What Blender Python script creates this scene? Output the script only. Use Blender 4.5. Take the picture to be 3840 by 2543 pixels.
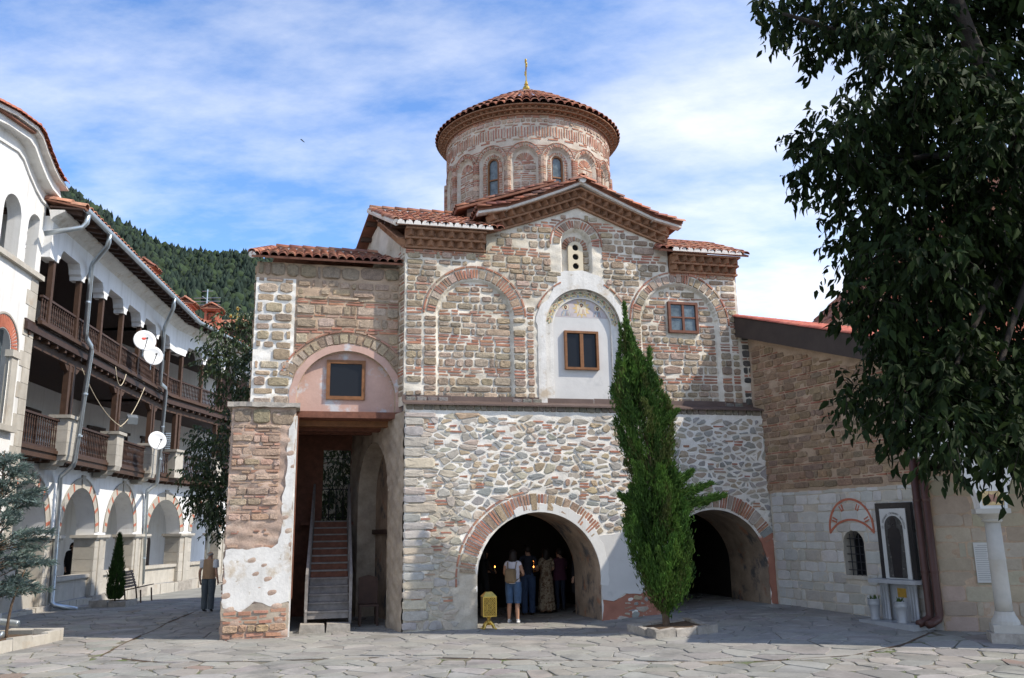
import bpy, bmesh, math, random
import numpy as np
from mathutils import Vector, Matrix, noise
from mathutils.geometry import tessellate_polygon
R = math.radians
rnd = random.Random(7)
nrs = np.random.RandomState(11)
for o in list(bpy.data.objects):
    bpy.data.objects.remove(o)
scn = bpy.context.scene
COL = scn.collection

# ---------------------------------------------------------------- camera
EYE = 2.2
cd = bpy.data.cameras.new('camera')
cd.sensor_width = 36.0
cd.lens = 30.0
cd.clip_start = 0.1
cd.clip_end = 3000
cam = bpy.data.objects.new('camera', cd)
COL.objects.link(cam)
cam.matrix_world = Matrix.Translation((0, 0, EYE)) @ Matrix.Rotation(R(102.5), 4, 'X') @ Matrix.Rotation(R(-0.9), 4, 'Z')
scn.camera = cam
scn.render.resolution_x, scn.render.resolution_y = 1024, 678

# ---------------------------------------------------------------- world, sun, exposure
SUN_EL, SUN_AZ = 46.0, -15.0          # azimuth measured from +X towards +Y
wd = bpy.data.worlds.new('World')
scn.world = wd
wd.use_nodes = True
wn, wl = wd.node_tree.nodes, wd.node_tree.links
wn.clear()


def wnode(t, **k):
    n = wn.new(t)
    for a, b in k.items():
        setattr(n, a, b)
    return n


w_out = wnode('ShaderNodeOutputWorld')
w_bg = wnode('ShaderNodeBackground')
w_bg.inputs['Strength'].default_value = 0.13
sky = wnode('ShaderNodeTexSky', sky_type='NISHITA', sun_disc=False)
sky.sun_elevation = R(SUN_EL)
sky.sun_rotation = R(90 - SUN_AZ)
sky.altitude = 600
sky.air_density = 1.0
sky.dust_density = 0.6
sky.ozone_density = 2.2
tc = wnode('ShaderNodeTexCoord')
sep = wnode('ShaderNodeSeparateXYZ')
wl.new(tc.outputs['Generated'], sep.inputs[0])


def wmath(op, a, b=None, c=None, clamp=False):
    n = wnode('ShaderNodeMath', operation=op, use_clamp=clamp)
    for i, v in enumerate((a, b, c)):
        if v is None:
            continue
        if isinstance(v, (int, float)):
            n.inputs[i].default_value = v
        else:
            wl.new(v, n.inputs[i])
    return n.outputs[0]


zz = wmath('ADD', wmath('MAXIMUM', sep.outputs['Z'], 0.0), 0.16)
cmb = wnode('ShaderNodeCombineXYZ')
wl.new(wmath('DIVIDE', sep.outputs['X'], zz), cmb.inputs[0])
wl.new(wmath('DIVIDE', sep.outputs['Y'], zz), cmb.inputs[1])
mpw = wnode('ShaderNodeMapping')
mpw.inputs['Rotation'].default_value = (0, 0, R(35))
mpw.inputs['Scale'].default_value = (0.75, 1.25, 1)
mpw.inputs['Location'].default_value = (3.1, 0.4, 0)
wl.new(cmb.outputs[0], mpw.inputs[0])
nz1 = wnode('ShaderNodeTexNoise')
nz1.inputs['Scale'].default_value = 0.75
nz1.inputs['Detail'].default_value = 9
nz1.inputs['Roughness'].default_value = 0.56
nz1.inputs['Distortion'].default_value = 0.35
wl.new(mpw.outputs[0], nz1.inputs['Vector'])
nz2 = wnode('ShaderNodeTexNoise')
nz2.inputs['Scale'].default_value = 3.2
nz2.inputs['Detail'].default_value = 10
nz2.inputs['Roughness'].default_value = 0.62
wl.new(mpw.outputs[0], nz2.inputs['Vector'])
mixn = wmath('ADD', wmath('MULTIPLY', nz1.outputs['Fac'], 0.64), wmath('MULTIPLY', nz2.outputs['Fac'], 0.36))
# thin cloud thickens towards the horizon, as cloud layers do
hz = wmath('MULTIPLY', wmath('SUBTRACT', 1.0, sep.outputs['Z'], clamp=True), 0.17)
rmp = wnode('ShaderNodeValToRGB')
rmp.color_ramp.elements[0].position = 0.435
rmp.color_ramp.elements[0].color = (0, 0, 0, 1)
rmp.color_ramp.elements[1].position = 0.735
rmp.color_ramp.elements[1].color = (1, 1, 1, 1)
wl.new(wmath('ADD', wmath('SUBTRACT', mixn, 0.055), hz), rmp.inputs[0])
mixc = wnode('ShaderNodeMixRGB')
mixc.inputs['Color2'].default_value = (7.9, 7.9, 7.85, 1)
wl.new(rmp.outputs[0], mixc.inputs['Fac'])
skm = wnode('ShaderNodeMixRGB', blend_type='MULTIPLY')
skm.inputs['Fac'].default_value = 1
skm.inputs['Color2'].default_value = (1.12, 1.41, 1.74, 1)
wl.new(sky.outputs[0], skm.inputs['Color1'])
wl.new(skm.outputs[0], mixc.inputs['Color1'])
wl.new(mixc.outputs[0], w_bg.inputs['Color'])
wl.new(w_bg.outputs[0], w_out.inputs['Surface'])

sd = bpy.data.lights.new('sun', 'SUN')
sd.energy = 4.3
sd.angle = R(0.53)
sd.color = (1.0, 0.92, 0.80)
sun = bpy.data.objects.new('sun', sd)
COL.objects.link(sun)
sv = Vector((math.cos(R(SUN_AZ)) * math.cos(R(SUN_EL)), math.sin(R(SUN_AZ)) * math.cos(R(SUN_EL)), math.sin(R(SUN_EL))))
sun.rotation_euler = sv.to_track_quat('Z', 'Y').to_euler()
sun.location = sv * 60
vs = scn.view_settings
vs.view_transform = 'Standard'
vs.look = 'None'
vs.exposure = 0.36
vs.gamma = 1.0
vs.use_curve_mapping = False

# ---------------------------------------------------------------- materials
MATS = {}


def mk(name, base, rough=0.85, var=0.18, ns=3.0, bump=0.0, bs=30.0, metal=0.0, attr=False, orand=0.0,
       spot=None, spot2=None, trans=0.0, spec=0.3, fine=0.0, streak=0.0):
    """Principled material in world-space noise. spot=(colour, scale, lo, hi): patches of another colour."""
    m = bpy.data.materials.new(name)
    m.use_nodes = True
    nt = m.node_tree
    n, l = nt.nodes, nt.links
    b = n['Principled BSDF']
    b.inputs['Roughness'].default_value = rough
    b.inputs['Metallic'].default_value = metal
    b.inputs['Specular IOR Level'].default_value = spec
    geo = n.new('ShaderNodeNewGeometry')
    pos = geo.outputs['Position']
    if attr:
        a = n.new('ShaderNodeAttribute')
        a.attribute_name = 'Col'
        cur = a.outputs['Color']
    else:
        c = n.new('ShaderNodeRGB')
        c.outputs[0].default_value = (*base, 1)
        cur = c.outputs[0]

    def tex(scale, detail=6, rough_=0.6):
        t = n.new('ShaderNodeTexNoise')
        t.inputs['Scale'].default_value = scale
        t.inputs['Detail'].default_value = detail
        t.inputs['Roughness'].default_value = rough_
        l.new(pos, t.inputs['Vector'])
        return t.outputs['Fac']

    def mul(col, fac, lo, hi):
        mr = n.new('ShaderNodeMapRange')
        mr.inputs['From Min'].default_value = 0.3
        mr.inputs['From Max'].default_value = 0.7
        mr.inputs['To Min'].default_value = lo
        mr.inputs['To Max'].default_value = hi
        l.new(fac, mr.inputs['Value'])
        x = n.new('ShaderNodeMixRGB')
        x.blend_type = 'MULTIPLY'
        x.inputs['Fac'].default_value = 1
        l.new(col, x.inputs['Color1'])
        l.new(mr.outputs[0], x.inputs['Color2'])
        return x.outputs[0]
    for sp in (spot, spot2):
        if sp:
            r = n.new('ShaderNodeValToRGB')
            r.color_ramp.elements[0].position = sp[2]
            r.color_ramp.elements[1].position = sp[3]
            l.new(tex(sp[1], 8, 0.65), r.inputs[0])
            x = n.new('ShaderNodeMixRGB')
            l.new(r.outputs[0], x.inputs['Fac'])
            l.new(cur, x.inputs['Color1'])
            x.inputs['Color2'].default_value = (*sp[0], 1)
            cur = x.outputs[0]
    if var:
        cur = mul(cur, tex(ns), 1 - var, 1 + var)
    if fine:
        cur = mul(cur, tex(bs * 1.3, 4, 0.7), 1 - fine, 1 + fine)
    if streak:
        mpn = n.new('ShaderNodeMapping')
        mpn.inputs['Scale'].default_value = (2.6, 2.6, .16)
        l.new(pos, mpn.inputs['Vector'])
        tn_ = n.new('ShaderNodeTexNoise')
        tn_.inputs['Scale'].default_value = 1.6
        tn_.inputs['Detail'].default_value = 7
        tn_.inputs['Roughness'].default_value = .7
        l.new(mpn.outputs[0], tn_.inputs['Vector'])
        rs_ = n.new('ShaderNodeValToRGB')
        rs_.color_ramp.elements[0].position = .50
        rs_.color_ramp.elements[1].position = .74
        l.new(tn_.outputs['Fac'], rs_.inputs[0])
        xs_ = n.new('ShaderNodeMixRGB')
        ms_ = n.new('ShaderNodeMath')
        ms_.operation = 'MULTIPLY'
        ms_.inputs[1].default_value = streak
        l.new(rs_.outputs[0], ms_.inputs[0])
        l.new(ms_.outputs[0], xs_.inputs['Fac'])
        l.new(cur, xs_.inputs['Color1'])
        xs_.inputs['Color2'].default_value = (.26, .225, .175, 1)
        cur = xs_.outputs[0]
    if orand:
        oi = n.new('ShaderNodeObjectInfo')
        mr = n.new('ShaderNodeMapRange')
        mr.inputs['To Min'].default_value = 1 - orand
        mr.inputs['To Max'].default_value = 1 + orand
        l.new(oi.outputs['Random'], mr.inputs['Value'])
        x = n.new('ShaderNodeMixRGB')
        x.blend_type = 'MULTIPLY'
        x.inputs['Fac'].default_value = 1
        l.new(cur, x.inputs['Color1'])
        l.new(mr.outputs[0], x.inputs['Color2'])
        cur = x.outputs[0]
    l.new(cur, b.inputs['Base Color'])
    if bump:
        bp = n.new('ShaderNodeBump')
        bp.inputs['Strength'].default_value = bump
        bp.inputs['Distance'].default_value = 0.02
        l.new(tex(bs, 8, 0.68), bp.inputs['Height'])
        l.new(bp.outputs[0], b.inputs['Normal'])
    if trans:
        tr = n.new('ShaderNodeBsdfTranslucent')
        l.new(cur, tr.inputs['Color'])
        ms = n.new('ShaderNodeMixShader')
        ms.inputs[0].default_value = trans
        l.new(b.outputs[0], ms.inputs[1])
        l.new(tr.outputs[0], ms.inputs[2])
        l.new(ms.outputs[0], n['Material Output'].inputs['Surface'])
    MATS[name] = m
    return m


mk('mortar_drum', (.50, .43, .35), .95, .16, 3, .6, 24, spot=((.58, .53, .46), 1.2, .52, .62), fine=.08)
mk('mortar_white', (.69, .635, .54), .95, .14, 2.2, .6, 24, spot=((.50, .44, .34), 0.7, .46, .62), spot2=((.42, .40, .36), 1.6, .60, .74), fine=.06)
mk('mortar_lime', (.74, .71, .65), .95, .10, 2.2, .6, 24, spot=((.60, .55, .46), 0.8, .54, .66), spot2=((.46, .41, .33), 2.4, .62, .74), fine=.08)
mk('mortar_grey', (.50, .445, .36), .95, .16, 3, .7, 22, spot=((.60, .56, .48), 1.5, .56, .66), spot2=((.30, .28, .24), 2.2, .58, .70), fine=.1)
mk('mortar_tan', (.42, .31, .22), .95, .2, 3, .7, 26, fine=.1)
mk('mortar_pier', (.43, .315, .245), .95, .22, 3, .8, 22, spot=((.45, .38, .30), 1.5, .55, .68), fine=.12)
mk('tufa', (1, 1, 1), .95, .24, 11, 1.0, 30, attr=True, spot=((.10, .075, .055), 26, .60, .70), fine=.30)
mk('fieldstone', (1, 1, 1), .9, .16, 7, .55, 22, attr=True, fine=.12)
mk('brick', (1, 1, 1), .9, .18, 8, .5, 40, attr=True, fine=.12)
mk('ashlar_white', (1, 1, 1), .9, .10, 4, .35, 18, attr=True, spot=((.52, .42, .30), 1.3, .60, .75), fine=.06)
mk('ashlar_cream', (.43, .40, .345), .9, .12, 3, .3, 25, streak=.45, orand=.08, spot=((.40, .33, .25), 1.8, .58, .75), fine=.05)
mk('rooftile', (1, 1, 1), .8, .2, 7, .35, 40, attr=True, spot=((.16, .10, .08), 2.6, .60, .80), fine=.12)
mk('tile_bed', (.22, .10, .065), .95, .3, 6, .5, 20)
mk('tile_mortar', (.66, .62, .57), .95, .15, 6, .5, 20)
mk('cornice_brick', (.26, .14, .082), .85, .22, 8, .3, 40, orand=.22, fine=.1)
mk('plaster_white', (.70, .69, .66), .9, .06, 1.4, .2, 12, streak=.35, spot=((.66, .62, .55), .8, .62, .80))
mk('plaster_arcade', (.78, .78, .77), .9, .06, 1.2, .15, 10, streak=.30, spot=((.70, .67, .60), .7, .62, .82))
mk('plaster_aged', (.68, .66, .62), .92, .12, 2.4, .45, 14, spot=((.50, .42, .32), 1.9, .56, .68), spot2=((.42, .36, .28), 6.0, .62, .70), fine=.06, streak=.35)
mk('plaster_grey', (.58, .57, .55), .92, .06, 2, .2, 10, spot=((.45, .45, .44), 1.7, .6, .75))
mk('plaster_pink', (.50, .33, .27), .92, .10, 2, .25, 12, spot=((.52, .52, .52), 1.5, .56, .64), fine=.04)
mk('plaster_red', (.36, .16, .11), .92, .16, 3, .4, 14, spot=((.55, .50, .45), 3.0, .60, .66))
mk('plaster_damp', (.37, .31, .24), .93, .25, 3.0, .5, 14, spot=((.30, .25, .20), 2.2, .5, .66), fine=.08)
mk('fresco_dark', (.33, .245, .175), .9, .3, 2.2, .3, 12, spot=((.11, .10, .095), 1.5, .52, .62), spot2=((.34, .17, .10), 2.3, .58, .66), fine=.1)
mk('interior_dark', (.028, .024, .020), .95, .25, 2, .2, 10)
mk('wood_dark', (.055, .030, .022), .6, .25, 5, .2, 40, orand=.15)
mk('wood_brown', (.070, .038, .024), .65, .25, 6, .2, 40, orand=.12)
mk('wood_orange', (.20, .088, .035), .55, .22, 8, .15, 40)
mk('wood_red', (.16, .065, .04), .7, .3, 7, .2, 40)
mk('wood_grey', (.20, .185, .175), .85, .25, 8, .3, 40, orand=.1)
mk('metal_galv', (.50, .55, .58), .38, .10, 2, .05, 20, metal=.85)
mk('metal_dark', (.035, .035, .04), .5, .1, 4, metal=.5)
mk('metal_brown', (.14, .10, .085), .55, .15, 3, .1, 20, metal=.3)
mk('pipe_brown', (.075, .035, .028), .45, .15, 3)
mk('fascia', (.055, .042, .036), .7, .2, 3, .1, 20)
mk('gold', (.62, .42, .10), .32, .15, 12, .1, 40, metal=.9)
mk('gold_dark', (.16, .10, .025), .6, .15, 12, metal=.3)
mk('marble', (.33, .34, .35), .35, .12, 4, spot=((.24, .25, .265), 2.0, .55, .75), spec=.5)
mk('marble_old', (.44, .42, .375), .6, .10, 4, .2, 20, spot=((.42, .38, .32), 3.0, .58, .75))
mk('granite_black', (.015, .015, .018), .25, .1, 5, spec=.5)
mk('stone_kerb', (.33, .30, .26), .9, .25, 5, .8, 14, orand=.15, fine=.12)
mk('stone_grey', (.25, .25, .25), .9, .2, 5, .6, 18, orand=.12, fine=.1)
mk('slate', (1, 1, 1), .8, .16, 1.3, .5, 14, attr=True, spot=((.17, .165, .15), .9, .52, .68), spot2=((.28, .27, .245), 2.6, .60, .72), fine=.12)
mk('joint_cement', (.27, .26, .235), .95, .14, 3, .5, 22, fine=.1)
mk('joint_earth', (.165, .15, .11), .95, .25, 4, .8, 26, spot=((.10, .13, .05), 2.0, .50, .60), fine=.15)
mk('ground_far', (.24, .24, .22), .95, .2, 1.2, .4, 8)
mk('soil', (.10, .065, .04), .95, .3, 8, .8, 20)
mk('moss', (.055, .085, .02), .95, .3, 8, .5, 30)
mk('grass', (.09, .13, .03), .8, .3, 5, trans=.2)
mk('bark', (.11, .075, .05), .95, .3, 10, 1.0, 18)
mk('bark_dark', (.035, .028, .022), .95, .3, 10, 1.0, 18)
mk('leaf_big', (1, 1, 1), .72, .2, 3, attr=True, trans=.16, spec=.12)
mk('leaf_mid', (1, 1, 1), .45, .15, 3, attr=True, trans=.22, spec=.5)
mk('needles', (1, 1, 1), .65, .15, 3, attr=True, trans=.28)
mk('forest', (1, 1, 1), .95, .2, .08, attr=True)
mk('hill', (.018, .030, .014), 1.0, .3, .05)
mk('glass_dark', (.010, .011, .014), .25, 0, spec=.25)
mk('glass_pale', (.10, .13, .145), .2, .5, 6, spec=.5)
mk('black_void', (.006, .006, .006), .9, 0)
mk('dish_white', (.74, .76, .78), .45, .04, 3)
mk('plastic_white', (.50, .50, .48), .5, .05, 3)
mk('paint_red', (.55, .05, .03), .5, .05, 3)
mk('ink', (.03, .03, .03), .7, 0)
mk('brick_paint', (.42, .14, .085), .85, .15, 6, .2, 30)
mk('paint_cream', (.60, .52, .38), .85, .05, 2)


# ---------------------------------------------------------------- helpers
class Fr:
    """upright frame: u along the wall, d outwards, z up"""

    def __init__(s, o, ang):
        s.o = Vector((o[0], o[1], 0))
        s.ang = ang
        s.U = Vector((math.cos(R(ang)), math.sin(R(ang)), 0))
        s.N = Vector((math.sin(R(ang)), -math.cos(R(ang)), 0))

    def P(s, u, d, z):
        return (s.o.x + s.U.x * u + s.N.x * d, s.o.y + s.U.y * u + s.N.y * d, z)

    def V(s, u, d, z):
        return Vector(s.P(u, d, z))

    def np(s, u, d, z):
        return np.stack([s.o.x + s.U.x * u + s.N.x * d, s.o.y + s.U.y * u + s.N.y * d, z + 0 * u], -1)


class Cyl:
    def __init__(s, c, r, ang):
        s.c, s.r = Vector((c[0], c[1], 0)), r
        s.U = Vector((math.cos(R(ang)), math.sin(R(ang)), 0))
        s.N = Vector((math.sin(R(ang)), -math.cos(R(ang)), 0))

    def P(s, u, d, z):
        t = u / s.r
        k = s.r + d
        a, b = math.sin(t) * k, math.cos(t) * k
        return (s.c.x + s.U.x * a + s.N.x * b, s.c.y + s.U.y * a + s.N.y * b, z)

    def V(s, u, d, z):
        return Vector(s.P(u, d, z))

    def np(s, u, d, z):
        t = u / s.r
        k = s.r + d
        a, b = np.sin(t) * k, np.cos(t) * k
        return np.stack([s.c.x + s.U.x * a + s.N.x * b, s.c.y + s.U.y * a + s.N.y * b, z + 0 * u], -1)


def mesh_obj(name, V, F, mats, parent=None, midx=None, fcol=None, smooth=False):
    me = bpy.data.meshes.new(name)
    me.from_pydata([tuple(v) for v in V], [], [tuple(f) for f in F])
    for m in (mats if isinstance(mats, (list, tuple)) else [mats]):
        me.materials.append(MATS[m] if isinstance(m, str) else m)
    if midx is not None and len(midx):
        me.polygons.foreach_set('material_index', np.array(midx, dtype=np.int32))
    if fcol is not None and len(fcol):
        a = me.color_attributes.new('Col', 'FLOAT_COLOR', 'CORNER')
        cnt = np.array([len(f) for f in F])
        c = np.repeat(np.array([(x[0], x[1], x[2], 1.0) for x in fcol], dtype=np.float32), cnt, axis=0)
        a.data.foreach_set('color', c.ravel())
    if smooth:
        me.polygons.foreach_set('use_smooth', np.ones(len(me.polygons), dtype=bool))
    me.update()
    o = bpy.data.objects.new(name, me)
    COL.objects.link(o)
    if parent is not None:
        setpar(o, parent)
    return o


def fast_mesh(name, V, Q, mats, parent=None, fcol=None, smooth=False):
    """V (n,3) array, Q (m,k) array of equal-sized faces, fcol (m,3)"""
    V = np.asarray(V, dtype=np.float32)
    Q = np.asarray(Q, dtype=np.int32)
    me = bpy.data.meshes.new(name)
    m, k = Q.shape
    me.vertices.add(len(V))
    me.vertices.foreach_set('co', V.ravel())
    me.loops.add(m * k)
    me.loops.foreach_set('vertex_index', Q.ravel())
    me.polygons.add(m)
    me.polygons.foreach_set('loop_start', np.arange(0, m * k, k, dtype=np.int32))
    me.polygons.foreach_set('loop_total', np.full(m, k, dtype=np.int32))
    for mt in (mats if isinstance(mats, (list, tuple)) else [mats]):
        me.materials.append(MATS[mt] if isinstance(mt, str) else mt)
    if fcol is not None:
        a = me.color_attributes.new('Col', 'FLOAT_COLOR', 'CORNER')
        c = np.ones((m, 4), dtype=np.float32)
        c[:, :3] = fcol
        a.data.foreach_set('color', np.repeat(c, k, axis=0).ravel())
    if smooth:
        me.polygons.foreach_set('use_smooth', np.ones(m, dtype=bool))
    me.update(calc_edges=True)
    me.validate()
    o = bpy.data.objects.new(name, me)
    COL.objects.link(o)
    if parent is not None:
        setpar(o, parent)
    return o


def setpar(o, parent):
    # parents are unrotated empties (or meshes at the origin): keep the child's world place
    o.parent = parent
    o.matrix_parent_inverse = Matrix.Translation(-base_of(parent))


def base_of(p):
    v = Vector(p.location)
    if p.parent is not None:
        v = Vector(p.get('_w', (0, 0, 0)))
    return v


def tag(o, label, cat, group=None):
    o['label'] = label
    o['category'] = cat
    if group:
        o['group'] = group
    return o


def thing(name, label, cat, loc, group=None):
    o = bpy.data.objects.new(name, None)
    o.empty_display_size = 0.2
    o.location = loc
    COL.objects.link(o)
    return tag(o, label, cat, group)


def kind(o, k):
    o['kind'] = k
    return o


class MB:
    def __init__(s):
        s.v, s.f, s.m, s.c = [], [], [], []

    def add(s, V, F, mat=0, col=None):
        b = len(s.v)
        s.v.extend(V)
        for f in F:
            s.f.append([i + b for i in f])
            s.m.append(mat)
            s.c.append(col if col is not None else (1, 1, 1))

    def box(s, fr, u0, u1, d0, d1, z0, z1, mat=0, col=None):
        V = [fr.P(u, d, z) for z in (z0, z1) for d in (d0, d1) for u in (u0, u1)]
        s.add(V, [(0, 2, 3, 1), (4, 5, 7, 6), (0, 1, 5, 4), (2, 6, 7, 3), (0, 4, 6, 2), (1, 3, 7, 5)], mat, col)

    def hexa(s, P8, mat=0, col=None):
        s.add(P8, [(0, 2, 3, 1), (4, 5, 7, 6), (0, 1, 5, 4), (2, 6, 7, 3), (0, 4, 6, 2), (1, 3, 7, 5)], mat, col)

    def prism(s, fr, poly, d0, d1, mat=0, col=None):
        n = len(poly)
        V = [fr.P(u, d0, z) for u, z in poly] + [fr.P(u, d1, z) for u, z in poly]
        F = [tuple(range(n))[::-1], tuple(range(n, 2 * n))] + [(i, (i + 1) % n, n + (i + 1) % n, n + i) for i in range(n)]
        s.add(V, F, mat, col)

    def tube(s, pts, r, n=8, mat=0, col=None, caps=True):
        pts = [Vector(p) for p in pts]
        rs = r if isinstance(r, (list, tuple)) else [r] * len(pts)
        V, prev = [], None
        for i, p in enumerate(pts):
            t = (pts[min(i + 1, len(pts) - 1)] - pts[max(i - 1, 0)]).normalized()
            a = t.cross(Vector((0, 0, 1))) if abs(t.z) < .95 else t.cross(Vector((1, 0, 0)))
            a.normalize()
            if prev is not None and a.dot(prev) < 0:
                a = -a
            prev = a
            b = t.cross(a)
            for k in range(n):
                q = 2 * math.pi * k / n
                V.append(tuple(p + (a * math.cos(q) + b * math.sin(q)) * rs[i]))
        F = []
        for i in range(len(pts) - 1):
            for k in range(n):
                F.append((i * n + k, i * n + (k + 1) % n, (i + 1) * n + (k + 1) % n, (i + 1) * n + k))
        if caps:
            F.append(tuple(range(n))[::-1])
            F.append(tuple(range((len(pts) - 1) * n, len(pts) * n)))
        s.add(V, F, mat, col)

    def lathe(s, c, prof, n=12, mat=0, col=None):
        V = []
        for r, z in prof:
            for k in range(n):
                q = 2 * math.pi * k / n
                V.append((c[0] + r * math.cos(q), c[1] + r * math.sin(q), c[2] + z))
        F = []
        for i in range(len(prof) - 1):
            for k in range(n):
                F.append((i * n + k, i * n + (k + 1) % n, (i + 1) * n + (k + 1) % n, (i + 1) * n + k))
        F.append(tuple(range(n))[::-1])
        F.append(tuple(range((len(prof) - 1) * n, len(prof) * n)))
        s.add(V, F, mat, col)

    def build(s, name, mats, parent=None, smooth=False, usecol=False):
        return mesh_obj(name, s.v, s.f, mats, parent, s.m if isinstance(mats, (list, tuple)) and len(mats) > 1 else None,
                        s.c if usecol else None, smooth)


def box_part(name, fr, u0, u1, d0, d1, z0, z1, mat, parent):
    b = MB()
    b.box(fr, u0, u1, d0, d1, z0, z1)
    return b.build(name, mat, parent)


def jit(c, v=.15, hue=.05):
    k = 1 + rnd.uniform(-v, v)
    return tuple(max(.005, x * k * (1 + rnd.uniform(-hue, hue))) for x in c)


def S(x):
    x = min(1., max(0., x))
    return x * x * (3 - 2 * x)


def gz(x, y):
    return .28 * S(x / 6.5) * S((y - 14.5) / 7) - .2 * S((-x - 8) / 7) * S((y - 24) / 12)


# -------- masonry: pieces are collected per thing, the 300 largest become objects, the rest one mesh
class Masonry:
    def __init__(s):
        s.items = []          # (area, name, mat, V, F, col)

    def piece(s, fr, poly, d0, h, col, name='stone', mat='tufa', simple=False, weight=1.0):
        n = len(poly)
        cu = sum(p[0] for p in poly) / n
        cz = sum(p[1] for p in poly) / n
        area = 0
        for i in range(n):
            a, b = poly[i], poly[(i + 1) % n]
            area += a[0] * b[1] - b[0] * a[1]
        area = abs(area) / 2
        if area < 1e-4:
            return
        V = [fr.P(u, d0 - .03, z) for u, z in poly]
        if simple:
            k = .93
            V += [fr.P(cu + (u - cu) * k, d0 + h + rnd.uniform(-.15, .15) * h, cz + (z - cz) * k) for u, z in poly]
            F = [(i, (i + 1) % n, n + (i + 1) % n, n + i) for i in range(n)] + [tuple(range(n, 2 * n))]
        else:
            V += [fr.P(cu + (u - cu) * .985, d0 + h * .62, cz + (z - cz) * .98) for u, z in poly]
            V += [fr.P(cu + (u - cu) * rnd.uniform(.84, .93), d0 + h * rnd.uniform(.75, 1.3), cz + (z - cz) * rnd.uniform(.80, .90)) for u, z in poly]
            V.append(fr.P(cu, d0 + h * 1.1, cz))
            F = []
            for r in (0, 1):
                F += [(r * n + i, r * n + (i + 1) % n, (r + 1) * n + (i + 1) % n, (r + 1) * n + i) for i in range(n)]
            F += [(2 * n + i, 2 * n + (i + 1) % n, 3 * n) for i in range(n)]
        s.items.append((area * weight, name, mat, V, F, col))

    def rect(s, fr, u0, u1, z0, z1, d0, h, col, mat='tufa', name='stone', wob=.12, **k):
        w, hh = u1 - u0, z1 - z0
        if w < .04 or hh < .02:
            return
        c = min(w, hh) * rnd.uniform(.08, .24)
        j = lambda q=1: rnd.uniform(-wob, wob) * hh * .6 * q
        um = (u0 + u1) / 2 + rnd.uniform(-.15, .15) * w
        poly = [(u0 + c, z0 + abs(j())), (um, z0 + j()), (u1 - c, z0 + abs(j())), (u1 - abs(j(.5)), z0 + c), (u1 + j(.5), z1 - c),
                (u1 - c * rnd.uniform(.7, 1.4), z1 - abs(j())), (um, z1 + j()), (u0 + c * rnd.uniform(.7, 1.4), z1 - abs(j())), (u0 + j(.5), z1 - c), (u0 + abs(j(.5)), z0 + c)]
        s.piece(fr, poly, d0, h, col, name, mat, **k)

    def brick(s, fr, u0, u1, z0, z1, d0, h, col, **k):
        if u1 - u0 < .03:
            return
        q = (z1 - z0) * .2
        r = lambda: rnd.uniform(-q, q)
        poly = [(u0 + abs(r()), z0 + r()), (u1 - abs(r()), z0 + r()), (u1 + r(), z1 + r()), (u0 + r(), z1 + r())]
        s.piece(fr, poly, d0, h, col, 'brick', 'brick', simple=True, **k)

    def flush(s, parent, limits=None, default=300):
        by = {}
        for it in s.items:
            by.setdefault(it[1], []).append(it)
        for name, its in by.items():
            its.sort(key=lambda t: -t[0])
            lim = (limits or {}).get(name, default)
            for it in its[:lim]:
                mesh_obj(name, it[3], it[4], it[2], parent, None, [it[5]] * len(it[4]))
            rest = {}
            for it in its[lim:]:
                rest.setdefault(it[2], MB()).add(it[3], it[4], 0, it[5])
            for mt, b in rest.items():
                kind(b.build({'brick': 'brickwork', 'stone': 'stonework', 'block': 'blockwork', 'flagstone': 'paving_bed'}.get(name, name + '_rest') , mt, parent, usecol=True), 'stuff')
        s.items = []


C_TUFA = (.34, .26, .185)
C_TUFA2 = (.37, .28, .195)
C_BRICK = (.375, .18, .118)
C_GREY = (.27, .27, .26)


def col_tufa():
    return jit(rnd.choice([C_TUFA, C_TUFA, C_TUFA2, (.30, .235, .175), (.40, .32, .24)]), .17, .05)


def col_brick():
    return jit(rnd.choice([C_BRICK, C_BRICK, C_BRICK, (.38, .215, .15), (.32, .175, .125), (.37, .25, .185)]), .16, .06)


def col_field():
    return jit(rnd.choice([(.37, .345, .30), (.42, .37, .30), (.45, .40, .33), (.32, .315, .295), (.45, .36, .24), (.39, .29, .21), (.38, .31, .25), (.46, .39, .31), (.30, .30, .29)]), .14, .04)


def intervals(u0, u1, cuts):
    """subtract a list of (a,b) from [u0,u1]"""
    segs = [(u0, u1)]
    for a, b in cuts:
        out = []
        for p, q in segs:
            if b <= p or a >= q:
                out.append((p, q))
            else:
                if a > p:
                    out.append((p, a))
                if b < q:
                    out.append((b, q))
        segs = out
    return segs


def arch_cut(cx, zs, r, z0, zb=-9):
    """width of an arch of radius r (springing zs, down to zb) over the course that starts at z0 and up"""
    def f(z0, z1):
        if z1 <= zb:
            return None
        z = max(z0, zb)
        if z <= zs:
            return (cx - r, cx + r)
        k = z - zs
        if k >= r:
            return None
        w = math.sqrt(r * r - k * k)
        return (cx - w, cx + w)
    return f


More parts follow.
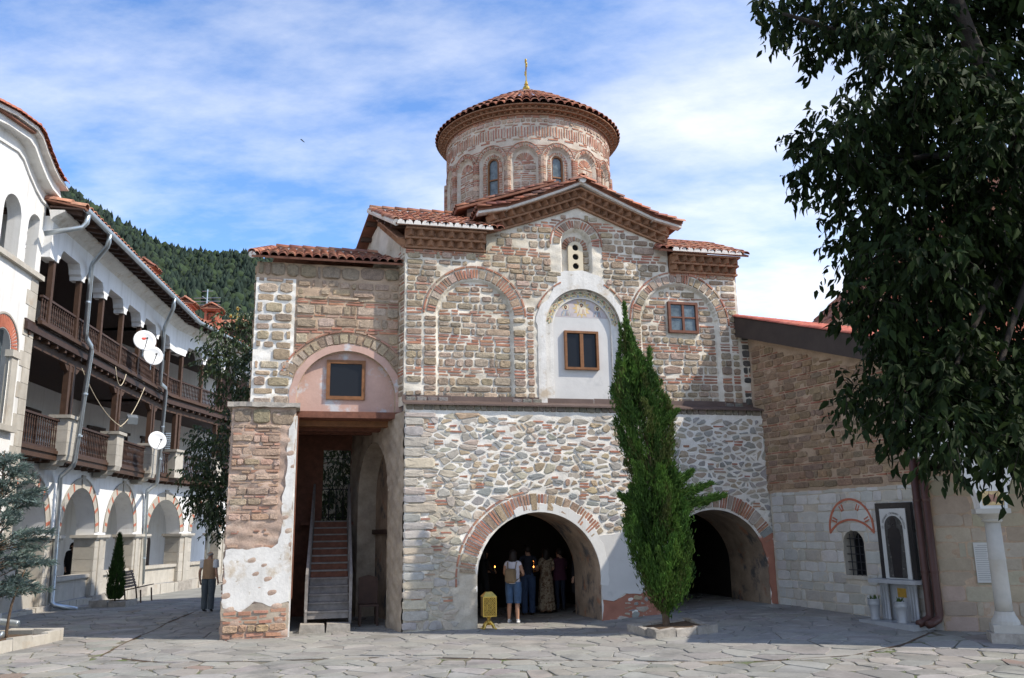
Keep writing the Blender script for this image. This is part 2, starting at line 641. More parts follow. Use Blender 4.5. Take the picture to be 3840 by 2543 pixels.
def fill_courses(ms, fr, u0, u1, z0, z1, courses, cutfs, d0, ufn=None, wob=.02, topfn=None, stone_w=(.22, .50), gap=.035, sh=.025,
                 scol=col_tufa, smat='tufa', bcol=col_brick, sname='stone', weight=1.0, depthfn=None):
    z, k = z0, 0
    ph = rnd.uniform(0, 6)
    while z < z1 - .03:
        ty, h = courses[k % len(courses)]
        h *= rnd.uniform(.9, 1.1)
        k += 1
        zt = min(z + h, z1)
        cuts = [c for c in (f(z, zt) for f in cutfs) if c]
        a0, a1 = (ufn(z, zt) if ufn else (u0, u1))
        for p, q in intervals(a0, a1, cuts):
            u = p + .01
            while u < q - .05:
                w = rnd.uniform(*stone_w) * (1.0 if ty == 'S' else .95)
                if ty == 'S' and rnd.random() < .12:
                    w *= 1.45
                if ty == 'S' and rnd.random() < .14:
                    w = rnd.uniform(.10, .18)
                e = u + w
                if q - e < .14:
                    e = q - .005
                wz = wob * math.sin(u * 1.9 + ph + z * 3) + wob * .6 * math.sin(u * 5.1 + z * 7)
                ztop = zt
                if topfn:
                    ztop = min(zt, topfn(u), topfn(e - gap))
                if ztop - z > .05:
                    dd = d0 + (depthfn((u + e) / 2, (z + zt) / 2) if depthfn else 0)
                    if ty == 'S':
                        if rnd.random() > .03:
                            g = gap * rnd.uniform(.7, 1.5)
                            ms.rect(fr, u + g / 2, e - g / 2, z + g * .4 + wz, ztop - g * .4 + wz, dd, sh * rnd.uniform(.5, 1.5), scol(), smat, sname, weight=weight)
                    elif rnd.random() > .06:
                        ms.brick(fr, u + .01, e - .02, z + .015 + wz, ztop - .016 + wz, dd, sh * .7 * rnd.uniform(.5, 1.4), bcol(), weight=weight)
                u = e
        z = zt


def ring(ms, fr, cx, zs, r0, r1, a0, a1, d0, h, seq=None, smat='tufa', scol=col_tufa, skip=None):
    """voussoirs: stones and packets of thin bricks, from angle a0 to a1 (degrees, 0 = right, 90 = crown)"""
    rm = (r0 + r1) / 2
    a = a0
    while a < a1 - 1:
        if rnd.random() < (.42 if seq is None else seq):
            w = math.degrees(rnd.uniform(.14, .24) / rm)
            items = [('S', w)]
        else:
            items = [('B', math.degrees(rnd.uniform(.062, .082) / rm)) for _ in range(rnd.choice([2, 3, 3]))]
        for ty, w in items:
            w = min(w, a1 - a)
            g = math.degrees(.013 / rm) if ty == 'B' else math.degrees(.018 / rm)
            b0, b1 = R(a + g), R(a + w - g)
            if b1 > b0 and not (skip and skip(a + w / 2)):
                q = r0 + rnd.uniform(0, .03), r1 - rnd.uniform(0, .04)
                poly = [(cx + r * math.cos(t), zs + r * math.sin(t)) for r, t in ((q[0], b0), (q[1], b0), (q[1], b1), (q[0], b1))]
                poly = poly[::-1]
                if ty == 'S':
                    ms.piece(fr, poly, d0, h * rnd.uniform(.7, 1.3), scol(), 'stone', smat, simple=True)
                else:
                    ms.piece(fr, poly, d0, h * rnd.uniform(.6, 1.1), col_brick(), 'brick', 'brick', simple=True)
            a += w


def hood(ms, fr, cx, zs, r, w, a0, a1, d0, h, seg=.26):
    """thin bricks laid along the extrados"""
    a = a0
    while a < a1:
        b = min(a1, a + math.degrees(rnd.uniform(seg * .8, seg * 1.2) / r))
        p = [(cx + rr * math.cos(R(t)), zs + rr * math.sin(R(t))) for rr, t in ((r, a + .4), (r + w, a + .4), (r + w, (a + b) / 2), (r + w, b - .4), (r, b - .4), (r, (a + b) / 2))][::-1]
        ms.piece(fr, p, d0, h, col_brick(), 'brick', 'brick', simple=True)
        a = b


def wallgrid(name, fr, u0, u1, z0, z1, step, mat, parent, depth=None, holes=(), top=None, ufn=None, amp=.008, base=0.0, matfn=None):
    """wall face as a fine sheet; depth(u,z) -> recess, holes: list of (cx, half, springing, floor) arches; top(u) -> height"""
    nu, nz = max(2, int((u1 - u0) / step)), max(2, int((z1 - z0) / step))
    us, zs = np.linspace(u0, u1, nu + 1), np.linspace(z0, z1, nz + 1)
    Uu, Z = np.meshgrid(us, zs)
    if ufn is not None:
        Uu = ufn(Uu, Z)
    if top is not None:
        T = top(Uu)
        Z = z0 + (Z - z0) / (z1 - z0) * (T - z0)
    keep = np.ones((nz, nu), bool)
    uc, zc = (Uu[:-1, :-1] + Uu[1:, 1:]) / 2, (Z[:-1, :-1] + Z[1:, 1:]) / 2
    for cx, hw, sp, fl in holes:
        def sd(u, z):
            return np.where(z > sp, np.hypot(u - cx, z - sp) - hw, np.abs(u - cx) - hw)
        keep &= ~((sd(uc, zc) < 0) & (zc > fl))
        s_ = sd(Uu, Z)
        near = (np.abs(s_) < step * .75) & (Z > fl - step)
        gu = np.where(Z > sp, (Uu - cx) / np.maximum(np.hypot(Uu - cx, Z - sp), 1e-6), np.sign(Uu - cx))
        gzv = np.where(Z > sp, (Z - sp) / np.maximum(np.hypot(Uu - cx, Z - sp), 1e-6), 0)
        Uu = np.where(near, Uu - gu * s_, Uu)
        Z = np.where(near, Z - gzv * s_, Z)
    D = np.zeros_like(Uu) + base
    if depth is not None:
        D = D - depth(Uu, Z)
    D = D + amp * (np.sin(Uu * 7.1 + Z * 3.3) + np.sin(Uu * 13.7 - Z * 17.9) * .7 + np.sin(Z * 23.1 + Uu * 5.0) * .6)
    V = fr.np(Uu, D, Z).reshape(-1, 3)
    i = np.arange(nz)[:, None] * (nu + 1) + np.arange(nu)[None, :]
    Q = np.stack([i, i + 1, i + nu + 2, i + nu + 1], -1)[keep]
    o = fast_mesh(name, V, Q, mat, parent, smooth=False)
    if matfn is not None:
        o.data.polygons.foreach_set('material_index', matfn(uc[keep], zc[keep]).astype(np.int32))
    return o


def arch_pts(cx, hw, sp, fl, n=24):
    return [(cx - hw, fl)] + [(cx - hw * math.cos(math.pi * k / n), sp + hw * math.sin(math.pi * k / n)) for k in range(n + 1)] + [(cx + hw, fl)]


def reveal(name, fr, pts, d0, d1, mat, parent, flare=0.0):
    """soffit strip of an opening outline between depths d0 and d1"""
    b = MB()
    n = len(pts)
    cx = sum(p[0] for p in pts) / n
    steps = 4
    V, F = [], []
    for k in range(steps + 1):
        t = k / steps
        for u, z in pts:
            V.append(fr.P(u, d0 + (d1 - d0) * t, z))
    for k in range(steps):
        for i in range(n - 1):
            F.append((k * n + i, k * n + i + 1, (k + 1) * n + i + 1, (k + 1) * n + i))
    b.add(V, F)
    return b.build(name, mat, parent)


# -------- roof tiles and toothed cornices
TILE_COLS = [(.36, .145, .085), (.40, .165, .095), (.32, .125, .075), (.38, .185, .12), (.27, .115, .08), (.41, .20, .13), (.23, .12, .09)]
TILE_GREY = [(.34, .20, .15), (.30, .17, .13), (.40, .24, .18), (.28, .18, .145), (.36, .25, .20)]


def tile_geo(w=.2, L=.36, th=.016):
    V, F = [], []
    n = 6
    for e, (y, rr, lift) in enumerate(((0, .5 * w, .012), (L, .43 * w, 0.0))):
        for k in range(n + 1):
            a = math.pi * k / n
            V.append((-rr * math.cos(a), y, rr * .85 * math.sin(a) + lift))
    for k in range(n + 1):
        a = math.pi * k / n
        rr = .5 * w - th
        V.append((-rr * math.cos(a), 0.0, rr * .85 * math.sin(a) + .012))
    for k in range(n):
        F.append((k, k + 1, n + 2 + k, n + 1 + k))
        F.append((2 * (n + 1) + k, 2 * (n + 1) + k + 1, k + 1, k))
    return V, F


TV, TF = tile_geo()
TVa = np.array(TV)
TFa = np.array(TF)


class Tiles:
    def __init__(s):
        s.items = []

    def add(s, M, col, weight=1.0):
        s.items.append((weight, M, col))

    def plane(s, P0, A, B, nA, nB, w=.2, L=.29, cols=TILE_COLS, ok=None, weight=1.0, jitter=1.0):
        """P0 eave corner, A unit along the eave, B unit up the slope, counts of columns and rows"""
        A, B, P0 = Vector(A).normalized(), Vector(B).normalized(), Vector(P0)
        Nn = A.cross(B)
        if Nn.z < 0:
            Nn = -Nn
        for i in range(nA):
            for j in range(nB):
                a, b = (i + .5) * w, j * L
                if ok and not ok(a, b):
                    continue
                q = P0 + A * (a + rnd.uniform(-.012, .012) * jitter) + B * (b + rnd.uniform(-.015, .015) * jitter) + Nn * (.012 * (j % 2))
                t = Nn.copy()
                t.rotate(Matrix.Rotation(rnd.uniform(-.06, .06) * jitter, 3, B))
                x = B.cross(t).normalized()
                M = Matrix(((x.x, B.x, t.x, q.x), (x.y, B.y, t.y, q.y), (x.z, B.z, t.z, q.z), (0, 0, 0, 1))) @ Matrix.Diagonal((w / .2, L / .29, w / .2, 1))
                s.add(M, jit(rnd.choice(cols), .12, .05), weight * (1.5 if j < 2 else 1))

    def flush(s, parent, limit=300, name='roof_tile'):
        s.items.sort(key=lambda t: -t[0])
        meshes = {}
        for k, (w, M, col) in enumerate(s.items[:limit]):
            v = k % 12
            if v not in meshes:
                ob = mesh_obj(name, TV, TF, 'rooftile', None, None, [col] * len(TF), smooth=True)
                meshes[v] = ob.data
            else:
                ob = bpy.data.objects.new(name, meshes[v])
                COL.objects.link(ob)
            setpar(ob, parent)
            ob.matrix_basis = M
        rest = s.items[limit:]
        if rest:
            n = len(TVa)
            V = np.concatenate([TVa @ np.array(M.to_3x3()).T + np.array(M.translation) for _, M, _ in rest])
            Q = np.concatenate([TFa + k * n for k in range(len(rest))])
            fc = np.repeat(np.array([c for _, _, c in rest]), len(TFa), axis=0)
            kind(fast_mesh('roof_covering', V, Q, 'rooftile', parent, fc, smooth=True), 'stuff')
        s.items = []


_tooth = {}


def tooth(parent, P, A, out, w=.17, pr=.14, h=.13, name='cornice_tooth'):
    """brick set corner-on: P is the middle of its back edge, A along the wall, out = outward"""
    key = (round(w, 3), round(pr, 3), round(h, 3))
    if key not in _tooth:
        V = [(-w / 2, 0, 0), (w / 2, 0, 0), (0, pr, 0.02), (-w / 2, 0, h), (w / 2, 0, h), (0, pr * 1.02, h)]
        F = [(0, 2, 1), (3, 4, 5), (0, 3, 5, 2), (2, 5, 4, 1), (1, 4, 3, 0)]
        o = mesh_obj(name, V, F, 'cornice_brick')
        _tooth[key] = o.data
    else:
        o = bpy.data.objects.new(name, _tooth[key])
        COL.objects.link(o)
    A, out = Vector(A).normalized(), Vector(out).normalized()
    z = A.cross(out)
    if z.z < 0:
        z = -z
    setpar(o, parent)
    o.matrix_basis = Matrix(((A.x, out.x, z.x, P[0]), (A.y, out.y, z.y, P[1]), (A.z, out.z, z.z, P[2]), (0, 0, 0, 1)))
    return o


# -------- Voronoi cells by clipping
def clip_poly(poly, px, py, nx, ny):
    """keep the side where (x-px)*nx+(y-py)*ny <= 0"""
    out = []
    n = len(poly)
    for i in range(n):
        a, b = poly[i], poly[(i + 1) % n]
        da = (a[0] - px) * nx + (a[1] - py) * ny
        db = (b[0] - px) * nx + (b[1] - py) * ny
        if da <= 0:
            out.append(a)
        if (da < 0 < db) or (db < 0 < da):
            t = da / (da - db)
            out.append((a[0] + (b[0] - a[0]) * t, a[1] + (b[1] - a[1]) * t))
    return out


def voronoi(pts, rad):
    pts = np.asarray(pts)
    cells = []
    g = {}
    for i, p in enumerate(pts):
        g.setdefault((int(p[0] // rad), int(p[1] // rad)), []).append(i)
    for i, p in enumerate(pts):
        gx, gy = int(p[0] // rad), int(p[1] // rad)
        nb = [j for a in (-1, 0, 1) for b in (-1, 0, 1) for j in g.get((gx + a, gy + b), ()) if j != i]
        nb.sort(key=lambda j: (pts[j][0] - p[0]) ** 2 + (pts[j][1] - p[1]) ** 2)
        poly = [(p[0] - rad, p[1] - rad), (p[0] + rad, p[1] - rad), (p[0] + rad, p[1] + rad), (p[0] - rad, p[1] + rad)]
        for j in nb[:18]:
            q = pts[j]
            nx, ny = q[0] - p[0], q[1] - p[1]
            poly = clip_poly(poly, (p[0] + q[0]) / 2, (p[1] + q[1]) / 2, nx, ny)
            if len(poly) < 3:
                break
        cells.append(poly)
    return cells


def shrink(poly, g, cx=None, cy=None):
    """inset a convex polygon by g"""
    n = len(poly)
    out = poly
    for i in range(n):
        a, b = poly[i], poly[(i + 1) % n]
        ex, ey = b[0] - a[0], b[1] - a[1]
        L = math.hypot(ex, ey)
        if L < 1e-6:
            continue
        nx, ny = ey / L, -ex / L
        out = clip_poly(out, a[0] - nx * g, a[1] - ny * g, nx, ny)
        if len(out) < 3:
            return []
    return out


def soften(poly, k=.25, jt=0.0):
    """cut corners, at most 12 points"""
    out = []
    n = len(poly)
    for i in range(n):
        a, b = poly[i], poly[(i + 1) % n]
        L = math.hypot(b[0] - a[0], b[1] - a[1])
        if L < .03:
            out.append(((a[0] + b[0]) / 2, (a[1] + b[1]) / 2))
            continue
        for t in (k, 1 - k):
            out.append((a[0] + (b[0] - a[0]) * t + rnd.uniform(-jt, jt), a[1] + (b[1] - a[1]) * t + rnd.uniform(-jt, jt)))
    return out
# ================================================================ GROUND
def grid_sheet(name, xs, ys, zf, mat, dz=0.0, smooth=True):
    X, Y = np.meshgrid(xs, ys)
    Z = np.array([[zf(x, y) + dz for x in xs] for y in ys])
    V = np.stack([X, Y, Z], -1).reshape(-1, 3)
    nx = len(xs)
    i = np.arange(len(ys) - 1)[:, None] * nx + np.arange(nx - 1)[None, :]
    return fast_mesh(name, V, np.stack([i, i + 1, i + nx + 1, i + nx], -1).reshape(-1, 4), mat, smooth=smooth)


xs = np.concatenate([np.linspace(-900, -30, 14), np.linspace(-28, 28, 90), np.linspace(32, 900, 14)])
ys = np.concatenate([np.linspace(-400, 2, 10), np.linspace(4, 50, 80), np.linspace(54, 1500, 18)])
kind(grid_sheet('ground', xs, ys, gz, 'ground_far', -.10), 'structure')
# the seam in the paving: an open joint that rings the platform in front of the chapel
SEAM = [(-9.35, 26.3), (-8.9, 23.0), (-8.55, 21.2), (-8.3, 19.6), (-8.05, 18.2), (-7.75, 16.75), (-6.5, 15.95), (-5.2, 15.8), (-4.2, 15.85), (-3.0, 16.0), (-2.1, 16.1), (-1.1, 15.8),
        (0, 15.55), (1.5, 15.2), (2.9, 14.95), (4.2, 14.95), (5.7, 15.35), (7.0, 16.3), (8.0, 17.4)]


def inside_platform(x, y):
    poly = SEAM + [(12, 24), (12, 30), (-9.35, 30)]
    c = False
    j = len(poly) - 1
    for i in range(len(poly)):
        xi, yi = poly[i]
        xj, yj = poly[j]
        if (yi > y) != (yj > y) and x < (xj - xi) * (y - yi) / (yj - yi) + xi:
            c = not c
        j = i
    return c


paving = grid_sheet('paving', np.linspace(-13.9, 14, 120), np.linspace(9.5, 32, 110), gz, 'joint_cement', -.016)
kind(paving, 'structure')
# joints outside the platform are earth and moss instead of cement: a strip of sheet just above
ox, oy = np.linspace(-13.8, 13.8, 139), np.linspace(9.6, 19.5, 51)
Xo, Yo = np.meshgrid(ox, oy)
Zo = np.array([[gz(x, y) - .012 for x in ox] for y in oy])
ii = np.arange(50)[:, None] * 139 + np.arange(138)[None, :]
Qo = np.stack([ii, ii + 1, ii + 140, ii + 139], -1).reshape(-1, 4)
cxo, cyo = Xo.ravel()[Qo].mean(1), Yo.ravel()[Qo].mean(1)
ko = np.array([not inside_platform(x, y + .1) for x, y in zip(cxo, cyo)])
fast_mesh('earth_joint', np.stack([Xo, Yo, Zo], -1).reshape(-1, 3), Qo[ko], 'joint_earth', paving, smooth=True)
pts = []
y = 10.2
while y < 31:
    stepx, stepy = .58, .36
    x = -13.6 + rnd.uniform(0, .4)
    while x < 13:
        if not (y > 22.5 and x > 9) and not (y > 27.5 and x > -8):
            if rnd.random() > .2:
                pts.append((x + rnd.uniform(-.27, .27), y + rnd.uniform(-.19, .19)))
        x += stepx * rnd.uniform(.75, 1.25)
    y += stepy
cells = voronoi(pts, 1.3)
flag = Masonry()
C_SL = [(.262, .25, .226), (.275, .262, .236), (.25, .239, .218), (.285, .27, .24), (.265, .254, .233)]


class GroundFr:
    def P(s, x, d, y):
        return (x, y, gz(x, y) + d)


GF = GroundFr()
tufts = []
for p, c in zip(pts, cells):
    if len(c) < 3:
        continue
    ins = inside_platform(*p)
    for a, b in zip(SEAM[:-1], SEAM[1:]):
        mx, my = (a[0] + b[0]) / 2, (a[1] + b[1]) / 2
        if math.hypot(mx - p[0], my - p[1]) < 1.5:
            ex, ey = b[0] - a[0], b[1] - a[1]
            L = math.hypot(ex, ey)
            nx, ny = -ey / L, ex / L
            if (p[0] - a[0]) * nx + (p[1] - a[1]) * ny > 0:
                nx, ny = -nx, -ny
            g = .022
            c = clip_poly(c, a[0] - nx * g, a[1] - ny * g, nx, ny)
            if len(c) < 3:
                break
    if len(c) < 3:
        continue
    gap = rnd.uniform(.006, .014) if ins else rnd.uniform(.006, .020)
    q = shrink(c, gap)
    if len(q) < 3:
        continue
    q = soften(q, .14 if ins else .16, .018)
    if len(q) > 12:
        q = q[::2] if len(q) > 16 else q
    cc = jit(rnd.choice(C_SL), .07, .02)
    if not ins:
        cc = jit(rnd.choice(C_SL + [(.285, .27, .238), (.275, .255, .22)]), .14, .03)
        if rnd.random() < .015:
            cc = jit((.24, .19, .145), .1)
        if p[1] < 17:
            for _ in range(rnd.choice([0, 1, 1, 2])):
                k = rnd.randrange(len(c))
                a, b = c[k], c[(k + 1) % len(c)]
                t = rnd.random()
                tufts.append((a[0] + (b[0] - a[0]) * t, a[1] + (b[1] - a[1]) * t))
    if rnd.random() < .04:
        cc = jit((.22, .21, .185), .1)
    dist = math.hypot(p[0], p[1])
    ang = abs(math.atan2(p[0], p[1]))
    wgt = (1 / dist ** 3) * (1 if ang < R(32) and p[1] > 11.4 else .02)
    n = len(q)
    h = rnd.uniform(.0, .008)
    area = 0
    V = [GF.P(x, -.05, yy) for x, yy in q]
    mxx, myy = sum(t[0] for t in q) / n, sum(t[1] for t in q) / n
    V += [GF.P(x, h - .006, yy) for x, yy in q]
    V += [GF.P(mxx + (x - mxx) * .96, h, myy + (yy - myy) * .96) for x, yy in q]
    F = [(r * n + i, r * n + (i + 1) % n, (r + 1) * n + (i + 1) % n, (r + 1) * n + i) for r in (0, 1) for i in range(n)] + [tuple(range(2 * n, 3 * n))]
    for i in range(n):
        a, b = q[i], q[(i + 1) % n]
        area += a[0] * b[1] - b[0] * a[1]
    flag.items.append((abs(area) * wgt, 'flagstone', 'slate', V, F, cc))
flag.flush(paving)
# dark open joint under the seam
sb = MB()
V, F = [], []
for k, (x, y) in enumerate(SEAM):
    a = SEAM[max(0, k - 1)]
    b = SEAM[min(len(SEAM) - 1, k + 1)]
    L = math.hypot(b[0] - a[0], b[1] - a[1])
    nx, ny = -(b[1] - a[1]) / L, (b[0] - a[0]) / L
    w = .028 * (1 + .5 * math.sin(k * 2.3))
    V += [(x - nx * w, y - ny * w, gz(x, y) - .008), (x + nx * w, y + ny * w, gz(x, y) - .008)]
    if k:
        F.append((2 * k - 2, 2 * k - 1, 2 * k + 1, 2 * k))
sb.add(V, F)
sb.build('open_joint', 'soil', paving)

# ================================================================ CHAPEL
O2 = (-2.5039, 19.697)
FA = Fr(O2, 14.0)
chap = thing('chapel', 'small stone and brick domed chapel with a round drum and red tile roofs', 'chapel', FA.P(4.5, -4, 0))
ms = Masonry()
# ---- lower rubble wall
ARCH1 = (3.16, 1.48, 1.08, -.2)
ARCH2 = (7.64, 1.40, 1.17, -.2)


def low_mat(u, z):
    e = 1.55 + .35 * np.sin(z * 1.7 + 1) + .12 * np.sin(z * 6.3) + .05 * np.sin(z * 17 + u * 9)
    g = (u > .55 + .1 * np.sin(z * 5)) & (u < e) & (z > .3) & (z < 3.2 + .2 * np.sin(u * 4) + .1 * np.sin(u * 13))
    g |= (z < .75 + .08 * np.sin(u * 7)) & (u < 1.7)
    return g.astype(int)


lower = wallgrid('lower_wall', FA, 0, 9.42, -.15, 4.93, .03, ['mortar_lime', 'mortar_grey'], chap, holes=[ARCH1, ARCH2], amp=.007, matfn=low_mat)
kindless = None
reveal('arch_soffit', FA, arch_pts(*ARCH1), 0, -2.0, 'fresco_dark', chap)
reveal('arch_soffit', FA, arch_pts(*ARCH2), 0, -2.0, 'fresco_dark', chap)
# rubble by Voronoi, stretched sideways
cand = []
z = .10
row = 0
while z < 4.85:
    u = .12 + rnd.uniform(0, .2)
    h = rnd.uniform(.105, .165)
    while u < 9.35:
        right = u > 5.6
        w = rnd.uniform(.17, .40) if not right else rnd.uniform(.17, .34)
        if rnd.random() > .18:
            cand.append((u + rnd.uniform(-.07, .07), z + rnd.uniform(-.055, .055)))
            if rnd.random() < .22:
                cand.append((u + rnd.uniform(.08, .13), z + rnd.uniform(-.07, .07)))
        u += w
    z += h * (1.0 if row % 5 else .7)
    row += 1
SX = .56
cells = voronoi([(u * SX, zz_) for u, zz_ in cand], .42)


def arch_out(u, z, A, pad):
    cx, hw, sp, fl = A
    return (math.hypot(u - cx, z - sp) if z > sp else abs(u - cx)) - hw - pad


for (u, z), c in zip(cand, cells):
    if len(c) < 3:
        continue
    ground = gz(*FA.P(u, 0, 0)[:2])
    if arch_out(u, z, ARCH1, .50) < 0 or arch_out(u, z, ARCH2, .46) < 0:
        continue
    # the plastered strip between the two arches
    if 4.6 < u < 6.4 and z < 2.02 + .06 * math.sin(u * 5) and not (z < .55 + .12 * math.sin(u * 6) and u > 4.9):
        continue
    if u > 9.0 and z < 1.95:
        continue
    poly = [(x / SX, zz_) for x, zz_ in c]
    poly = [(min(9.40, max(0.015, a)), min(4.88, max(.0, b))) for a, b in poly]
    g = rnd.uniform(.012, .034) if u > 1.6 else rnd.uniform(.006, .020)
    q = shrink(poly, g)
    if len(q) < 3:
        continue
    q = soften(q, rnd.uniform(.12, .30), .012)[:12]
    if rnd.random() < .13 and z > .6:
        # a brick slip or two bedded in the mortar instead of a stone
        cu, cz = sum(p[0] for p in q) / len(q), sum(p[1] for p in q) / len(q)
        L = rnd.uniform(.10, .17)
        for k in range(rnd.choice([1, 1, 2])):
            zq = cz + (k - .5) * .07
            ms.brick(FA, cu - L, cu + L * rnd.uniform(.5, 1), zq - .02, zq + .02, 0, .016, col_brick())
        continue
    cc = col_field()
    if u > 5.6:
        cc = jit(rnd.choice([(.37, .345, .30), (.33, .315, .285), (.40, .365, .305), (.38, .31, .23), (.31, .30, .28), (.40, .34, .27)]), .13, .03)
    elif u < 1.4 and z < 4.4:
        cc = jit(rnd.choice([(.41, .38, .325), (.38, .355, .315), (.45, .395, .315), (.43, .375, .30)]), .12, .03)
    ms.piece(FA, q, 0, rnd.uniform(.006, .030), cc, 'stone', 'fieldstone')
# large squared quoins at the left corner
z = .02
while z < 4.8:
    h = rnd.uniform(.14, .30)
    ms.rect(FA, -.02, rnd.uniform(.3, .75), z + .015, min(z + h, 4.87) - .012, .012, .03, jit(rnd.choice([(.40, .375, .34), (.43, .39, .33), (.47, .41, .32), (.36, .345, .32)]), .1, .03), 'fieldstone')
    z += h
# voussoirs
ring(ms, FA, ARCH1[0], ARCH1[2], 1.52, 1.93, 32, 176, .004, .03, smat='tufa', skip=lambda a: 46 < a < 96 and False)
ring(ms, FA, ARCH2[0], ARCH2[2], 1.44, 1.83, 20, 150, .004, .03, seq=.6, smat='fieldstone', scol=col_field)
hood(ms, FA, ARCH1[0], ARCH1[2], 1.95, .045, 100, 185, .004, .022)
# plaster: ring on the right of the big arch, strip between arches, red patch by the corner
b = MB()
pl = []
n = 26
for k in range(n + 1):
    t = R(-8 + (112 + 8) * k / n)
    w = 1.50 + .24 * (1 - abs(k / n - .45) * .7) + .02 * math.sin(k * 2.1)
    pl.append((t, w))
V, F = [], []
for k, (t, w) in enumerate(pl):
    for r, d in ((1.482, .002), (1.482, .03), (w, .034), (w + .02, .002)):
        V.append(FA.P(ARCH1[0] + r * math.cos(t), d, max(.3, ARCH1[2] + r * math.sin(t))))
    if k:
        for e in range(3):
            F.append((4 * k - 4 + e, 4 * k + e, 4 * k + e + 1, 4 * k - 3 + e))
b.add(V, F)
b.build('arch_plaster', 'plaster_white', chap)


def patch(name, fr, outline, d, mat, parent, n=16, jt=.02):
    """raised plaster patch with a ragged rim and a real edge"""
    pts_ = []
    m = len(outline)
    for i in range(m):
        a, b_ = outline[i], outline[(i + 1) % m]
        L = math.hypot(b_[0] - a[0], b_[1] - a[1])
        k = max(1, int(L / .12))
        for t in range(k):
            pts_.append((a[0] + (b_[0] - a[0]) * t / k + rnd.uniform(-jt, jt), a[1] + (b_[1] - a[1]) * t / k + rnd.uniform(-jt, jt)))
    bm = bmesh.new()
    v0 = [bm.verts.new(fr.P(u, -.01, z)) for u, z in pts_]
    cu, cz = sum(p[0] for p in pts_) / len(pts_), sum(p[1] for p in pts_) / len(pts_)
    v1 = [bm.verts.new(fr.P(u + (cu - u) * .01, d, z + (cz - z) * .01)) for u, z in pts_]
    L = len(pts_)
    for i in range(L):
        bm.faces.new((v0[i], v0[(i + 1) % L], v1[(i + 1) % L], v1[i]))
    for tri in tessellate_polygon([[Vector((u, z, 0)) for u, z in pts_]]):
        bm.faces.new([v1[i] for i in tri])
    me = bpy.data.meshes.new(name)
    bm.to_mesh(me)
    bm.free()
    me.materials.append(MATS[mat])
    o = bpy.data.objects.new(name, me)
    COL.objects.link(o)
    setpar(o, parent)
    return o


patch('plaster_strip', FA, [(4.645, .55), (4.66, 1.2), (4.62, 1.45), (4.45, 1.85), (4.55, 2.02), (5.3, 2.06), (6.1, 2.02), (6.32, 1.8), (6.22, 1.2), (6.23, .75), (5.9, .82), (5.6, .62), (5.2, .66), (4.95, .48)], .03, 'plaster_grey', chap)
patch('plaster_strip', FA, [(4.65, .02), (4.67, .6), (5.0, .5), (5.3, .68), (5.7, .66), (6.0, .84), (6.22, .75), (6.22, .05)], .012, 'plaster_red', chap)
patch('plaster_strip', FA, [(9.05, .28), (9.04, 1.2), (8.95, 1.6), (8.8, 1.9), (9.15, 2.0), (9.40, 1.95), (9.41, 1.0), (9.40, .3)], .028, 'plaster_red', chap)
# coping course and metal flashing
u = .02
while u < 9.35:
    w = rnd.uniform(.14, .26)
    ms.rect(FA, u, min(9.42, u + w - .02), 4.93, 5.07, -.03, .05, jit((.22, .19, .15), .15), 'fieldstone', 'stone')
    u += w
box_part('coping_core', FA, 0, 9.42, -.36, -.02, 4.90, 5.075, 'mortar_white', chap)
b = MB()
for k in range(8):
    a0, a1 = -.05 + k * 1.2, -.05 + (k + 1) * 1.2 - .006
    a1 = min(a1, 9.46)
    V = [FA.P(a0, .10, 5.085), FA.P(a1, .10, 5.085), FA.P(a1, -.345, 5.21), FA.P(a0, -.345, 5.21), FA.P(a0, .10, 5.045), FA.P(a1, .10, 5.045), FA.P(a0, -.345, 5.20), FA.P(a1, -.345, 5.20)]
    b.add(V, [(0, 1, 2, 3), (4, 5, 1, 0), (4, 6, 7, 5), (1, 5, 7, 2), (0, 3, 6, 4)])
    b.add([FA.P(a0, -.33, 5.20), FA.P(a1, -.33, 5.20), FA.P(a1, -.33, 5.33 - .012 * (k % 2)), FA.P(a0, -.33, 5.33 - .012 * (k % 2))], [(0, 1, 2, 3)])
b.build('flashing', 'metal_brown', chap)

# ---- rooms behind the arches
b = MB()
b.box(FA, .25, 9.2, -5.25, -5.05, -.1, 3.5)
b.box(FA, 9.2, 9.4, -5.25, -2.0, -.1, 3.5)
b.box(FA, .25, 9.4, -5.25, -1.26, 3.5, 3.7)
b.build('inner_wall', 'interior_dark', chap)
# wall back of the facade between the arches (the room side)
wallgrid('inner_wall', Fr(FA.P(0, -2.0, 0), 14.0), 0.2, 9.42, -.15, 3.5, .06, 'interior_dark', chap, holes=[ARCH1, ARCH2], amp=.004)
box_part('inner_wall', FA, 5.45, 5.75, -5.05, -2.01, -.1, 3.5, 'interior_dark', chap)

# ---- upper wall with blind arches
ZB = 5.18
UP = -.35
N1 = (1.74, .94, 7.31)      # centre, half-width, springing (left blind arch)
N2 = (4.55, 1.02, 7.16)     # painted niche in the middle
N3 = (7.22, 1.08, 7.36)     # right blind arch with window
N4 = (4.42, .40, 9.38)      # small arch with the three round holes


def gable(u):
    """underside of the cornice: two low shoulders and a flared gable between"""
    u = np.asarray(u, dtype=float)
    t = np.clip(np.abs(u - 4.5) / 2.47, 0, 1)
    g = 9.46 + .92 * (1 - t) ** 1.0 + .07 * (1 - t) * t * -1.2
    return np.where(np.abs(u - 4.5) < 2.47, g, np.where(u < 4.5, 8.97, 8.74))


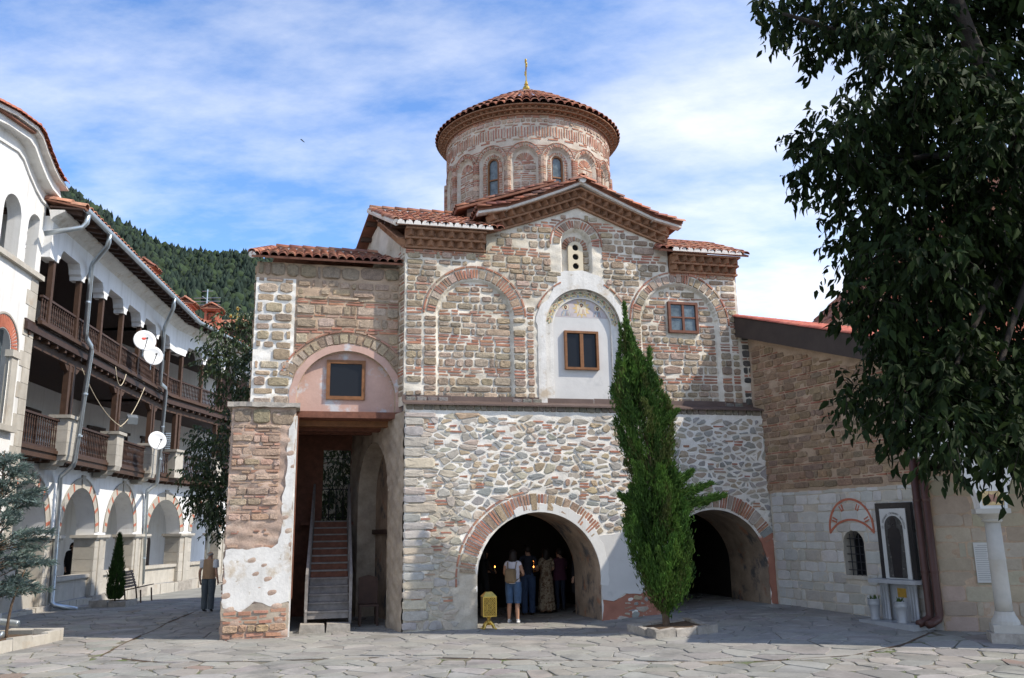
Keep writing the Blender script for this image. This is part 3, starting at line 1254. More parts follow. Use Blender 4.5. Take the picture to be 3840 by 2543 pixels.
def niche_depth(u, z):
    d = np.zeros_like(u)
    for (cx, hw, sp), dep, fl in ((N1, .07, ZB), (N2, .22, ZB), (N3, .13, ZB)):
        inside = (np.where(z > sp, np.hypot(u - cx, z - sp), np.abs(u - cx)) < hw) & (z > fl)
        d = np.where(inside, dep, d)
    cx, hw, sp = N4
    inside = (np.where(z > sp, np.hypot(u - cx, z - sp), np.abs(u - cx)) < hw) & (z > 8.62)
    return np.where(inside, .16, d)


us = 0
FU = Fr(FA.P(0, UP, 0), 14.0)
# split into three sheets so that each has its own flat or sloped head
for (a, bb) in ((0, 2.03), (2.03, 6.97), (6.97, 8.92)):
    wallgrid('upper_wall', FU, a, bb, ZB - .1, 9.0, .03, 'mortar_white', chap, depth=niche_depth, top=(lambda u, a=a, bb=bb: gable(np.clip(u, a + .001, bb - .001))))
# lower return beside the wing roof
wallgrid('upper_wall', FU, 8.92, 9.45, ZB - .1, 7.2, .05, 'mortar_white', chap)
fill_courses(ms, FU, 8.93, 9.44, ZB + .02, 7.1, [('S', .2), ('S', .16), ('B', .07)], [], 0, scol=lambda: jit((.10, .095, .085), .3), stone_w=(.15, .3))
COURSES = [('S', .13), ('S', .15), ('S', .21), ('B', .08), ('B', .08), ('B', .08), ('S', .22), ('S', .17), ('S', .18), ('B', .08), ('B', .08), ('B', .08),
           ('S', .18), ('S', .15), ('S', .17), ('B', .075), ('B', .075), ('S', .17), ('S', .18), ('B', .075), ('S', .16), ('B', .07), ('S', .19), ('S', .16)]
cuts = [arch_cut(N1[0], N1[2], 1.30, 0), arch_cut(N2[0], N2[2], 1.30, 0), arch_cut(N3[0], N3[2], 1.42, 0)]


def plaster_cut(z0, z1):
    return (4.0, 5.1) if 8.3 < z1 and z0 < 8.72 else None


cuts4 = [arch_cut(N4[0], N4[2], .68, 0, 8.6)]


def dark_low(base=col_tufa):
    return base()


st = rnd.getstate()
fill_courses(ms, FU, .02, 8.88, ZB + .12, 10.3, COURSES, cuts + cuts4 + [plaster_cut], 0, topfn=lambda u: float(gable(u)) - .02, gap=.038, sh=.028, wob=.014, stone_w=(.17, .42))
# inside the blind arches


def inner(cx, hw, sp):
    def f(z0, z1):
        z_ = z1
        if z_ <= sp:
            return (cx - hw + .02, cx + hw - .02)
        k = z_ - sp
        if k >= hw:
            return (cx, cx)
        w = math.sqrt(hw * hw - k * k) - .02
        return (cx - w, cx + w)
    return f


fill_courses(ms, FU, 0, 0, ZB + .12, N1[2] + N1[1] - .03, COURSES, [], -.07, ufn=inner(*N1), gap=.04, sh=.028, wob=.014, stone_w=(.18, .42))
WIN3 = (6.93, 7.78, 7.14, 7.98)
fill_courses(ms, FU, 0, 0, ZB + .12, N3[2] + N3[1] - .03, COURSES, [lambda z0, z1: (WIN3[0] - .03, WIN3[1] + .03) if z1 > WIN3[2] and z0 < WIN3[3] else None], -.13, ufn=inner(*N3), gap=.04, sh=.028, wob=.014, stone_w=(.18, .42))
# pilasters between the arch rings below the springing
for cx, hw, sp, r1 in ((N1[0], N1[1], N1[2], 1.30), (N3[0], N3[1], N3[2], 1.42)):
    for sgn in (-1, 1):
        a, c = (cx - r1, cx - hw) if sgn < 0 else (cx + hw, cx + r1)
        fill_courses(ms, FU, a + .01, c - .01, ZB + .12, sp, COURSES, [], 0, stone_w=(.3, .5), gap=.034, sh=.028, wob=.012)
ring(ms, FU, N1[0], N1[2], .97, 1.24, 4, 176, .004, .03)
hood(ms, FU, N1[0], N1[2], 1.26, .045, 2, 178, .006, .03)
ring(ms, FU, N3[0], N3[2], 1.11, 1.36, 2, 178, .004, .03, seq=.72)
hood(ms, FU, N3[0], N3[2], 1.38, .04, 0, 180, .006, .03)
hood(ms, FU, N2[0], N2[2], 1.27, .04, 20, 64, .006, .03)
hood(ms, FU, N2[0], N2[2], 1.27, .04, 116, 160, .006, .03)
ring(ms, FU, N4[0], N4[2], .42, .66, -6, 186, .004, .03)
hood(ms, FU, N4[0], N4[2], .68, .035, -4, 184, .006, .028, .2)
ring(ms, FU, N4[0], 9.26, .21, .38, 0, 180, -.158, .05, seq=.1)
for z in (8.72, 8.9, 9.08):
    ms.rect(FU, N4[0] + .22, N4[0] + .38, z, z + .15, -.158, .05, col_tufa())
# grimy stones along the flashing
for k in range(34):
    u = .05 + k * .26
    if abs(u - N2[0]) > 1.25 and u < 8.75:
        ms.rect(FU, u, u + .23, ZB + .0, ZB + .115, (-.07 if abs(u - N1[0]) < .9 else -.13 if abs(u - N3[0]) < 1.05 else 0), .03, jit((.20, .19, .17), .2), 'tufa')
# white plaster round the painted niche
b = MB()


def band(bmb, fr, cx, sp, r0, r1fn, zb, d, a0=0, a1=180, n=40, thick=.02):
    V, F = [], []
    seq = [(cx + r0 * 1.0, zb, cx + r1fn(0), zb)] if a0 == 0 else []
    for k in range(n + 1):
        t = a0 + (a1 - a0) * k / n
        r1 = r1fn(t)
        seq.append((cx + r0 * math.cos(R(t)), sp + r0 * math.sin(R(t)), cx + r1 * math.cos(R(t)), sp + r1 * math.sin(R(t))))
    if a0 == 0:
        seq.append((cx - r0, zb, cx - r1fn(180), zb))
    for k, (a_, b_, c_, d_) in enumerate(seq):
        V += [fr.P(a_, d - thick, b_), fr.P(a_, d, b_), fr.P(c_, d, d_), fr.P(c_, d - thick, d_)]
        if k:
            for e in range(3):
                F.append((4 * k - 4 + e, 4 * k - 3 + e, 4 * k + 1 + e, 4 * k + e))
    bmb.add(V, F)


def pr1(t):
    q = 1.22 + .05 * math.sin(R(t) * 7) + .02 * math.sin(R(t) * 17)
    if 60 < t < 130:
        q += .32 * math.sin(R((t - 60) / 70 * 180)) ** .7
    return q


band(b, FU, N2[0], N2[2], N2[1] - .01, pr1, ZB, .022, thick=.03)
b.build('niche_plaster', 'plaster_aged', chap)
# painted arch band, inner recess and panel
b = MB()
band(b, FU, N2[0], N2[2], .78, lambda t: 1.0, ZB, -.10, thick=.05)
pb = b.build('painted_band', 'plaster_aged', chap)
b = MB()
V = [FU.P(u, -.15, z) for u, z in arch_pts(N2[0], .80, N2[2], ZB)]
b.add(V, [tuple(range(len(V)))])
b.build('niche_panel', 'plaster_grey', chap)
reveal('niche_reveal', FU, arch_pts(N2[0], .785, N2[2], ZB), -.10, -.16, 'plaster_white', chap)

# frescoes: flower scroll on the band and the three haloed busts, as small painted patches
mk('fresco_ground', (.50, .45, .45), .9, .12, 3, .1, 14, spot=((.42, .34, .33), 2.6, .5, .7))
mk('fresco_ochre', (.58, .43, .22), .9, .3, 9, fine=.1)
mk('fresco_red', (.40, .22, .16), .9, .2, 5)
mk('fresco_blue', (.30, .33, .38), .9, .3, 9)
mk('fresco_cream', (.64, .57, .46), .9, .1, 5)
mk('fresco_skin', (.45, .28, .18), .9, .1, 5)
mk('fresco_green', (.16, .20, .13), .9, .2, 5)
b = MB()
band(b, FU, N2[0], N2[2], .81, lambda t: .98, N2[2], -.096, a0=8, a1=172, thick=.002)
b.build('scroll_ground', 'paint_cream', pb)


def disc(bm_, fr, u, z, r, d, mat, n=9, sx=1.0, rot=0.0, star=0.0):
    V = []
    for k in range(n):
        a = 2 * math.pi * k / n
        q = r * (1 - star * (k % 2))
        x, y = q * sx * math.cos(a), q * math.sin(a)
        V.append(fr.P(u + x * math.cos(rot) - y * math.sin(rot), d, z + x * math.sin(rot) + y * math.cos(rot)))
    bm_.add(V, [tuple(range(n))], mat)


b = MB()
for k in range(64):
    t = R(6 + 168 * (k + .5) / 64)
    r = .895 + .045 * math.sin(k * 1.25)
    u, z = N2[0] + r * math.cos(t), N2[2] + r * math.sin(t)
    q = k % 5
    disc(b, FU, u, z, rnd.uniform(.022, .036), -.092 + .0006 * (k % 3), [2, 1, 0, 2, 3][q], 7, rnd.uniform(.8, 1.6), rnd.uniform(0, 3))
    r2 = .895 - .05 * math.sin(k * 1.25)
    disc(b, FU, N2[0] + r2 * math.cos(t + .02), N2[2] + r2 * math.sin(t + .02), .030, -.090, 0 if k % 2 else 4, 6, .28, t + rnd.uniform(-.6, .6))
b.build('flower_scroll', ['fresco_green', 'fresco_red', 'fresco_ochre', 'fresco_blue', 'fresco_green'], pb)
b = MB()
lun = [(N2[0] + .775 * math.cos(R(t)), N2[2] + .775 * math.sin(R(t))) for t in range(22, 159, 4)]
b.add([FU.P(u, -.147, z) for u, z in lun], [tuple(range(len(lun)))])
lune = b.build('lunette_painting', 'fresco_ground', chap)
b = MB()
cz = N2[2] + .50
disc(b, FU, N2[0] + .01, cz + .03, .26, -.1455, 0, 24, 1.0, 0, .38)
disc(b, FU, N2[0] + .01, cz + .04, .15, -.1452, 5, 18, .8)
for du, dz, robe, rb2 in ((-.42, -.02, 2, 0), (.01, .05, 3, 1), (.44, -.02, 2, 1)):
    u_, z_ = N2[0] + du, cz + dz
    disc(b, FU, u_, z_ + .07, .088, -.1449, 0, 18)
    disc(b, FU, u_, z_ + .07, .074, -.1447, 5, 18)
    # robes: shoulders and folds
    b.add([FU.P(u_ + x, -.1444, z_ + y) for x, y in ((-.13, -.16), (-.11, -.06), (-.05, .0), (.05, .0), (.11, -.06), (.13, -.16))], [(0, 1, 2, 3, 4, 5)], robe)
    for k in range(6):
        x = -.10 + .04 * k
        b.add([FU.P(u_ + x + e, -.1441 + .0001 * k, z_ + y) for e, y in ((0, -.155), (.018, -.155), (.022 - x * .4, -.03), (.012 - x * .4, -.03))], [(0, 1, 2, 3)], [rb2, 5, robe, 1, rb2, 3][k])
    disc(b, FU, u_, z_ + .068, .050, -.1436, 6, 14, .92)
    disc(b, FU, u_, z_ + .056, .038, -.1433, 4, 14, .82)
    disc(b, FU, u_ - .015, z_ + .062, .006, -.1430, 6, 6)
    disc(b, FU, u_ + .015, z_ + .062, .006, -.1430, 6, 6)
    disc(b, FU, u_, z_ + .03, .022, -.1430, 6, 8, 1.1)
b.build('painted_figures', ['fresco_ochre', 'fresco_red', 'fresco_blue', 'fresco_cream', 'fresco_skin', 'fresco_cream', 'wood_brown'], lune)

# windows --------------------------------------------------------------


def window(name, fr, u0, u1, z0, z1, d, fw, mat, pane_mat, parent, nu=2, nz=1, depth=.07, bar=.035, label=None):
    b = MB()
    b.box(fr, u0, u0 + fw, d - depth, d, z0, z1)
    b.box(fr, u1 - fw, u1, d - depth, d, z0, z1)
    b.box(fr, u0 + fw, u1 - fw, d - depth, d - .002, z1 - fw, z1)
    b.box(fr, u0 + fw, u1 - fw, d - depth, d - .002, z0, z0 + fw)
    f = b.build(name, mat, parent)
    wu, wz = (u1 - u0 - 2 * fw) / nu, (z1 - z0 - 2 * fw) / nz
    b = MB()
    for i in range(1, nu):
        x = u0 + fw + i * wu
        b.box(fr, x - bar / 2, x + bar / 2, d - depth * .8, d - .012, z0 + fw, z1 - fw)
    for j in range(1, nz):
        zq = z0 + fw + j * wz
        b.box(fr, u0 + fw, u1 - fw, d - depth * .8, d - .016, zq - bar / 3, zq + bar / 3)
    if b.v:
        b.build('glazing_bar', mat if nz == 1 else mat, f)
    for i in range(nu):
        for j in range(nz):
            q = MB()
            x0, y0 = u0 + fw + i * wu, z0 + fw + j * wz
            q.box(fr, x0 + .004, x0 + wu - .004, d - depth * .75, d - depth * .65, y0 + .004, y0 + wz - .004)
            q.build('pane', pane_mat, f)
    return f


window('window', FU, 4.06, 4.96, 6.08, 7.08, -.06, .06, 'wood_orange', 'glass_dark', chap, 2, 1, .09, .09)
window('window', FU, WIN3[0], WIN3[1], WIN3[2], WIN3[3], -.05, .07, 'wood_red', 'glass_pale', chap, 2, 2, .08, .06)
# panel with three round holes
b = MB()
PX, PZ0, PZ1 = N4[0], 8.60, 9.46
out_ = [(PX - .2, PZ0)] + [(PX - .2 * math.cos(math.pi * k / 12), 9.27 + .2 * math.sin(math.pi * k / 12)) for k in range(13)] + [(PX + .2, PZ0)]
bm = bmesh.new()
loops = [out_] + [[(PX + .085 * math.cos(-2 * math.pi * k / 14), zc_ + .085 * math.sin(-2 * math.pi * k / 14)) for k in range(14)] for zc_ in (8.80, 9.05, 9.30)]
edges = []
for lp in loops:
    vs_ = [bm.verts.new(FU.P(u, -.06, z)) for u, z in lp]
    for i in range(len(vs_)):
        edges.append(bm.edges.new((vs_[i], vs_[(i + 1) % len(vs_)])))
bmesh.ops.triangle_fill(bm, use_beauty=True, use_dissolve=False, edges=edges)
me = bpy.data.meshes.new('pierced_panel')
r_ = bmesh.ops.extrude_face_region(bm, geom=list(bm.faces))
bmesh.ops.translate(bm, vec=FU.N * -.05, verts=[e for e in r_['geom'] if isinstance(e, bmesh.types.BMVert)])
bm.to_mesh(me)
bm.free()
me.materials.append(MATS['paint_cream'])
po = bpy.data.objects.new('pierced_panel', me)
COL.objects.link(po)
setpar(po, chap)
box_part('dark_backing', FU, PX - .19, PX + .19, -.119, -.115, PZ0, 9.4, 'black_void', chap)

# ---- side walls of the chapel (left side leans outwards in plan) and back
LS = -.2


def left_u(v):
    return LS * v


b = MB()
# solid side of the upper block, behind the stair porch, and rear, up to the eaves
V = [FA.P(0, UP, ZB - .1), FA.P(left_u(8), -8, ZB - .1), FA.P(left_u(8), -8, 9.0), FA.P(0, UP, 9.0), FA.P(left_u(2.3), -2.3, 10.35)]
b.add(V, [(1, 0, 3, 4, 2)])
V = [FA.P(8.92, UP, 4.95), FA.P(8.92, -8, 4.95), FA.P(8.92, -8, 9.2), FA.P(8.92, -2.3, 10.2), FA.P(8.92, UP, 8.74)]
b.add(V, [(0, 1, 2, 3, 4)])
V = [FA.P(left_u(8), -8, -.2), FA.P(8.92, -8, -.2), FA.P(8.92, -8, 9.2), FA.P(left_u(8), -8, 9.2)]
b.add(V, [(0, 1, 2, 3)])
b.build('side_wall', 'mortar_white', chap)
FS = Fr(FA.P(0, UP, 0), 14.0 + 90 + 11.3)     # runs into depth along the left side; outward is -N of it


class Flip:
    def __init__(s, f):
        s.f = f

    def P(s, u, d, z):
        return s.f.P(u, -d, z)

    def V(s, u, d, z):
        return Vector(s.P(u, d, z))


FSL = Flip(FS)
fill_courses(ms, FSL, .02, 1.2, ZB + .12, 8.9, COURSES, [], 0, gap=.05, sh=.028, wob=.014)
fill_courses(ms, FSL, .3, 1.9, 8.9, 9.9, [('B', .07), ('S', .16)], [], 0, topfn=lambda u: 9.0 + .55 * u, gap=.05)

# ---- cornices
def cornice(parent, fr, pts_, d0, tiers=2, slab=.05, th=.16, pr=.17, out0=.02, spacing=.245, n_skip=0):
    """pts_: polyline (u,z) along the underside; tiers of corner-set bricks between flat courses"""
    b = MB()
    zoff = 0.0
    for t in range(tiers + 1):
        dout = out0 + t * .11
        for (a, c) in zip(pts_[:-1], pts_[1:]):
            V = []
            for (u, z) in (a, c):
                for d in (d0 - .05, d0 + dout + .06):
                    V.append(fr.P(u, d, z + zoff))
            for (u, z) in (a, c):
                for d in (d0 - .05, d0 + dout + .06):
                    V.append(fr.P(u, d, z + zoff + slab))
            b.hexa([V[0], V[2], V[1], V[3], V[4], V[6], V[5], V[7]])
        zoff += slab
        if t < tiers:
            for (a, c) in zip(pts_[:-1], pts_[1:]):
                L = math.hypot(c[0] - a[0], c[1] - a[1])
                A = (fr.V(c[0], 0, c[1]) - fr.V(a[0], 0, a[1]))
                k = max(1, round(L / spacing))
                V = []
                for (u, z) in (a, c):
                    for d in (d0 - .05, d0 + dout + .005):
                        V.append(fr.P(u, d, z + zoff))
                for (u, z) in (a, c):
                    for d in (d0 - .05, d0 + dout + .005):
                        V.append(fr.P(u, d, z + zoff + th))
                b.hexa([V[0], V[2], V[1], V[3], V[4], V[6], V[5], V[7]])
                mid = fr.V((a[0] + c[0]) / 2, 0, 0)
                outv = fr.V((a[0] + c[0]) / 2, 1, 0) - mid
                for i in range(k):
                    q = (i + .5) / k
                    u, z = a[0] + (c[0] - a[0]) * q, a[1] + (c[1] - a[1]) * q
                    tooth(parent, fr.P(u, d0 + dout, z + zoff), A, outv, L / k * .96, pr, th * .97)
            zoff += th
    return b.build('cornice', 'cornice_brick', parent), zoff


gp = [(u, float(gable(u)) - .0) for u in (2.035, 2.35, 2.8, 3.3, 3.9, 4.5)]
gp[0] = (2.035, 9.47)
gpr = [(9.0 - u, z) for u, z in gp[::-1]]
cornice(chap, FU, gp, 0)
cornice(chap, FU, gpr, 0)
cornice(chap, FU, [(-.02, 8.98), (2.0, 8.98)], 0)
cornice(chap, FU, [(7.0, 8.75), (8.95, 8.75)], 0)
cornice(chap, FSL, [(.0, 8.98), (2.0, 10.15)], 0, tiers=1)
# brick string courses below the cornices
for (a, c, z) in ((.0, 2.02, 8.86), (7.0, 8.9, 8.66)):
    for r in range(2):
        u = a
        while u < c - .05:
            w = min(rnd.uniform(.22, .32), c - u)
            ms.brick(FU, u + .006, u + w - .006, z + r * .055, z + r * .055 + .045, .0, .03, col_brick())
            u += w

# ---- roofs
ti = Tiles()


def roof_slab(name, quad, th, mat, parent):
    b = MB()
    q = [Vector(p) for p in quad]
    n = (q[1] - q[0]).cross(q[3] - q[0]).normalized()
    if n.z < 0:
        n = -n
    lo = [tuple(p - n * th) for p in q]
    hi = [tuple(p) for p in q]
    b.add(lo + hi, [(0, 3, 2, 1), (4, 5, 6, 7), (0, 1, 5, 4), (1, 2, 6, 5), (2, 3, 7, 6), (3, 0, 4, 7)])
    return b.build(name, mat, parent)


def roof_field(parent, P00, P10, P11, P01, w=.2, L=.29, cols=TILE_COLS, weight=1.0, th=.05, soffit='tile_bed', lift=.01, okx=None):
    """quad: eave left, eave right, ridge right, ridge left"""
    P00, P10, P11, P01 = map(Vector, (P00, P10, P11, P01))
    roof_slab('roof_deck', (P00, P10, P11, P01), th, soffit, parent)
    A = P10 - P00
    Bv = P01 - P00
    An = A.normalized()
    skew = Bv.dot(An)
    Bp = Bv - An * skew
    LB = Bp.length
    skew2 = (P11 - P10).dot(An)
    nB = int(LB / L) + 1
    Bn = Bp.normalized()
    lo = min(0, skew)
    hi = max(A.length, A.length + skew2)
    nA = int((hi - lo) / w) + 1

    def ok(a, b_):
        a += lo
        t = min(1, b_ / LB)
        if b_ > LB - .1:
            return False
        return skew * t - .02 <= a <= A.length + skew2 * t + .06
    nn = An.cross(Bn)
    if nn.z < 0:
        nn = -nn
    ti.plane(P00 + An * lo + nn * lift, An, Bn, nA, nB, w, L, cols, ok, weight)


def ridge(P, Q, w=.24, L=.34, cols=TILE_COLS, weight=1.2, bed=True, parent=None):
    P, Q = Vector(P), Vector(Q)
    D = (Q - P)
    n = max(1, int(D.length / L))
    B = D.normalized()
    up = Vector((0, 0, 1))
    x = B.cross(up).normalized()
    t = x.cross(B).normalized()
    for i in range(n):
        q = P + B * (i * L) + t * .02
        M = Matrix(((x.x, B.x, t.x, q.x), (x.y, B.y, t.y, q.y), (x.z, B.z, t.z, q.z), (0, 0, 0, 1))) @ Matrix.Diagonal((w / .2, L / .29, w / .2, 1))
        ti.add(M, jit(rnd.choice(cols), .1, .05), weight)
    if bed and parent is not None:
        b = MB()
        b.tube([P - t * .03, Q - t * .03], w * .42, 8)
        b.build('ridge_mortar', 'tile_mortar', parent)


EZ = 9.50
# left bay: front slope, rear slope, gable end leaning out to the left
roof_field(chap, FA.P(-.28, .02, EZ), FA.P(2.35, .02, EZ), FA.P(2.6, -2.3, 10.62), FA.P(left_u(2.3) - .3, -2.3, 10.62), weight=1.3)
roof_slab('roof_deck', (FA.P(left_u(2.3) - .3, -2.3, 10.62), FA.P(2.6, -2.3, 10.62), FA.P(2.6, -4.6, 9.5), FA.P(left_u(4.6) - .3, -4.6, 9.5)), .05, 'tile_bed', chap)
ridge(FA.P(left_u(2.3) - .3, -2.3, 10.66), FA.P(2.2, -2.3, 10.66), parent=chap)
# verge tiles down the left rake
ridge(FA.P(-.27, .02, EZ + .03), FA.P(left_u(2.3) - .29, -2.3, 10.66), w=.2, L=.3, parent=chap)
# underside boards of the left gable overhang
for k in range(7):
    b = MB()
    v = .4 + k * .55
    zt = EZ - .08 + (10.62 - EZ) * (v / 2.3) if v < 2.3 else 10.54 - (v - 2.3) * .48
    b.box(FA, left_u(v) - .28, left_u(v) + .12, -v - .06, -v + .06, zt - .10, zt)
    b.build('rafter_end', 'wood_brown', chap)
# right bay
RZ = 9.27
roof_field(chap, FA.P(6.6, .02, RZ), FA.P(9.16, .02, RZ - .02), FA.P(9.16, -2.3, 10.35), FA.P(6.4, -2.3, 10.35), weight=1.2)
roof_slab('roof_deck', (FA.P(6.4, -2.3, 10.35), FA.P(9.16, -2.3, 10.35), FA.P(9.16, -4.6, 9.2), FA.P(6.4, -4.6, 9.2)), .05, 'tile_bed', chap)
# mortared tile ends along the flat eaves
for (a, c, z) in ((-.26, 2.3, EZ), (6.95, 9.14, RZ)):
    b = MB()
    n_ = int((c - a) / .2)
    for i in range(n_):
        u = a + (i + .5) * .2
        V = [FA.P(u - .1, .045, z - .03), FA.P(u + .1, .045, z - .03)] + [FA.P(u + .085 * math.cos(math.pi * k / 6), .045, z + .012 + .075 * math.sin(math.pi * k / 6)) for k in range(7)]
        W = [FA.P(u - .1, -.05, z - .03), FA.P(u + .1, -.05, z - .03)] + [FA.P(u + .085 * math.cos(math.pi * k / 6), -.05, z + .012 + .075 * math.sin(math.pi * k / 6)) for k in range(7)]
        m_ = len(V)
        b.add(V + W, [tuple(range(m_))] + [(k, m_ + k, m_ + (k + 1) % m_, (k + 1) % m_) for k in range(m_)])
    b.build('eave_mortar', 'tile_mortar', chap)
# front gable: flared slopes built in strips, ridge running back to the drum
GP = [(4.5, 11.02), (3.9, 10.74), (3.2, 10.44), (2.5, 10.16), (1.75, 9.99)]
for sgn in (1, -1):
    P = [(4.5 + (u - 4.5) * sgn, z) for u, z in GP]
    for a, c in zip(P[:-1], P[1:]):
        roof_slab('roof_deck', (FA.P(a[0], .06, a[1]), FA.P(c[0], .06, c[1]), FA.P(c[0], -3.4, c[1]), FA.P(a[0], -3.4, a[1])), .05, 'tile_bed', chap)
        # white bed under the verge tiles
        roof_slab('verge_mortar', (FA.P(a[0], .05, a[1] - .055), FA.P(c[0], .05, c[1] - .055), FA.P(c[0], -.2, c[1] - .055), FA.P(a[0], -.2, a[1] - .055)), .06, 'tile_mortar', chap)
    # tiles run down the slope; front verge shows them edge-on
    for col_i in range(17):
        v = .10 - col_i * .205
        for a, c in zip(P[:-1], P[1:]):
            p0, p1 = FA.V(c[0], v, c[1] + .012), FA.V(a[0], v, a[1] + .012)
            Bn = (p1 - p0).normalized()
            L_ = (p1 - p0).length
            n_ = max(1, round(L_ / .30))
            x = Bn.cross(Vector((0, 0, 1))).normalized()
            t = x.cross(Bn)
            for i in range(n_):
                q = p0 + Bn * (L_ * i / n_) + t * (.012 * (i % 2) + rnd.uniform(0, .01)) - Bn * .04
                ang = rnd.uniform(-.05, .05) + (-.08 if col_i == 0 else 0)
                Bq = (Bn + t * (-.09 if col_i == 0 else -.02)).normalized()
                tq = x.cross(Bq)
                M = Matrix(((x.x, Bq.x, tq.x, q.x), (x.y, Bq.y, tq.y, q.y), (x.z, Bq.z, tq.z, q.z), (0, 0, 0, 1))) @ Matrix.Diagonal((1.05, L_ / n_ / .29 * 1.12, 1.0, 1))
                ti.add(M, jit(rnd.choice(TILE_COLS), .12, .05), 1.8 if col_i == 0 else .9)
ridge(FA.P(4.5, .14, 11.02), FA.P(4.5, -3.2, 11.02), parent=chap)
# raised cross-arm roof behind the gable, against the drum
for sgn in (1, -1):
    e0, e1 = 4.5 - sgn * 3.05, 4.5 - sgn * .2
    quad = (FA.P(e0, -1.3, 10.52), FA.P(e1, -1.3, 11.52), FA.P(e1, -4.2, 11.52), FA.P(e0, -4.2, 10.52))
    # eave runs into depth
    roof_slab('roof_deck', quad, .06, 'tile_bed', chap)
    P00, P10 = Vector(FA.P(e0, -1.3, 10.52)), Vector(FA.P(e0, -4.2, 10.52))
    if sgn < 0:
        P00, P10 = P10, P00
    up = (Vector(FA.P(e1, -1.3, 11.52)) - Vector(FA.P(e0, -1.3, 10.52)))
    A = (P10 - P00).normalized()
    nn = A.cross(up.normalized())
    ti.plane(P00 + Vector((0, 0, .015)), A, up.normalized(), 14, 10, .2, .29, TILE_COLS, None, .8)
b = MB()
b.add([FA.P(1.75, -1.4, 9.5), FA.P(7.25, -1.4, 9.5), FA.P(7.25, -1.4, 10.52), FA.P(4.5, -1.4, 11.45), FA.P(1.75, -1.4, 10.52)], [(0, 1, 2, 3, 4)])
b.add([FA.P(1.75, -1.4, 9.5), FA.P(1.75, -6, 9.5), FA.P(1.75, -6, 10.5), FA.P(1.75, -1.4, 10.5)], [(0, 1, 2, 3)])
b.add([FA.P(7.25, -1.4, 9.5), FA.P(7.25, -6, 9.5), FA.P(7.25, -6, 10.5), FA.P(7.25, -1.4, 10.5)], [(3, 2, 1, 0)])
b.build('roof_upstand', 'wood_brown', chap)

# ---- drum
DR = 2.62
DC = FA.P(4.5, -5.2, 0)
FD = Cyl(DC, DR, 14.0 - 15.5)       # angle 0 faces the courtyard
DZ0, DZ1 = 10.0, 14.16
PITCH = 2 * math.pi * DR / 16
A_OFF = R(-2.0) * DR
NHW, NSP = .37, 12.75              # niche half width, springing


def drum_depth(u, z):
    x = (u - A_OFF + PITCH / 2) % PITCH - PITCH / 2
    k = np.round((u - A_OFF) / PITCH).astype(int)
    ins = (np.where(z > NSP, np.hypot(x, z - NSP), np.abs(x)) < NHW) & (z > 11.2)
    d = np.where(ins, .10, 0)
    win = (k % 2 != 0)
    i2 = (np.where(z > NSP - .02, np.hypot(x, z - NSP + .02), np.abs(x)) < .20) & (z > 11.65)
    return np.where(i2 & win, .26, d)


wallgrid('drum', FD, -math.pi * DR, math.pi * DR, DZ0, DZ1, .032, 'mortar_drum', chap, depth=drum_depth, amp=.004)
SPAN = R(112) * DR
C_PINK = [(.41, .29, .22), (.38, .275, .21), (.44, .315, .24)]


def col_dr():
    return jit(rnd.choice(C_PINK), .14, .04)


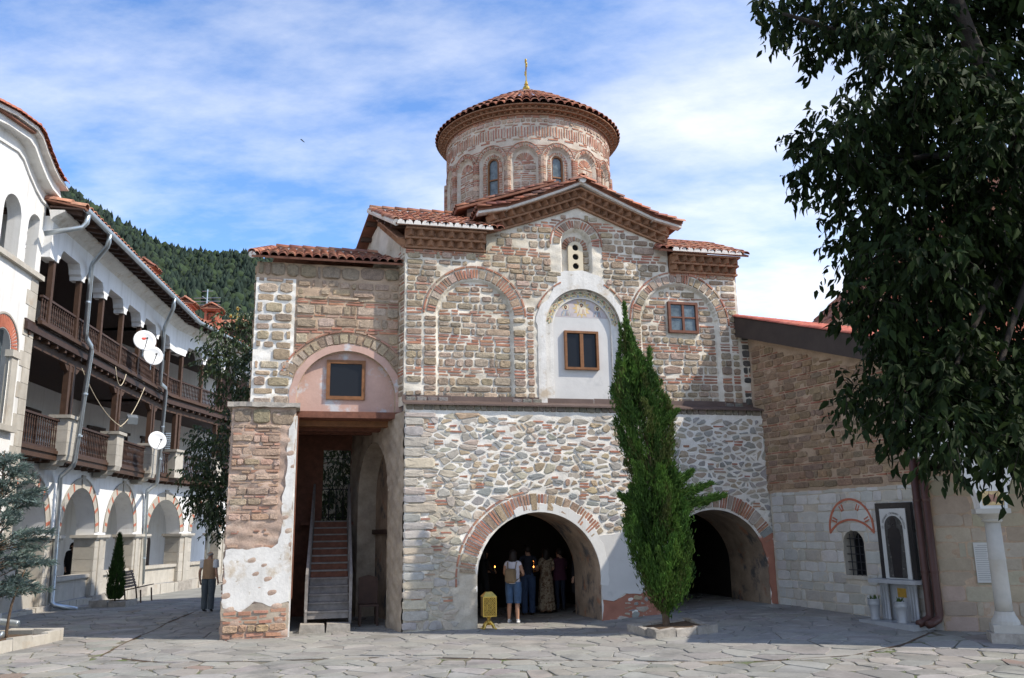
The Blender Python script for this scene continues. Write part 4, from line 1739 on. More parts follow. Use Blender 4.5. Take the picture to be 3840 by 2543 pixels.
for k in range(-5, 6):
    cx = A_OFF + k * PITCH
    if abs(cx) > SPAN:
        continue
    # arch ring, hood
    ring(ms, FD, cx, NSP, NHW + .01, NHW + .13, 4, 176, .004, .02, seq=.18, scol=col_dr)
    hood(ms, FD, cx, NSP, NHW + .138, .026, 14, 166, .006, .02, .13)
    # half-round shaft between niches
    for sgn in (-1,):
        pc = cx + sgn * PITCH / 2
        z = 11.3
        b = MB()
        b.tube([FD.P(pc, .0, 11.2), FD.P(pc, .0, NSP + .02)], .085, 10)
        b.build('drum_shaft', 'mortar_drum', chap, smooth=True)
        while z < NSP:
            big = rnd.random() < .3
            h = .17 if big else .062
            poly = [(pc - .10, z + .008), (pc - .05, z + .004), (pc + .05, z + .004), (pc + .10, z + .008), (pc + .10, z + h - .012), (pc, z + h - .008), (pc - .10, z + h - .012)]
            V = []
            for uu, zq in ((pc - .115, 0), (pc - .075, .065), (pc, .10), (pc + .075, .065), (pc + .115, 0)):
                pass
            V = [FD.P(pc + .112 * math.sin(R(t)), .098 * math.cos(R(t)), zz_) for zz_ in (z + .008, z + h - .010) for t in (-90, -54, -18, 18, 54, 90)]
            F = [(i, i + 1, 7 + i, 6 + i) for i in range(5)] + [(5, 4, 3, 2, 1, 0), (6, 7, 8, 9, 10, 11)]
            ms.items.append((.01, 'brick' if not big else 'stone', 'brick' if not big else 'tufa', V, F, col_brick() if not big else col_dr()))
            z += h
    win = (k % 2 != 0)
    fill_courses(ms, FD, 0, 0, 11.3, NSP - .02, [('B', .066), ('B', .066), ('S', .17), ('B', .066), ('B', .066), ('B', .066)], [(lambda z0, z1, cx=cx: (cx - .205, cx + .205))] if win else [], -.10,
                 ufn=lambda z0, z1, cx=cx: (cx - NHW + .01, cx + NHW - .01), stone_w=(.18, .36), gap=.03, sh=.016, wob=.004, scol=col_dr)
    if win:
        ring(ms, FD, cx, NSP - .02, .215, .315, 5, 175, -.098, .014, seq=.0)
        for sgn in (-1, 1):
            z = 11.65
            while z < NSP - .04:
                ms.brick(FD, cx + sgn * .27 - .055, cx + sgn * .27 + .055, z, z + .045, -.1, .014, col_brick())
                z += .075
        # timber window
        b = MB()
        n_ = 14
        V, F = [], []
        seq = [(cx + .205, 11.62)] + [(cx + .205 * math.cos(math.pi * i / n_), NSP - .02 + .205 * math.sin(math.pi * i / n_)) for i in range(n_ + 1)] + [(cx - .205, 11.62)]
        inn = [(cx + .15, 11.68)] + [(cx + .15 * math.cos(math.pi * i / n_), NSP - .02 + .15 * math.sin(math.pi * i / n_)) for i in range(n_ + 1)] + [(cx - .15, 11.68)]
        for i, (p, q) in enumerate(zip(seq, inn)):
            V += [FD.P(p[0], -.15, p[1]), FD.P(q[0], -.15, q[1]), FD.P(q[0], -.24, q[1])]
            if i:
                F += [(3 * i - 3, 3 * i - 2, 3 * i + 1, 3 * i), (3 * i - 2, 3 * i - 1, 3 * i + 2, 3 * i + 1)]
        b.add(V, F)
        b.box(FD, cx - .2, cx + .2, -.24, -.15, 11.62, 11.69)
        b.box(FD, cx - .15, cx + .15, -.22, -.16, 12.24, 12.28)
        fo = b.build('window', 'wood_orange', chap)
        q = MB()
        q.add([FD.P(p[0], -.20, p[1]) for p in inn], [tuple(range(len(inn)))])
        q.build('pane', 'glass_pale', fo)
    else:
        # fan of bricks in the head
        ms.brick(FD, cx - .3, cx + .3, NSP - .10, NSP - .055, -.1, .016, col_brick())
        for t in range(-70, 71, 14):
            a = R(90 + t)
            c_, s_ = math.cos(a), math.sin(a)
            for (r0, r1) in ((.07, .29),):
                w = .018
                poly = [(cx + r0 * c_ + w * s_, NSP - .06 + r0 * s_ - w * c_), (cx + r1 * c_ + w * 1.4 * s_, NSP - .06 + r1 * s_ - w * 1.4 * c_),
                        (cx + r1 * c_ - w * 1.4 * s_, NSP - .06 + r1 * s_ + w * 1.4 * c_), (cx + r0 * c_ - w * s_, NSP - .06 + r0 * s_ + w * c_)]
                ms.piece(FD, poly, -.1, .014, col_brick(), 'brick', 'brick', simple=True)
    # spandrel slips above the shaft
    for j in range(4):
        w = .05 + j * .05
        z = NSP + .20 + j * .065
        ms.brick(FD, cx - PITCH / 2 - w, cx - PITCH / 2 + w, z, z + .036, .0, .014, col_brick())
# meander frieze
mz0, mz1 = 13.37, 13.84
P_ = .52
nP = int(2 * SPAN / P_)
for i in range(nP):
    u = -SPAN + i * P_
    bw = .042
    H = mz1 - mz0
    segs = [((u + .02, mz0), (u + .34, mz0)), ((u + .30, mz1), (u + .55, mz1)),
            ((u + .02, mz0 + .09), (u + .02, mz1 - .03)), ((u + .11, mz0 + .10), (u + .11, mz1 - .07)), ((u + .04, mz1 - .02), (u + .17, mz1 - .02)),
            ((u + .20, mz0 + .08), (u + .20, mz1 - .08)), ((u + .29, mz0 + .10), (u + .29, mz1 - .05)), ((u + .21, mz0 + .06), (u + .34, mz0 + .06)),
            ((u + .38, mz0 + .05), (u + .38, mz1 - .10)), ((u + .46, mz0 + .04), (u + .46, mz1 - .08))]
    for (a, c) in segs:
        if abs(a[0] - c[0]) > abs(a[1] - c[1]):
            ms.brick(FD, a[0], c[0], a[1] - bw / 2, a[1] + bw / 2, 0, .014, col_brick())
        else:
            ms.piece(FD, [(a[0] - bw / 2, a[1]), (a[0] + bw / 2, a[1]), (a[0] + bw / 2 + rnd.uniform(-.008, .008), c[1]), (a[0] - bw / 2 + rnd.uniform(-.008, .008), c[1])], 0, .014, col_brick(), 'brick', 'brick', simple=True)
fill_courses(ms, FD, -SPAN, SPAN, 13.89, 14.03, [('S', .14)], [], 0, stone_w=(.12, .24), gap=.03, sh=.02, wob=.0, scol=col_dr)
for zq in (14.04, 14.09):
    u = -SPAN
    while u < SPAN:
        ms.brick(FD, u + .005, u + .235, zq, zq + .04, .0, .02, col_brick())
        u += .24
fill_courses(ms, FD, -SPAN, SPAN, 10.4, 11.3, [('B', .066), ('S', .18), ('B', .066), ('B', .066)], [], 0, stone_w=(.18, .36), gap=.03, sh=.018, wob=.004, scol=col_dr)
cp = [(-SPAN + 2 * SPAN * i / 58, 14.13) for i in range(59)]
cornice(chap, FD, cp, 0, tiers=2, slab=.03, th=.075, pr=.12, out0=.02, spacing=.2)
# conical tile roof
b = MB()
NR = 48
ER, EZD, AZ = 2.92, 14.36, 16.26
V = [FD.P(2 * math.pi * DR * i / NR, ER - DR, EZD) for i in range(NR)] + [FD.P(2 * math.pi * DR * i / NR, 2.55 - DR, EZD - .02) for i in range(NR)] + [(DC[0], DC[1], AZ)]
b.add(V, [(i, (i + 1) % NR, 2 * NR) for i in range(NR)] + [(i, NR + i, NR + (i + 1) % NR, (i + 1) % NR) for i in range(NR)])
b.build('dome_deck', 'tile_bed', chap)
sl = math.hypot(ER, AZ - EZD)
for j in range(11):
    t = j * .285 / sl
    rr = ER * (1 - t)
    if rr < .25:
        break
    # bulge: a shallow dome rather than a straight cone
    n_ = max(6, int(2 * math.pi * (rr) / .235))
    if j < 6:
        n_ = 72
    elif j < 9:
        n_ = 36
    else:
        n_ = 18
    for i in range(n_):
        th = 2 * math.pi * (i + .5 * (j % 2 if n_ < 72 else 0)) / n_
        dirv = FD.V(th * DR, 1, 0) - FD.V(th * DR, 0, 0)
        zt = EZD + (AZ - EZD) * (t ** .86)
        q = Vector((DC[0], DC[1], zt + .02)) + dirv * (rr + .03)
        Bn = (-dirv * ER + Vector((0, 0, AZ - EZD))).normalized()
        x = Bn.cross(Vector((0, 0, 1))).normalized()
        tn = x.cross(Bn)
        wv = min(.27, 2 * math.pi * rr / n_) * (1.0)
        M = Matrix(((x.x, Bn.x, tn.x, q.x), (x.y, Bn.y, tn.y, q.y), (x.z, Bn.z, tn.z, q.z), (0, 0, 0, 1))) @ Matrix.Diagonal((wv / .2, 1.05, max(.9, wv / .2 * .9), 1))
        front = dirv.dot(FD.N) > .1
        ti.add(M, jit(rnd.choice(TILE_GREY), .14, .05), 1.7 if front else .3)
ti.flush(chap)
# gilded cross
b = MB()
cxp = Vector((DC[0], DC[1], AZ + .02))
b.lathe(tuple(cxp), [(.05, -.1), (.06, .0), (.10, .05), (.13, .12), (.10, .20), (.05, .24), (.075, .29), (.04, .33), (.05, .38), (.028, .42)], 12)
FX = Fr((DC[0], DC[1]), 14.0 + 78)
FX2 = Fr((DC[0], DC[1]), 14.0 + 78)
zb = AZ + .42


def trefoil(bmb, u, z):
    for du, dz in ((.0, .05), (.05, 0), (-.05, 0), (0, -.05)):
        bmb.lathe(FX.P(u + du, 0, z + dz - .035), [(.005, 0), (.03, .01), (.04, .035), (.03, .06), (.005, .07)], 8)


b.box(FX, -.03, .03, -.02, .02, zb, zb + .72)
b.box(FX, -.26, .26, -.019, .019, zb + .42, zb + .48)
trefoil(b, 0, zb + .75)
trefoil(b, .28, zb + .45)
trefoil(b, -.28, zb + .45)
b.build('cross', 'gold', chap, smooth=False)
ms.flush(chap)
# ================================================================ STAIR PORCH (left of the chapel)
porch = thing('stair_porch', 'narrow two-storey stone stair porch with arched upper window, left of the domed chapel', 'porch', FA.P(-1.8, -2, 0))
mp = Masonry()
TV_ = -.75                                     # plane of the upper storey
FT = Fr(FA.P(0, TV_, 0), 14.0)
TL, TR = -3.5, -.07
# ---- pier
PL, PR = -3.83, -2.45
FP = Fr(FA.P(0, -.05, 0), 14.0)
wallgrid('pier', FP, PL, PR, -.15, 4.93, .035, 'mortar_pier', porch, amp=.016)
b = MB()
b.box(FA, PL + .004, PR - .004, -4.7, -.09, -.15, 4.92)
b.build('pier_core', 'plaster_damp', porch)
FPL = Flip(Fr(FA.P(PL, -.05, 0), 104.0))
fill_courses(mp, FPL, .02, 1.6, .1, 4.9, [('S', .2), ('B', .07), ('B', .07), ('S', .16)], [], 0, gap=.03)


def col_pier():
    return jit(rnd.choice([(.41, .295, .225), (.38, .285, .205), (.43, .315, .245), (.36, .27, .195), (.44, .285, .21)]), .14, .05)


PC = [('B', .09), ('S', .15), ('B', .075), ('S', .17), ('B', .08), ('B', .07), ('S', .15), ('B', .07)]
fill_courses(mp, FP, PL + .02, PR - .30, 1.85, 4.55, PC, [lambda z0, z1: (PL, PR) if 2.0 < (z0 + z1) / 2 < 2.45 else None], .0, gap=.018, sh=.03, stone_w=(.2, .5), scol=col_pier,
             bcol=lambda: jit(rnd.choice([(.42, .235, .165), (.43, .29, .215), (.40, .265, .195)]), .15), wob=.02)
fill_courses(mp, FP, PL + .02, PR - .02, 4.55, 4.92, [('S', .36)], [], .0, gap=.025, sh=.04, stone_w=(.3, .5), scol=lambda: jit((.27, .215, .15), .12))
fill_courses(mp, FP, PL + .02, PR - .02, -.05, .62, [('B', .09), ('B', .10), ('S', .15), ('B', .08)], [], .0, gap=.02, sh=.045, stone_w=(.2, .42), scol=lambda: jit((.36, .25, .16), .16),
             bcol=lambda: jit((.42, .22, .15), .15), wob=.03)
for k in range(6):
    u = PL + .1 + rnd.random() * .8
    z = 2.08 + rnd.random() * .25
    mp.brick(FP, u, u + rnd.uniform(.04, .2), z, z + .03, .004, .012, col_brick())
patch('plaster_patch', FP, [(PL, .62), (PL - .0, 1.85), (PL + .5, 1.87), (PR - .40, 1.86), (PR - .30, 1.95), (PR - .20, 2.2), (PR - .22, 2.8), (PR - .17, 3.5), (PR - .15, 4.3), (PR - .06, 4.75), (PR + .005, 4.75), (PR + .005, .75), (PR - .3, .60), (PR - .7, .72), (PR - 1.0, .55)], .022, 'plaster_aged', porch, jt=.03)
patch('plaster_patch', FP, [(PL, .42), (PL, .72), (PL + .3, .78), (PL + .6, .70), (PR - .1, .80), (PR, .70), (PR, .2), (PR - .25, .16), (PR - .5, .32), (PL + .4, .3)], .016, 'plaster_damp', porch, jt=.03)
# jamb facing the stair
b = MB()
b.box(FA, PR - .002, PR + .03, -1.6, -.06, -.1, 4.75)
b.build('jamb_plaster', 'plaster_aged', porch)
# slab on the pier
b = MB()
V, n_ = [], 12
for zq in (4.93, 5.03):
    for k in range(n_ + 1):
        u = PL - .10 + (PR - PL + .18) * k / n_
        V.append(FA.P(u, .06 + rnd.uniform(-.025, .025), zq + rnd.uniform(-.012, .012)))
    for k in range(n_, -1, -1):
        u = PL - .10 + (PR - PL + .18) * k / n_
        V.append(FA.P(u, -1.0, zq))
m_ = 2 * (n_ + 1)
b.add(V, [tuple(range(m_))[::-1], tuple(range(m_, 2 * m_))] + [(i, (i + 1) % m_, m_ + (i + 1) % m_, m_ + i) for i in range(m_)])
b.build('capping_slab', 'stone_kerb', porch)
# ---- upper storey
TC = (-1.31, 1.17, 5.26)       # tympanum arch: centre, half-width, springing


def tdepth(u, z):
    ins = (np.where(z > TC[2], np.hypot(u - TC[0], z - TC[2]), np.abs(u - TC[0])) < TC[1]) & (z > 4.9)
    return np.where(ins, .21, 0)


ups = wallgrid('upper_wall', FT, TL, TR, 4.93, 8.55, .035, 'mortar_tan', porch, depth=lambda u, z: tdepth(u, z), amp=.008)
wallgrid('quoin_mortar', Fr(FT.P(0, .004, 0), 14.0), TL, -2.58, 5.03, 8.15, .035, 'mortar_lime', porch, amp=.008)
b = MB()
b.box(FA, TL + .004, TR - .02, -4.7, TV_ - .18, 4.93, 8.5)
b.build('upper_core', 'mortar_tan', porch)
cut = [arch_cut(TC[0], TC[2], 1.62, 0)]
TCO = [('S', .26), ('S', .17), ('S', .22), ('S', .24), ('S', .2), ('S', .19), ('B', .075), ('S', .24), ('B', .07), ('B', .07), ('S', .25), ('B', .07), ('S', .22), ('S', .22)]
fill_courses(mp, FT, TL + .02, -2.62, 5.05, 8.15, [('S', .28), ('S', .2), ('S', .24), ('S', .18), ('S', .22)], [], .004, gap=.06, sh=.03, stone_w=(.24, .5))
fill_courses(mp, FT, -2.56, TR - .02, 6.2, 7.75, [('S', .24), ('B', .07), ('B', .07), ('S', .25), ('B', .075), ('B', .07), ('S', .22), ('B', .07)], cut, 0, gap=.028, sh=.028, stone_w=(.28, .6))
fill_courses(mp, FT, -2.56, TR - .02, 7.75, 8.18, [('S', .22), ('S', .20)], [], 0, gap=.06, sh=.03, stone_w=(.2, .45))
fill_courses(mp, FT, TL + .01, TR - .02, 8.2, 8.54, [('S', .33)], [], 0, gap=.03, sh=.04, stone_w=(.3, .6), scol=lambda: jit((.25, .20, .145), .14))
FTL = Flip(Fr(FA.P(TL, TV_, 0), 104.0))
wallgrid('upper_wall', Flip2 if False else Fr(FA.P(TL, -4.7, 0), 284.0), 0, 3.95, 4.93, 8.55, .08, 'mortar_lime', porch)
fill_courses(mp, FTL, .02, 2.4, 5.05, 8.5, [('S', .26), ('S', .2), ('S', .24)], [], 0, gap=.05, sh=.03)
ring(mp, FT, TC[0], TC[2], 1.34, 1.60, 20, 160, .004, .03, seq=1.0)
hood(mp, FT, TC[0], TC[2], 1.62, .045, 12, 158, .006, .035, .3)
b = MB()
band(b, FT, TC[0], TC[2], TC[1] - .005, lambda t: 1.33 + .012 * math.sin(t * .3), 4.95, .02, thick=.03)
b.build('arch_plaster', 'plaster_pink', porch)
b = MB()
V = [FT.P(u, -.155, z) for u, z in arch_pts(TC[0], TC[1] + .01, TC[2], 4.95)]
b.add(V, [tuple(range(len(V)))])
b.build('tympanum', 'plaster_pink', porch)
window('picture_window', FT, -1.79, -.87, 5.26, 6.22, -.10, .085, 'wood_orange', 'glass_dark', porch, 1, 1, .07)
# timber lintel, ceiling joists
for (d0, d1, z0, z1, mt) in ((-.18, .06, 4.80, 4.95, 'wood_red'), (-.75, -.5, 4.66, 4.82, 'wood_orange'), (-1.4, -1.15, 4.62, 4.80, 'wood_red'), (-2.1, -1.9, 4.62, 4.8, 'wood_red')):
    box_part('beam', FT, PR - .05, TR + .05, d0, d1, z0, z1, mt, porch)
box_part('ceiling_boards', FT, PR - .1, TR + .1, -3.9, -.2, 4.80, 4.86, 'wood_red', porch)
# ---- inside: slanting right wall with an arch, boarded left wall, rear wall with barred opening
PD = 4.6
ang_r = math.degrees(math.atan2(4.6, -.92))       # direction of the right wall in (u,v)
FR_ = Flip(Fr(FA.P(-.02, 0, 0), 14.0 + ang_r))     # s runs inwards, outward faces the stair


class FrF:
    """numpy-capable flipped frame"""

    def __init__(s, f):
        s.f = f

    def P(s, u, d, z):
        return s.f.P(u, -d, z)

    def np(s, u, d, z):
        return s.f.np(u, -d, z)


FRN = FrF(Fr(FA.P(-.02, 0, 0), 14.0 + ang_r))
AR = (2.55, 1.35, 3.05, -.2)
wallgrid('inner_wall', FRN, 0.02, 4.7, -.15, 4.9, .06, 'plaster_damp', porch, holes=[AR], amp=.012)
b = MB()
V, F = [], []
pts_ = arch_pts(*AR)
for d in (0, -.5):
    V += [FRN.P(u, d, z) for u, z in pts_]
n_ = len(pts_)
F = [(i, i + 1, n_ + i + 1, n_ + i) for i in range(n_ - 1)]
b.add(V, F)
b.build('inner_arch', 'plaster_damp', porch)
# painted saint on the far wall seen through the inner arch
b = MB()
b.add([FRN.P(u, -.5, z) for u, z in ((.9, -.1), (4.4, -.1), (4.4, 4.7), (.9, 4.7))], [(0, 1, 2, 3)])
b.build('frescoed_wall', 'fresco_dark', porch)
box_part('fresco_rail', FRN, 1.2, 3.9, -.48, -.40, 2.1, 2.22, 'wood_dark', porch)
# rear wall with opening
b = MB()
OW = (-1.70, -.95, 2.36, 4.40)
b.box(FA, PL, OW[0], -PD - .2, -PD, -.1, 4.9)
b.box(FA, OW[1], 0.5, -PD - .2, -PD, -.1, 4.9)
b.box(FA, OW[0], OW[1], -PD - .2, -PD, -.1, OW[2])
b.box(FA, OW[0], OW[1], -PD - .2, -PD, OW[3], 4.9)
b.build('rear_wall', 'wood_red', porch)
for x in (-1.52, -1.33, -1.14):
    q = MB()
    q.tube([FA.P(x, -PD + .02, OW[2]), FA.P(x, -PD + .02, 3.32)], .014, 6)
    q.build('window_bar', 'metal_dark', porch)
for zq in (2.55, 3.32, 4.15):
    q = MB()
    q.tube([FA.P(OW[0], -PD + .035, zq), FA.P(OW[1], -PD + .035, zq)], .013, 6)
    q.build('window_bar', 'metal_dark', porch)
for k in range(9):
    box_part('board', FA, PR + .035, PR + .06, -PD + .42 * k + .005 + .3, -PD + .42 * (k + 1) + .3, .75, 4.8, 'wood_red', porch)
# roof
RW = TV_ + .28
roof_field_ti = ti
E0, E1 = FA.P(TL - .12, RW, 8.62), FA.P(0.02, RW, 8.62)
roof_field(porch, E0, E1, FA.P(-.1, -2.6, 9.46), FA.P(TL + .35, -2.6, 9.46), weight=1.0, okx=None)
roof_slab('roof_deck', (FA.P(TL + .35, -2.6, 9.46), FA.P(-.1, -2.6, 9.46), FA.P(-.4, -4.9, 8.6), FA.P(TL - .1, -4.9, 8.6)), .05, 'tile_bed', porch)
ridge(FA.P(TL + .35, -2.6, 9.50), FA.P(-.1, -2.6, 9.50), parent=porch)
ridge(FA.P(TL - .12, RW, 8.66), FA.P(TL + .35, -2.6, 9.50), w=.2, L=.3, parent=porch)
ti.flush(porch)
mp.flush(porch)

# ---- wooden stairs
stairs = thing('wooden_staircase', 'steep weathered wooden staircase with plank rails inside the porch', 'staircase', FA.P(-1.5, -1, .1))
N_ST, RISE, GO = 13, .170, .245
SU0, SU1 = -2.05, -1.12
for k in range(N_ST):
    z = .26 + RISE * k
    v = 1.0 + GO * k
    tp = k / N_ST
    a, c = SU0 + .16 * tp, SU1 + .08 * tp
    mt = 'wood_grey' if k < 5 else 'wood_red'
    box_part('tread', FA, a, c, -v - GO - .02, -v + .03, z + RISE - .035, z + RISE, 'wood_grey', stairs)
    box_part('riser', FA, a + .01, c - .01, -v - .02, -v, z, z + RISE - .035, mt, stairs)
for sgn, (a0, a1) in ((-1, (SU0 - .03, SU0 + .13)), (1, (SU1 + .03, SU1 + .11))):
    for (name, zo0, zo1, w, t) in (('stringer', -.12, .16, .05, 'wood_grey'), ('handrail', .86, .98, .06, 'wood_grey')):
        V = []
        for zz_ in (zo0, zo1):
            for (uu, vv, k) in ((a0, .92, 0), (a1, 1.0 + GO * N_ST, N_ST)):
                for e in (-w / 2, w / 2):
                    V.append(FA.P(uu + e, -vv, .26 + RISE * k + zz_))
        q = MB()
        q.add(V, [(0, 1, 3, 2), (4, 6, 7, 5), (0, 4, 5, 1), (2, 3, 7, 6), (0, 2, 6, 4), (1, 5, 7, 3)])
        q.build(name, t, stairs)
    for k in (0, 6, 12):
        uu = a0 + (a1 - a0) * k / N_ST
        box_part('newel', FA, uu - .035, uu + .035, -1.0 - GO * k - .07, -1.0 - GO * k, .2 + RISE * k, 1.2 + RISE * k, 'wood_grey', stairs)
b = MB()
b.box(FA, SU0 - .2, SU1 + .35, -PD, -1.0 - GO * N_ST, 2.36, 2.44)
b.build('landing', 'wood_red', stairs)
for k, (a, c, col) in enumerate(((-2.22, -1.66, 0), (-1.64, -1.10, 1))):
    q = MB()
    q.prism(Fr(FA.P(0, -.55, 0), 14.0), [(a, -.02), (c, -.02), (c - .01, .17), (a + .03, .19)], -.42, .0)
    tag(q.build('stone_step', 'stone_kerb'), ['left pale stone block forming the first step of the wooden stairs', 'right pale stone block forming the first step of the wooden stairs'][k], 'step', 'stone blocks before the stairs')

# old chair in the passage
ch = thing('wooden_chair', 'dark high-backed wooden chair standing in the porch passage', 'chair', FA.P(-.55, -1.7, 0))
FCc = Fr(FA.P(-.62, -1.75, 0), 14.0)
box_part('seat', FCc, -.23, .23, -.22, .22, .44, .49, 'wood_dark', ch)
for u in (-.20, .20):
    for d in (-.19, .19):
        box_part('leg', FCc, u - .025, u + .025, d - .025, d + .025, .0, .44, 'wood_dark', ch)
q = MB()
q.prism(FCc, [(-.23, .49), (.23, .49), (.23, 1.08), (.12, 1.12), (0, 1.15), (-.12, 1.12), (-.23, 1.08)], -.22, -.17)
q.build('backrest', 'wood_dark', ch)

# ================================================================ RIGHT WING
FW = Fr((6.52, 21.7), -66.0)
WL = 4.55
wing = thing('side_building', 'shaded building with brown stone upper wall over whitewashed blocks, right of the chapel', 'building', FW.P(2.3, -1.5, .2))
mw = Masonry()


def wtop(u):
    return 6.98 - .333 * (u + .0)


WW = (2.42, .30, 1.90, 1.06)      # barred window: centre, half-width, head, sill
wallgrid('upper_wall', FW, -.6, WL, 2.95, 7.1, .05, 'mortar_tan', wing, top=lambda u: wtop(u), amp=.008)
wallgrid('lower_wall', FW, -.2, WL, -.2, 2.97, .035, 'mortar_grey', wing, holes=[(WW[0], WW[1], WW[2] - .16, WW[3])], amp=.004)
b = MB()
b.box(FW, -.4, WL, -.6, -.5, -.2, 5.2)
b.build('wall_core', 'interior_dark', wing)
reveal('window_reveal', FW, [(WW[0] - WW[1], WW[3])] + arch_pts(WW[0], WW[1], WW[2] - .16, WW[3])[1:-1] + [(WW[0] + WW[1], WW[3]), (WW[0] - WW[1], WW[3])], 0, -.4, 'ashlar_cream', wing)


def col_wing():
    return jit(rnd.choice([(.30, .205, .13), (.27, .185, .12), (.33, .23, .15), (.25, .18, .125)]), .15, .05)


fill_courses(mw, FW, -.5, WL - .02, 3.02, 7.0, [('S', .15), ('B', .055), ('S', .17), ('S', .14), ('B', .055), ('S', .16)], [], 0, topfn=lambda u: wtop(u) - .25, stone_w=(.2, .5), gap=.016, sh=.022,
             scol=col_wing, bcol=lambda: jit((.30, .13, .085), .15), wob=.006)


def col_ash():
    return jit(rnd.choice([(.50, .485, .45), (.46, .445, .41), (.53, .515, .48), (.43, .40, .35)]), .07, .02)


fill_courses(mw, FW, -.15, WL - .01, .0, 2.96, [('S', .24), ('S', .21), ('S', .26), ('S', .18)], [lambda z0, z1: (WW[0] - WW[1] - .01, WW[0] + WW[1] + .01) if z1 > WW[3] and z0 < WW[2] + .05 else None], 0, stone_w=(.24, .52), gap=.011, sh=.012,
             scol=col_ash, smat='ashlar_white', wob=.004, sname='block')
box_part('sill', FW, WW[0] - WW[1] - .12, WW[0] + WW[1] + .12, -.2, .03, WW[3] - .07, WW[3] - .003, 'ashlar_cream', wing)
for x in (-.19, -.065, .065, .19):
    q = MB()
    q.tube([FW.P(WW[0] + x, -.10, WW[3]), FW.P(WW[0] + x, -.10, WW[2] + .12 - abs(x) * .3)], .011, 6)
    q.build('window_bar', 'metal_dark', wing)
for k in range(5):
    q = MB()
    zq = WW[3] + .12 + k * .17
    q.tube([FW.P(WW[0] - WW[1], -.095, zq), FW.P(WW[0] + WW[1], -.095, zq)], .011, 6)
    q.build('window_bar', 'metal_dark', wing)
box_part('pane', FW, WW[0] - WW[1], WW[0] + WW[1], -.36, -.34, WW[3], WW[2] + .14, 'glass_dark', wing)
# red brick ornament above the window: horseshoe outline, lower arc, pairs of slips
b = MB()


def arc_strip(bmb, fr, cx, cz, r, w, a0, a1, d, n=24, sz=1.0):
    V, F = [], []
    for k in range(n + 1):
        t = R(a0 + (a1 - a0) * k / n)
        for rr, dd in ((r - w / 2, d - .02), (r - w / 2, d), (r + w / 2, d), (r + w / 2, d - .02)):
            V.append(fr.P(cx + rr * math.cos(t), dd, cz + rr * math.sin(t) * sz))
        if k:
            for e in range(3):
                F.append((4 * k - 4 + e, 4 * k - 3 + e, 4 * k + 1 + e, 4 * k + e))
    bmb.add(V, F)


OC = (2.41, 2.08)
arc_strip(b, FW, OC[0], OC[1], .64, .05, -10, 190, .022)
arc_strip(b, FW, OC[0], 1.40, .87, .045, 44, 136, .024)
for t in (22, 62, 118, 158):
    for dt in (-3.5, 3.5):
        a = R(t + dt)
        c_, s_ = math.cos(a), math.sin(a)
        r0, r1 = (.44, .58)
        w = .015
        V = [FW.P(OC[0] + r * c_ + e * w * s_, dd, OC[1] + r * s_ - e * w * c_) for dd in (.0, .022) for r in (r0, r1) for e in (-1, 1)]
        b.hexa([V[0], V[1], V[2], V[3], V[4], V[5], V[6], V[7]])
b.build('brick_ornament', 'brick_paint', wing)
# roof: sloping verge with deep dark fascia, tiles above
b = MB()
P = lambda u, d, dz: FW.P(u, d, wtop(u) + dz)
for (u0, u1) in ((-1.0, WL + .4),):
    b.hexa([P(u0, .30, -.12), P(u1, .30, -.12), P(u0, .36, -.12), P(u1, .36, -.12), P(u0, .30, .42), P(u1, .30, .42), P(u0, .36, .42), P(u1, .36, .42)])
b.build('fascia', 'fascia', wing)
b = MB()
b.hexa([P(-1.0, -.1, -.10), P(WL + .4, -.1, -.10), P(-1.0, .30, -.10), P(WL + .4, .30, -.10), P(-1.0, -.1, .0), P(WL + .4, -.1, .0), P(-1.0, .30, .0), P(WL + .4, .30, .0)])
b.build('soffit', 'stone_kerb', wing)
b = MB()
V = [P(-1.0, .36, .42), P(WL + .4, .36, .42), P(WL + .4, -5, .42), P(-1.0, -5, .42)]
b.add(V, [(0, 1, 2, 3)])
b.build('roof_deck', 'tile_bed', wing)
Bv = (Vector(P(-1.0, .3, .44)) - Vector(P(WL + .4, .3, .44)))
for i in range(24):
    d = .30 - i * .21
    p0 = Vector(P(WL + .4, d, .43))
    for j in range(18):
        Bn = Bv.normalized()
        x = Bn.cross(Vector((0, 0, 1))).normalized()
        t = x.cross(Bn)
        q = p0 + Bn * (j * .34)
        M = Matrix(((x.x, Bn.x, t.x, q.x), (x.y, Bn.y, t.y, q.y), (x.z, Bn.z, t.z, q.z), (0, 0, 0, 1))) @ Matrix.Diagonal((1.1, 1.2, .8, 1))
        ti.add(M, jit(rnd.choice([(.44, .12, .08), (.40, .11, .075), (.47, .15, .10)]), .08, .03), 2 if i == 0 else .5)
ti.flush(wing)
mw.flush(wing, {'stone': 300, 'block': 300, 'brick': 300})
# paired brown downpipes at the corner
for k in (0, 1):
    u = WL - .20 + k * .22
    q = MB()
    q.tube([FW.P(u, .12, 5.0), FW.P(u, .12, .42), FW.P(u, .16, .34), FW.P(u, .34, .27), FW.P(u, .46, .25)], .075, 12)
    dp = q.build('downpipe', 'pipe_brown', wing, smooth=True)
    for zq in (1.2, 2.6):
        c_ = MB()
        c_.tube([FW.P(u, .12, zq), FW.P(u, .12, zq + .05)], .083, 12)
        c_.build('bracket', 'pipe_brown', dp)

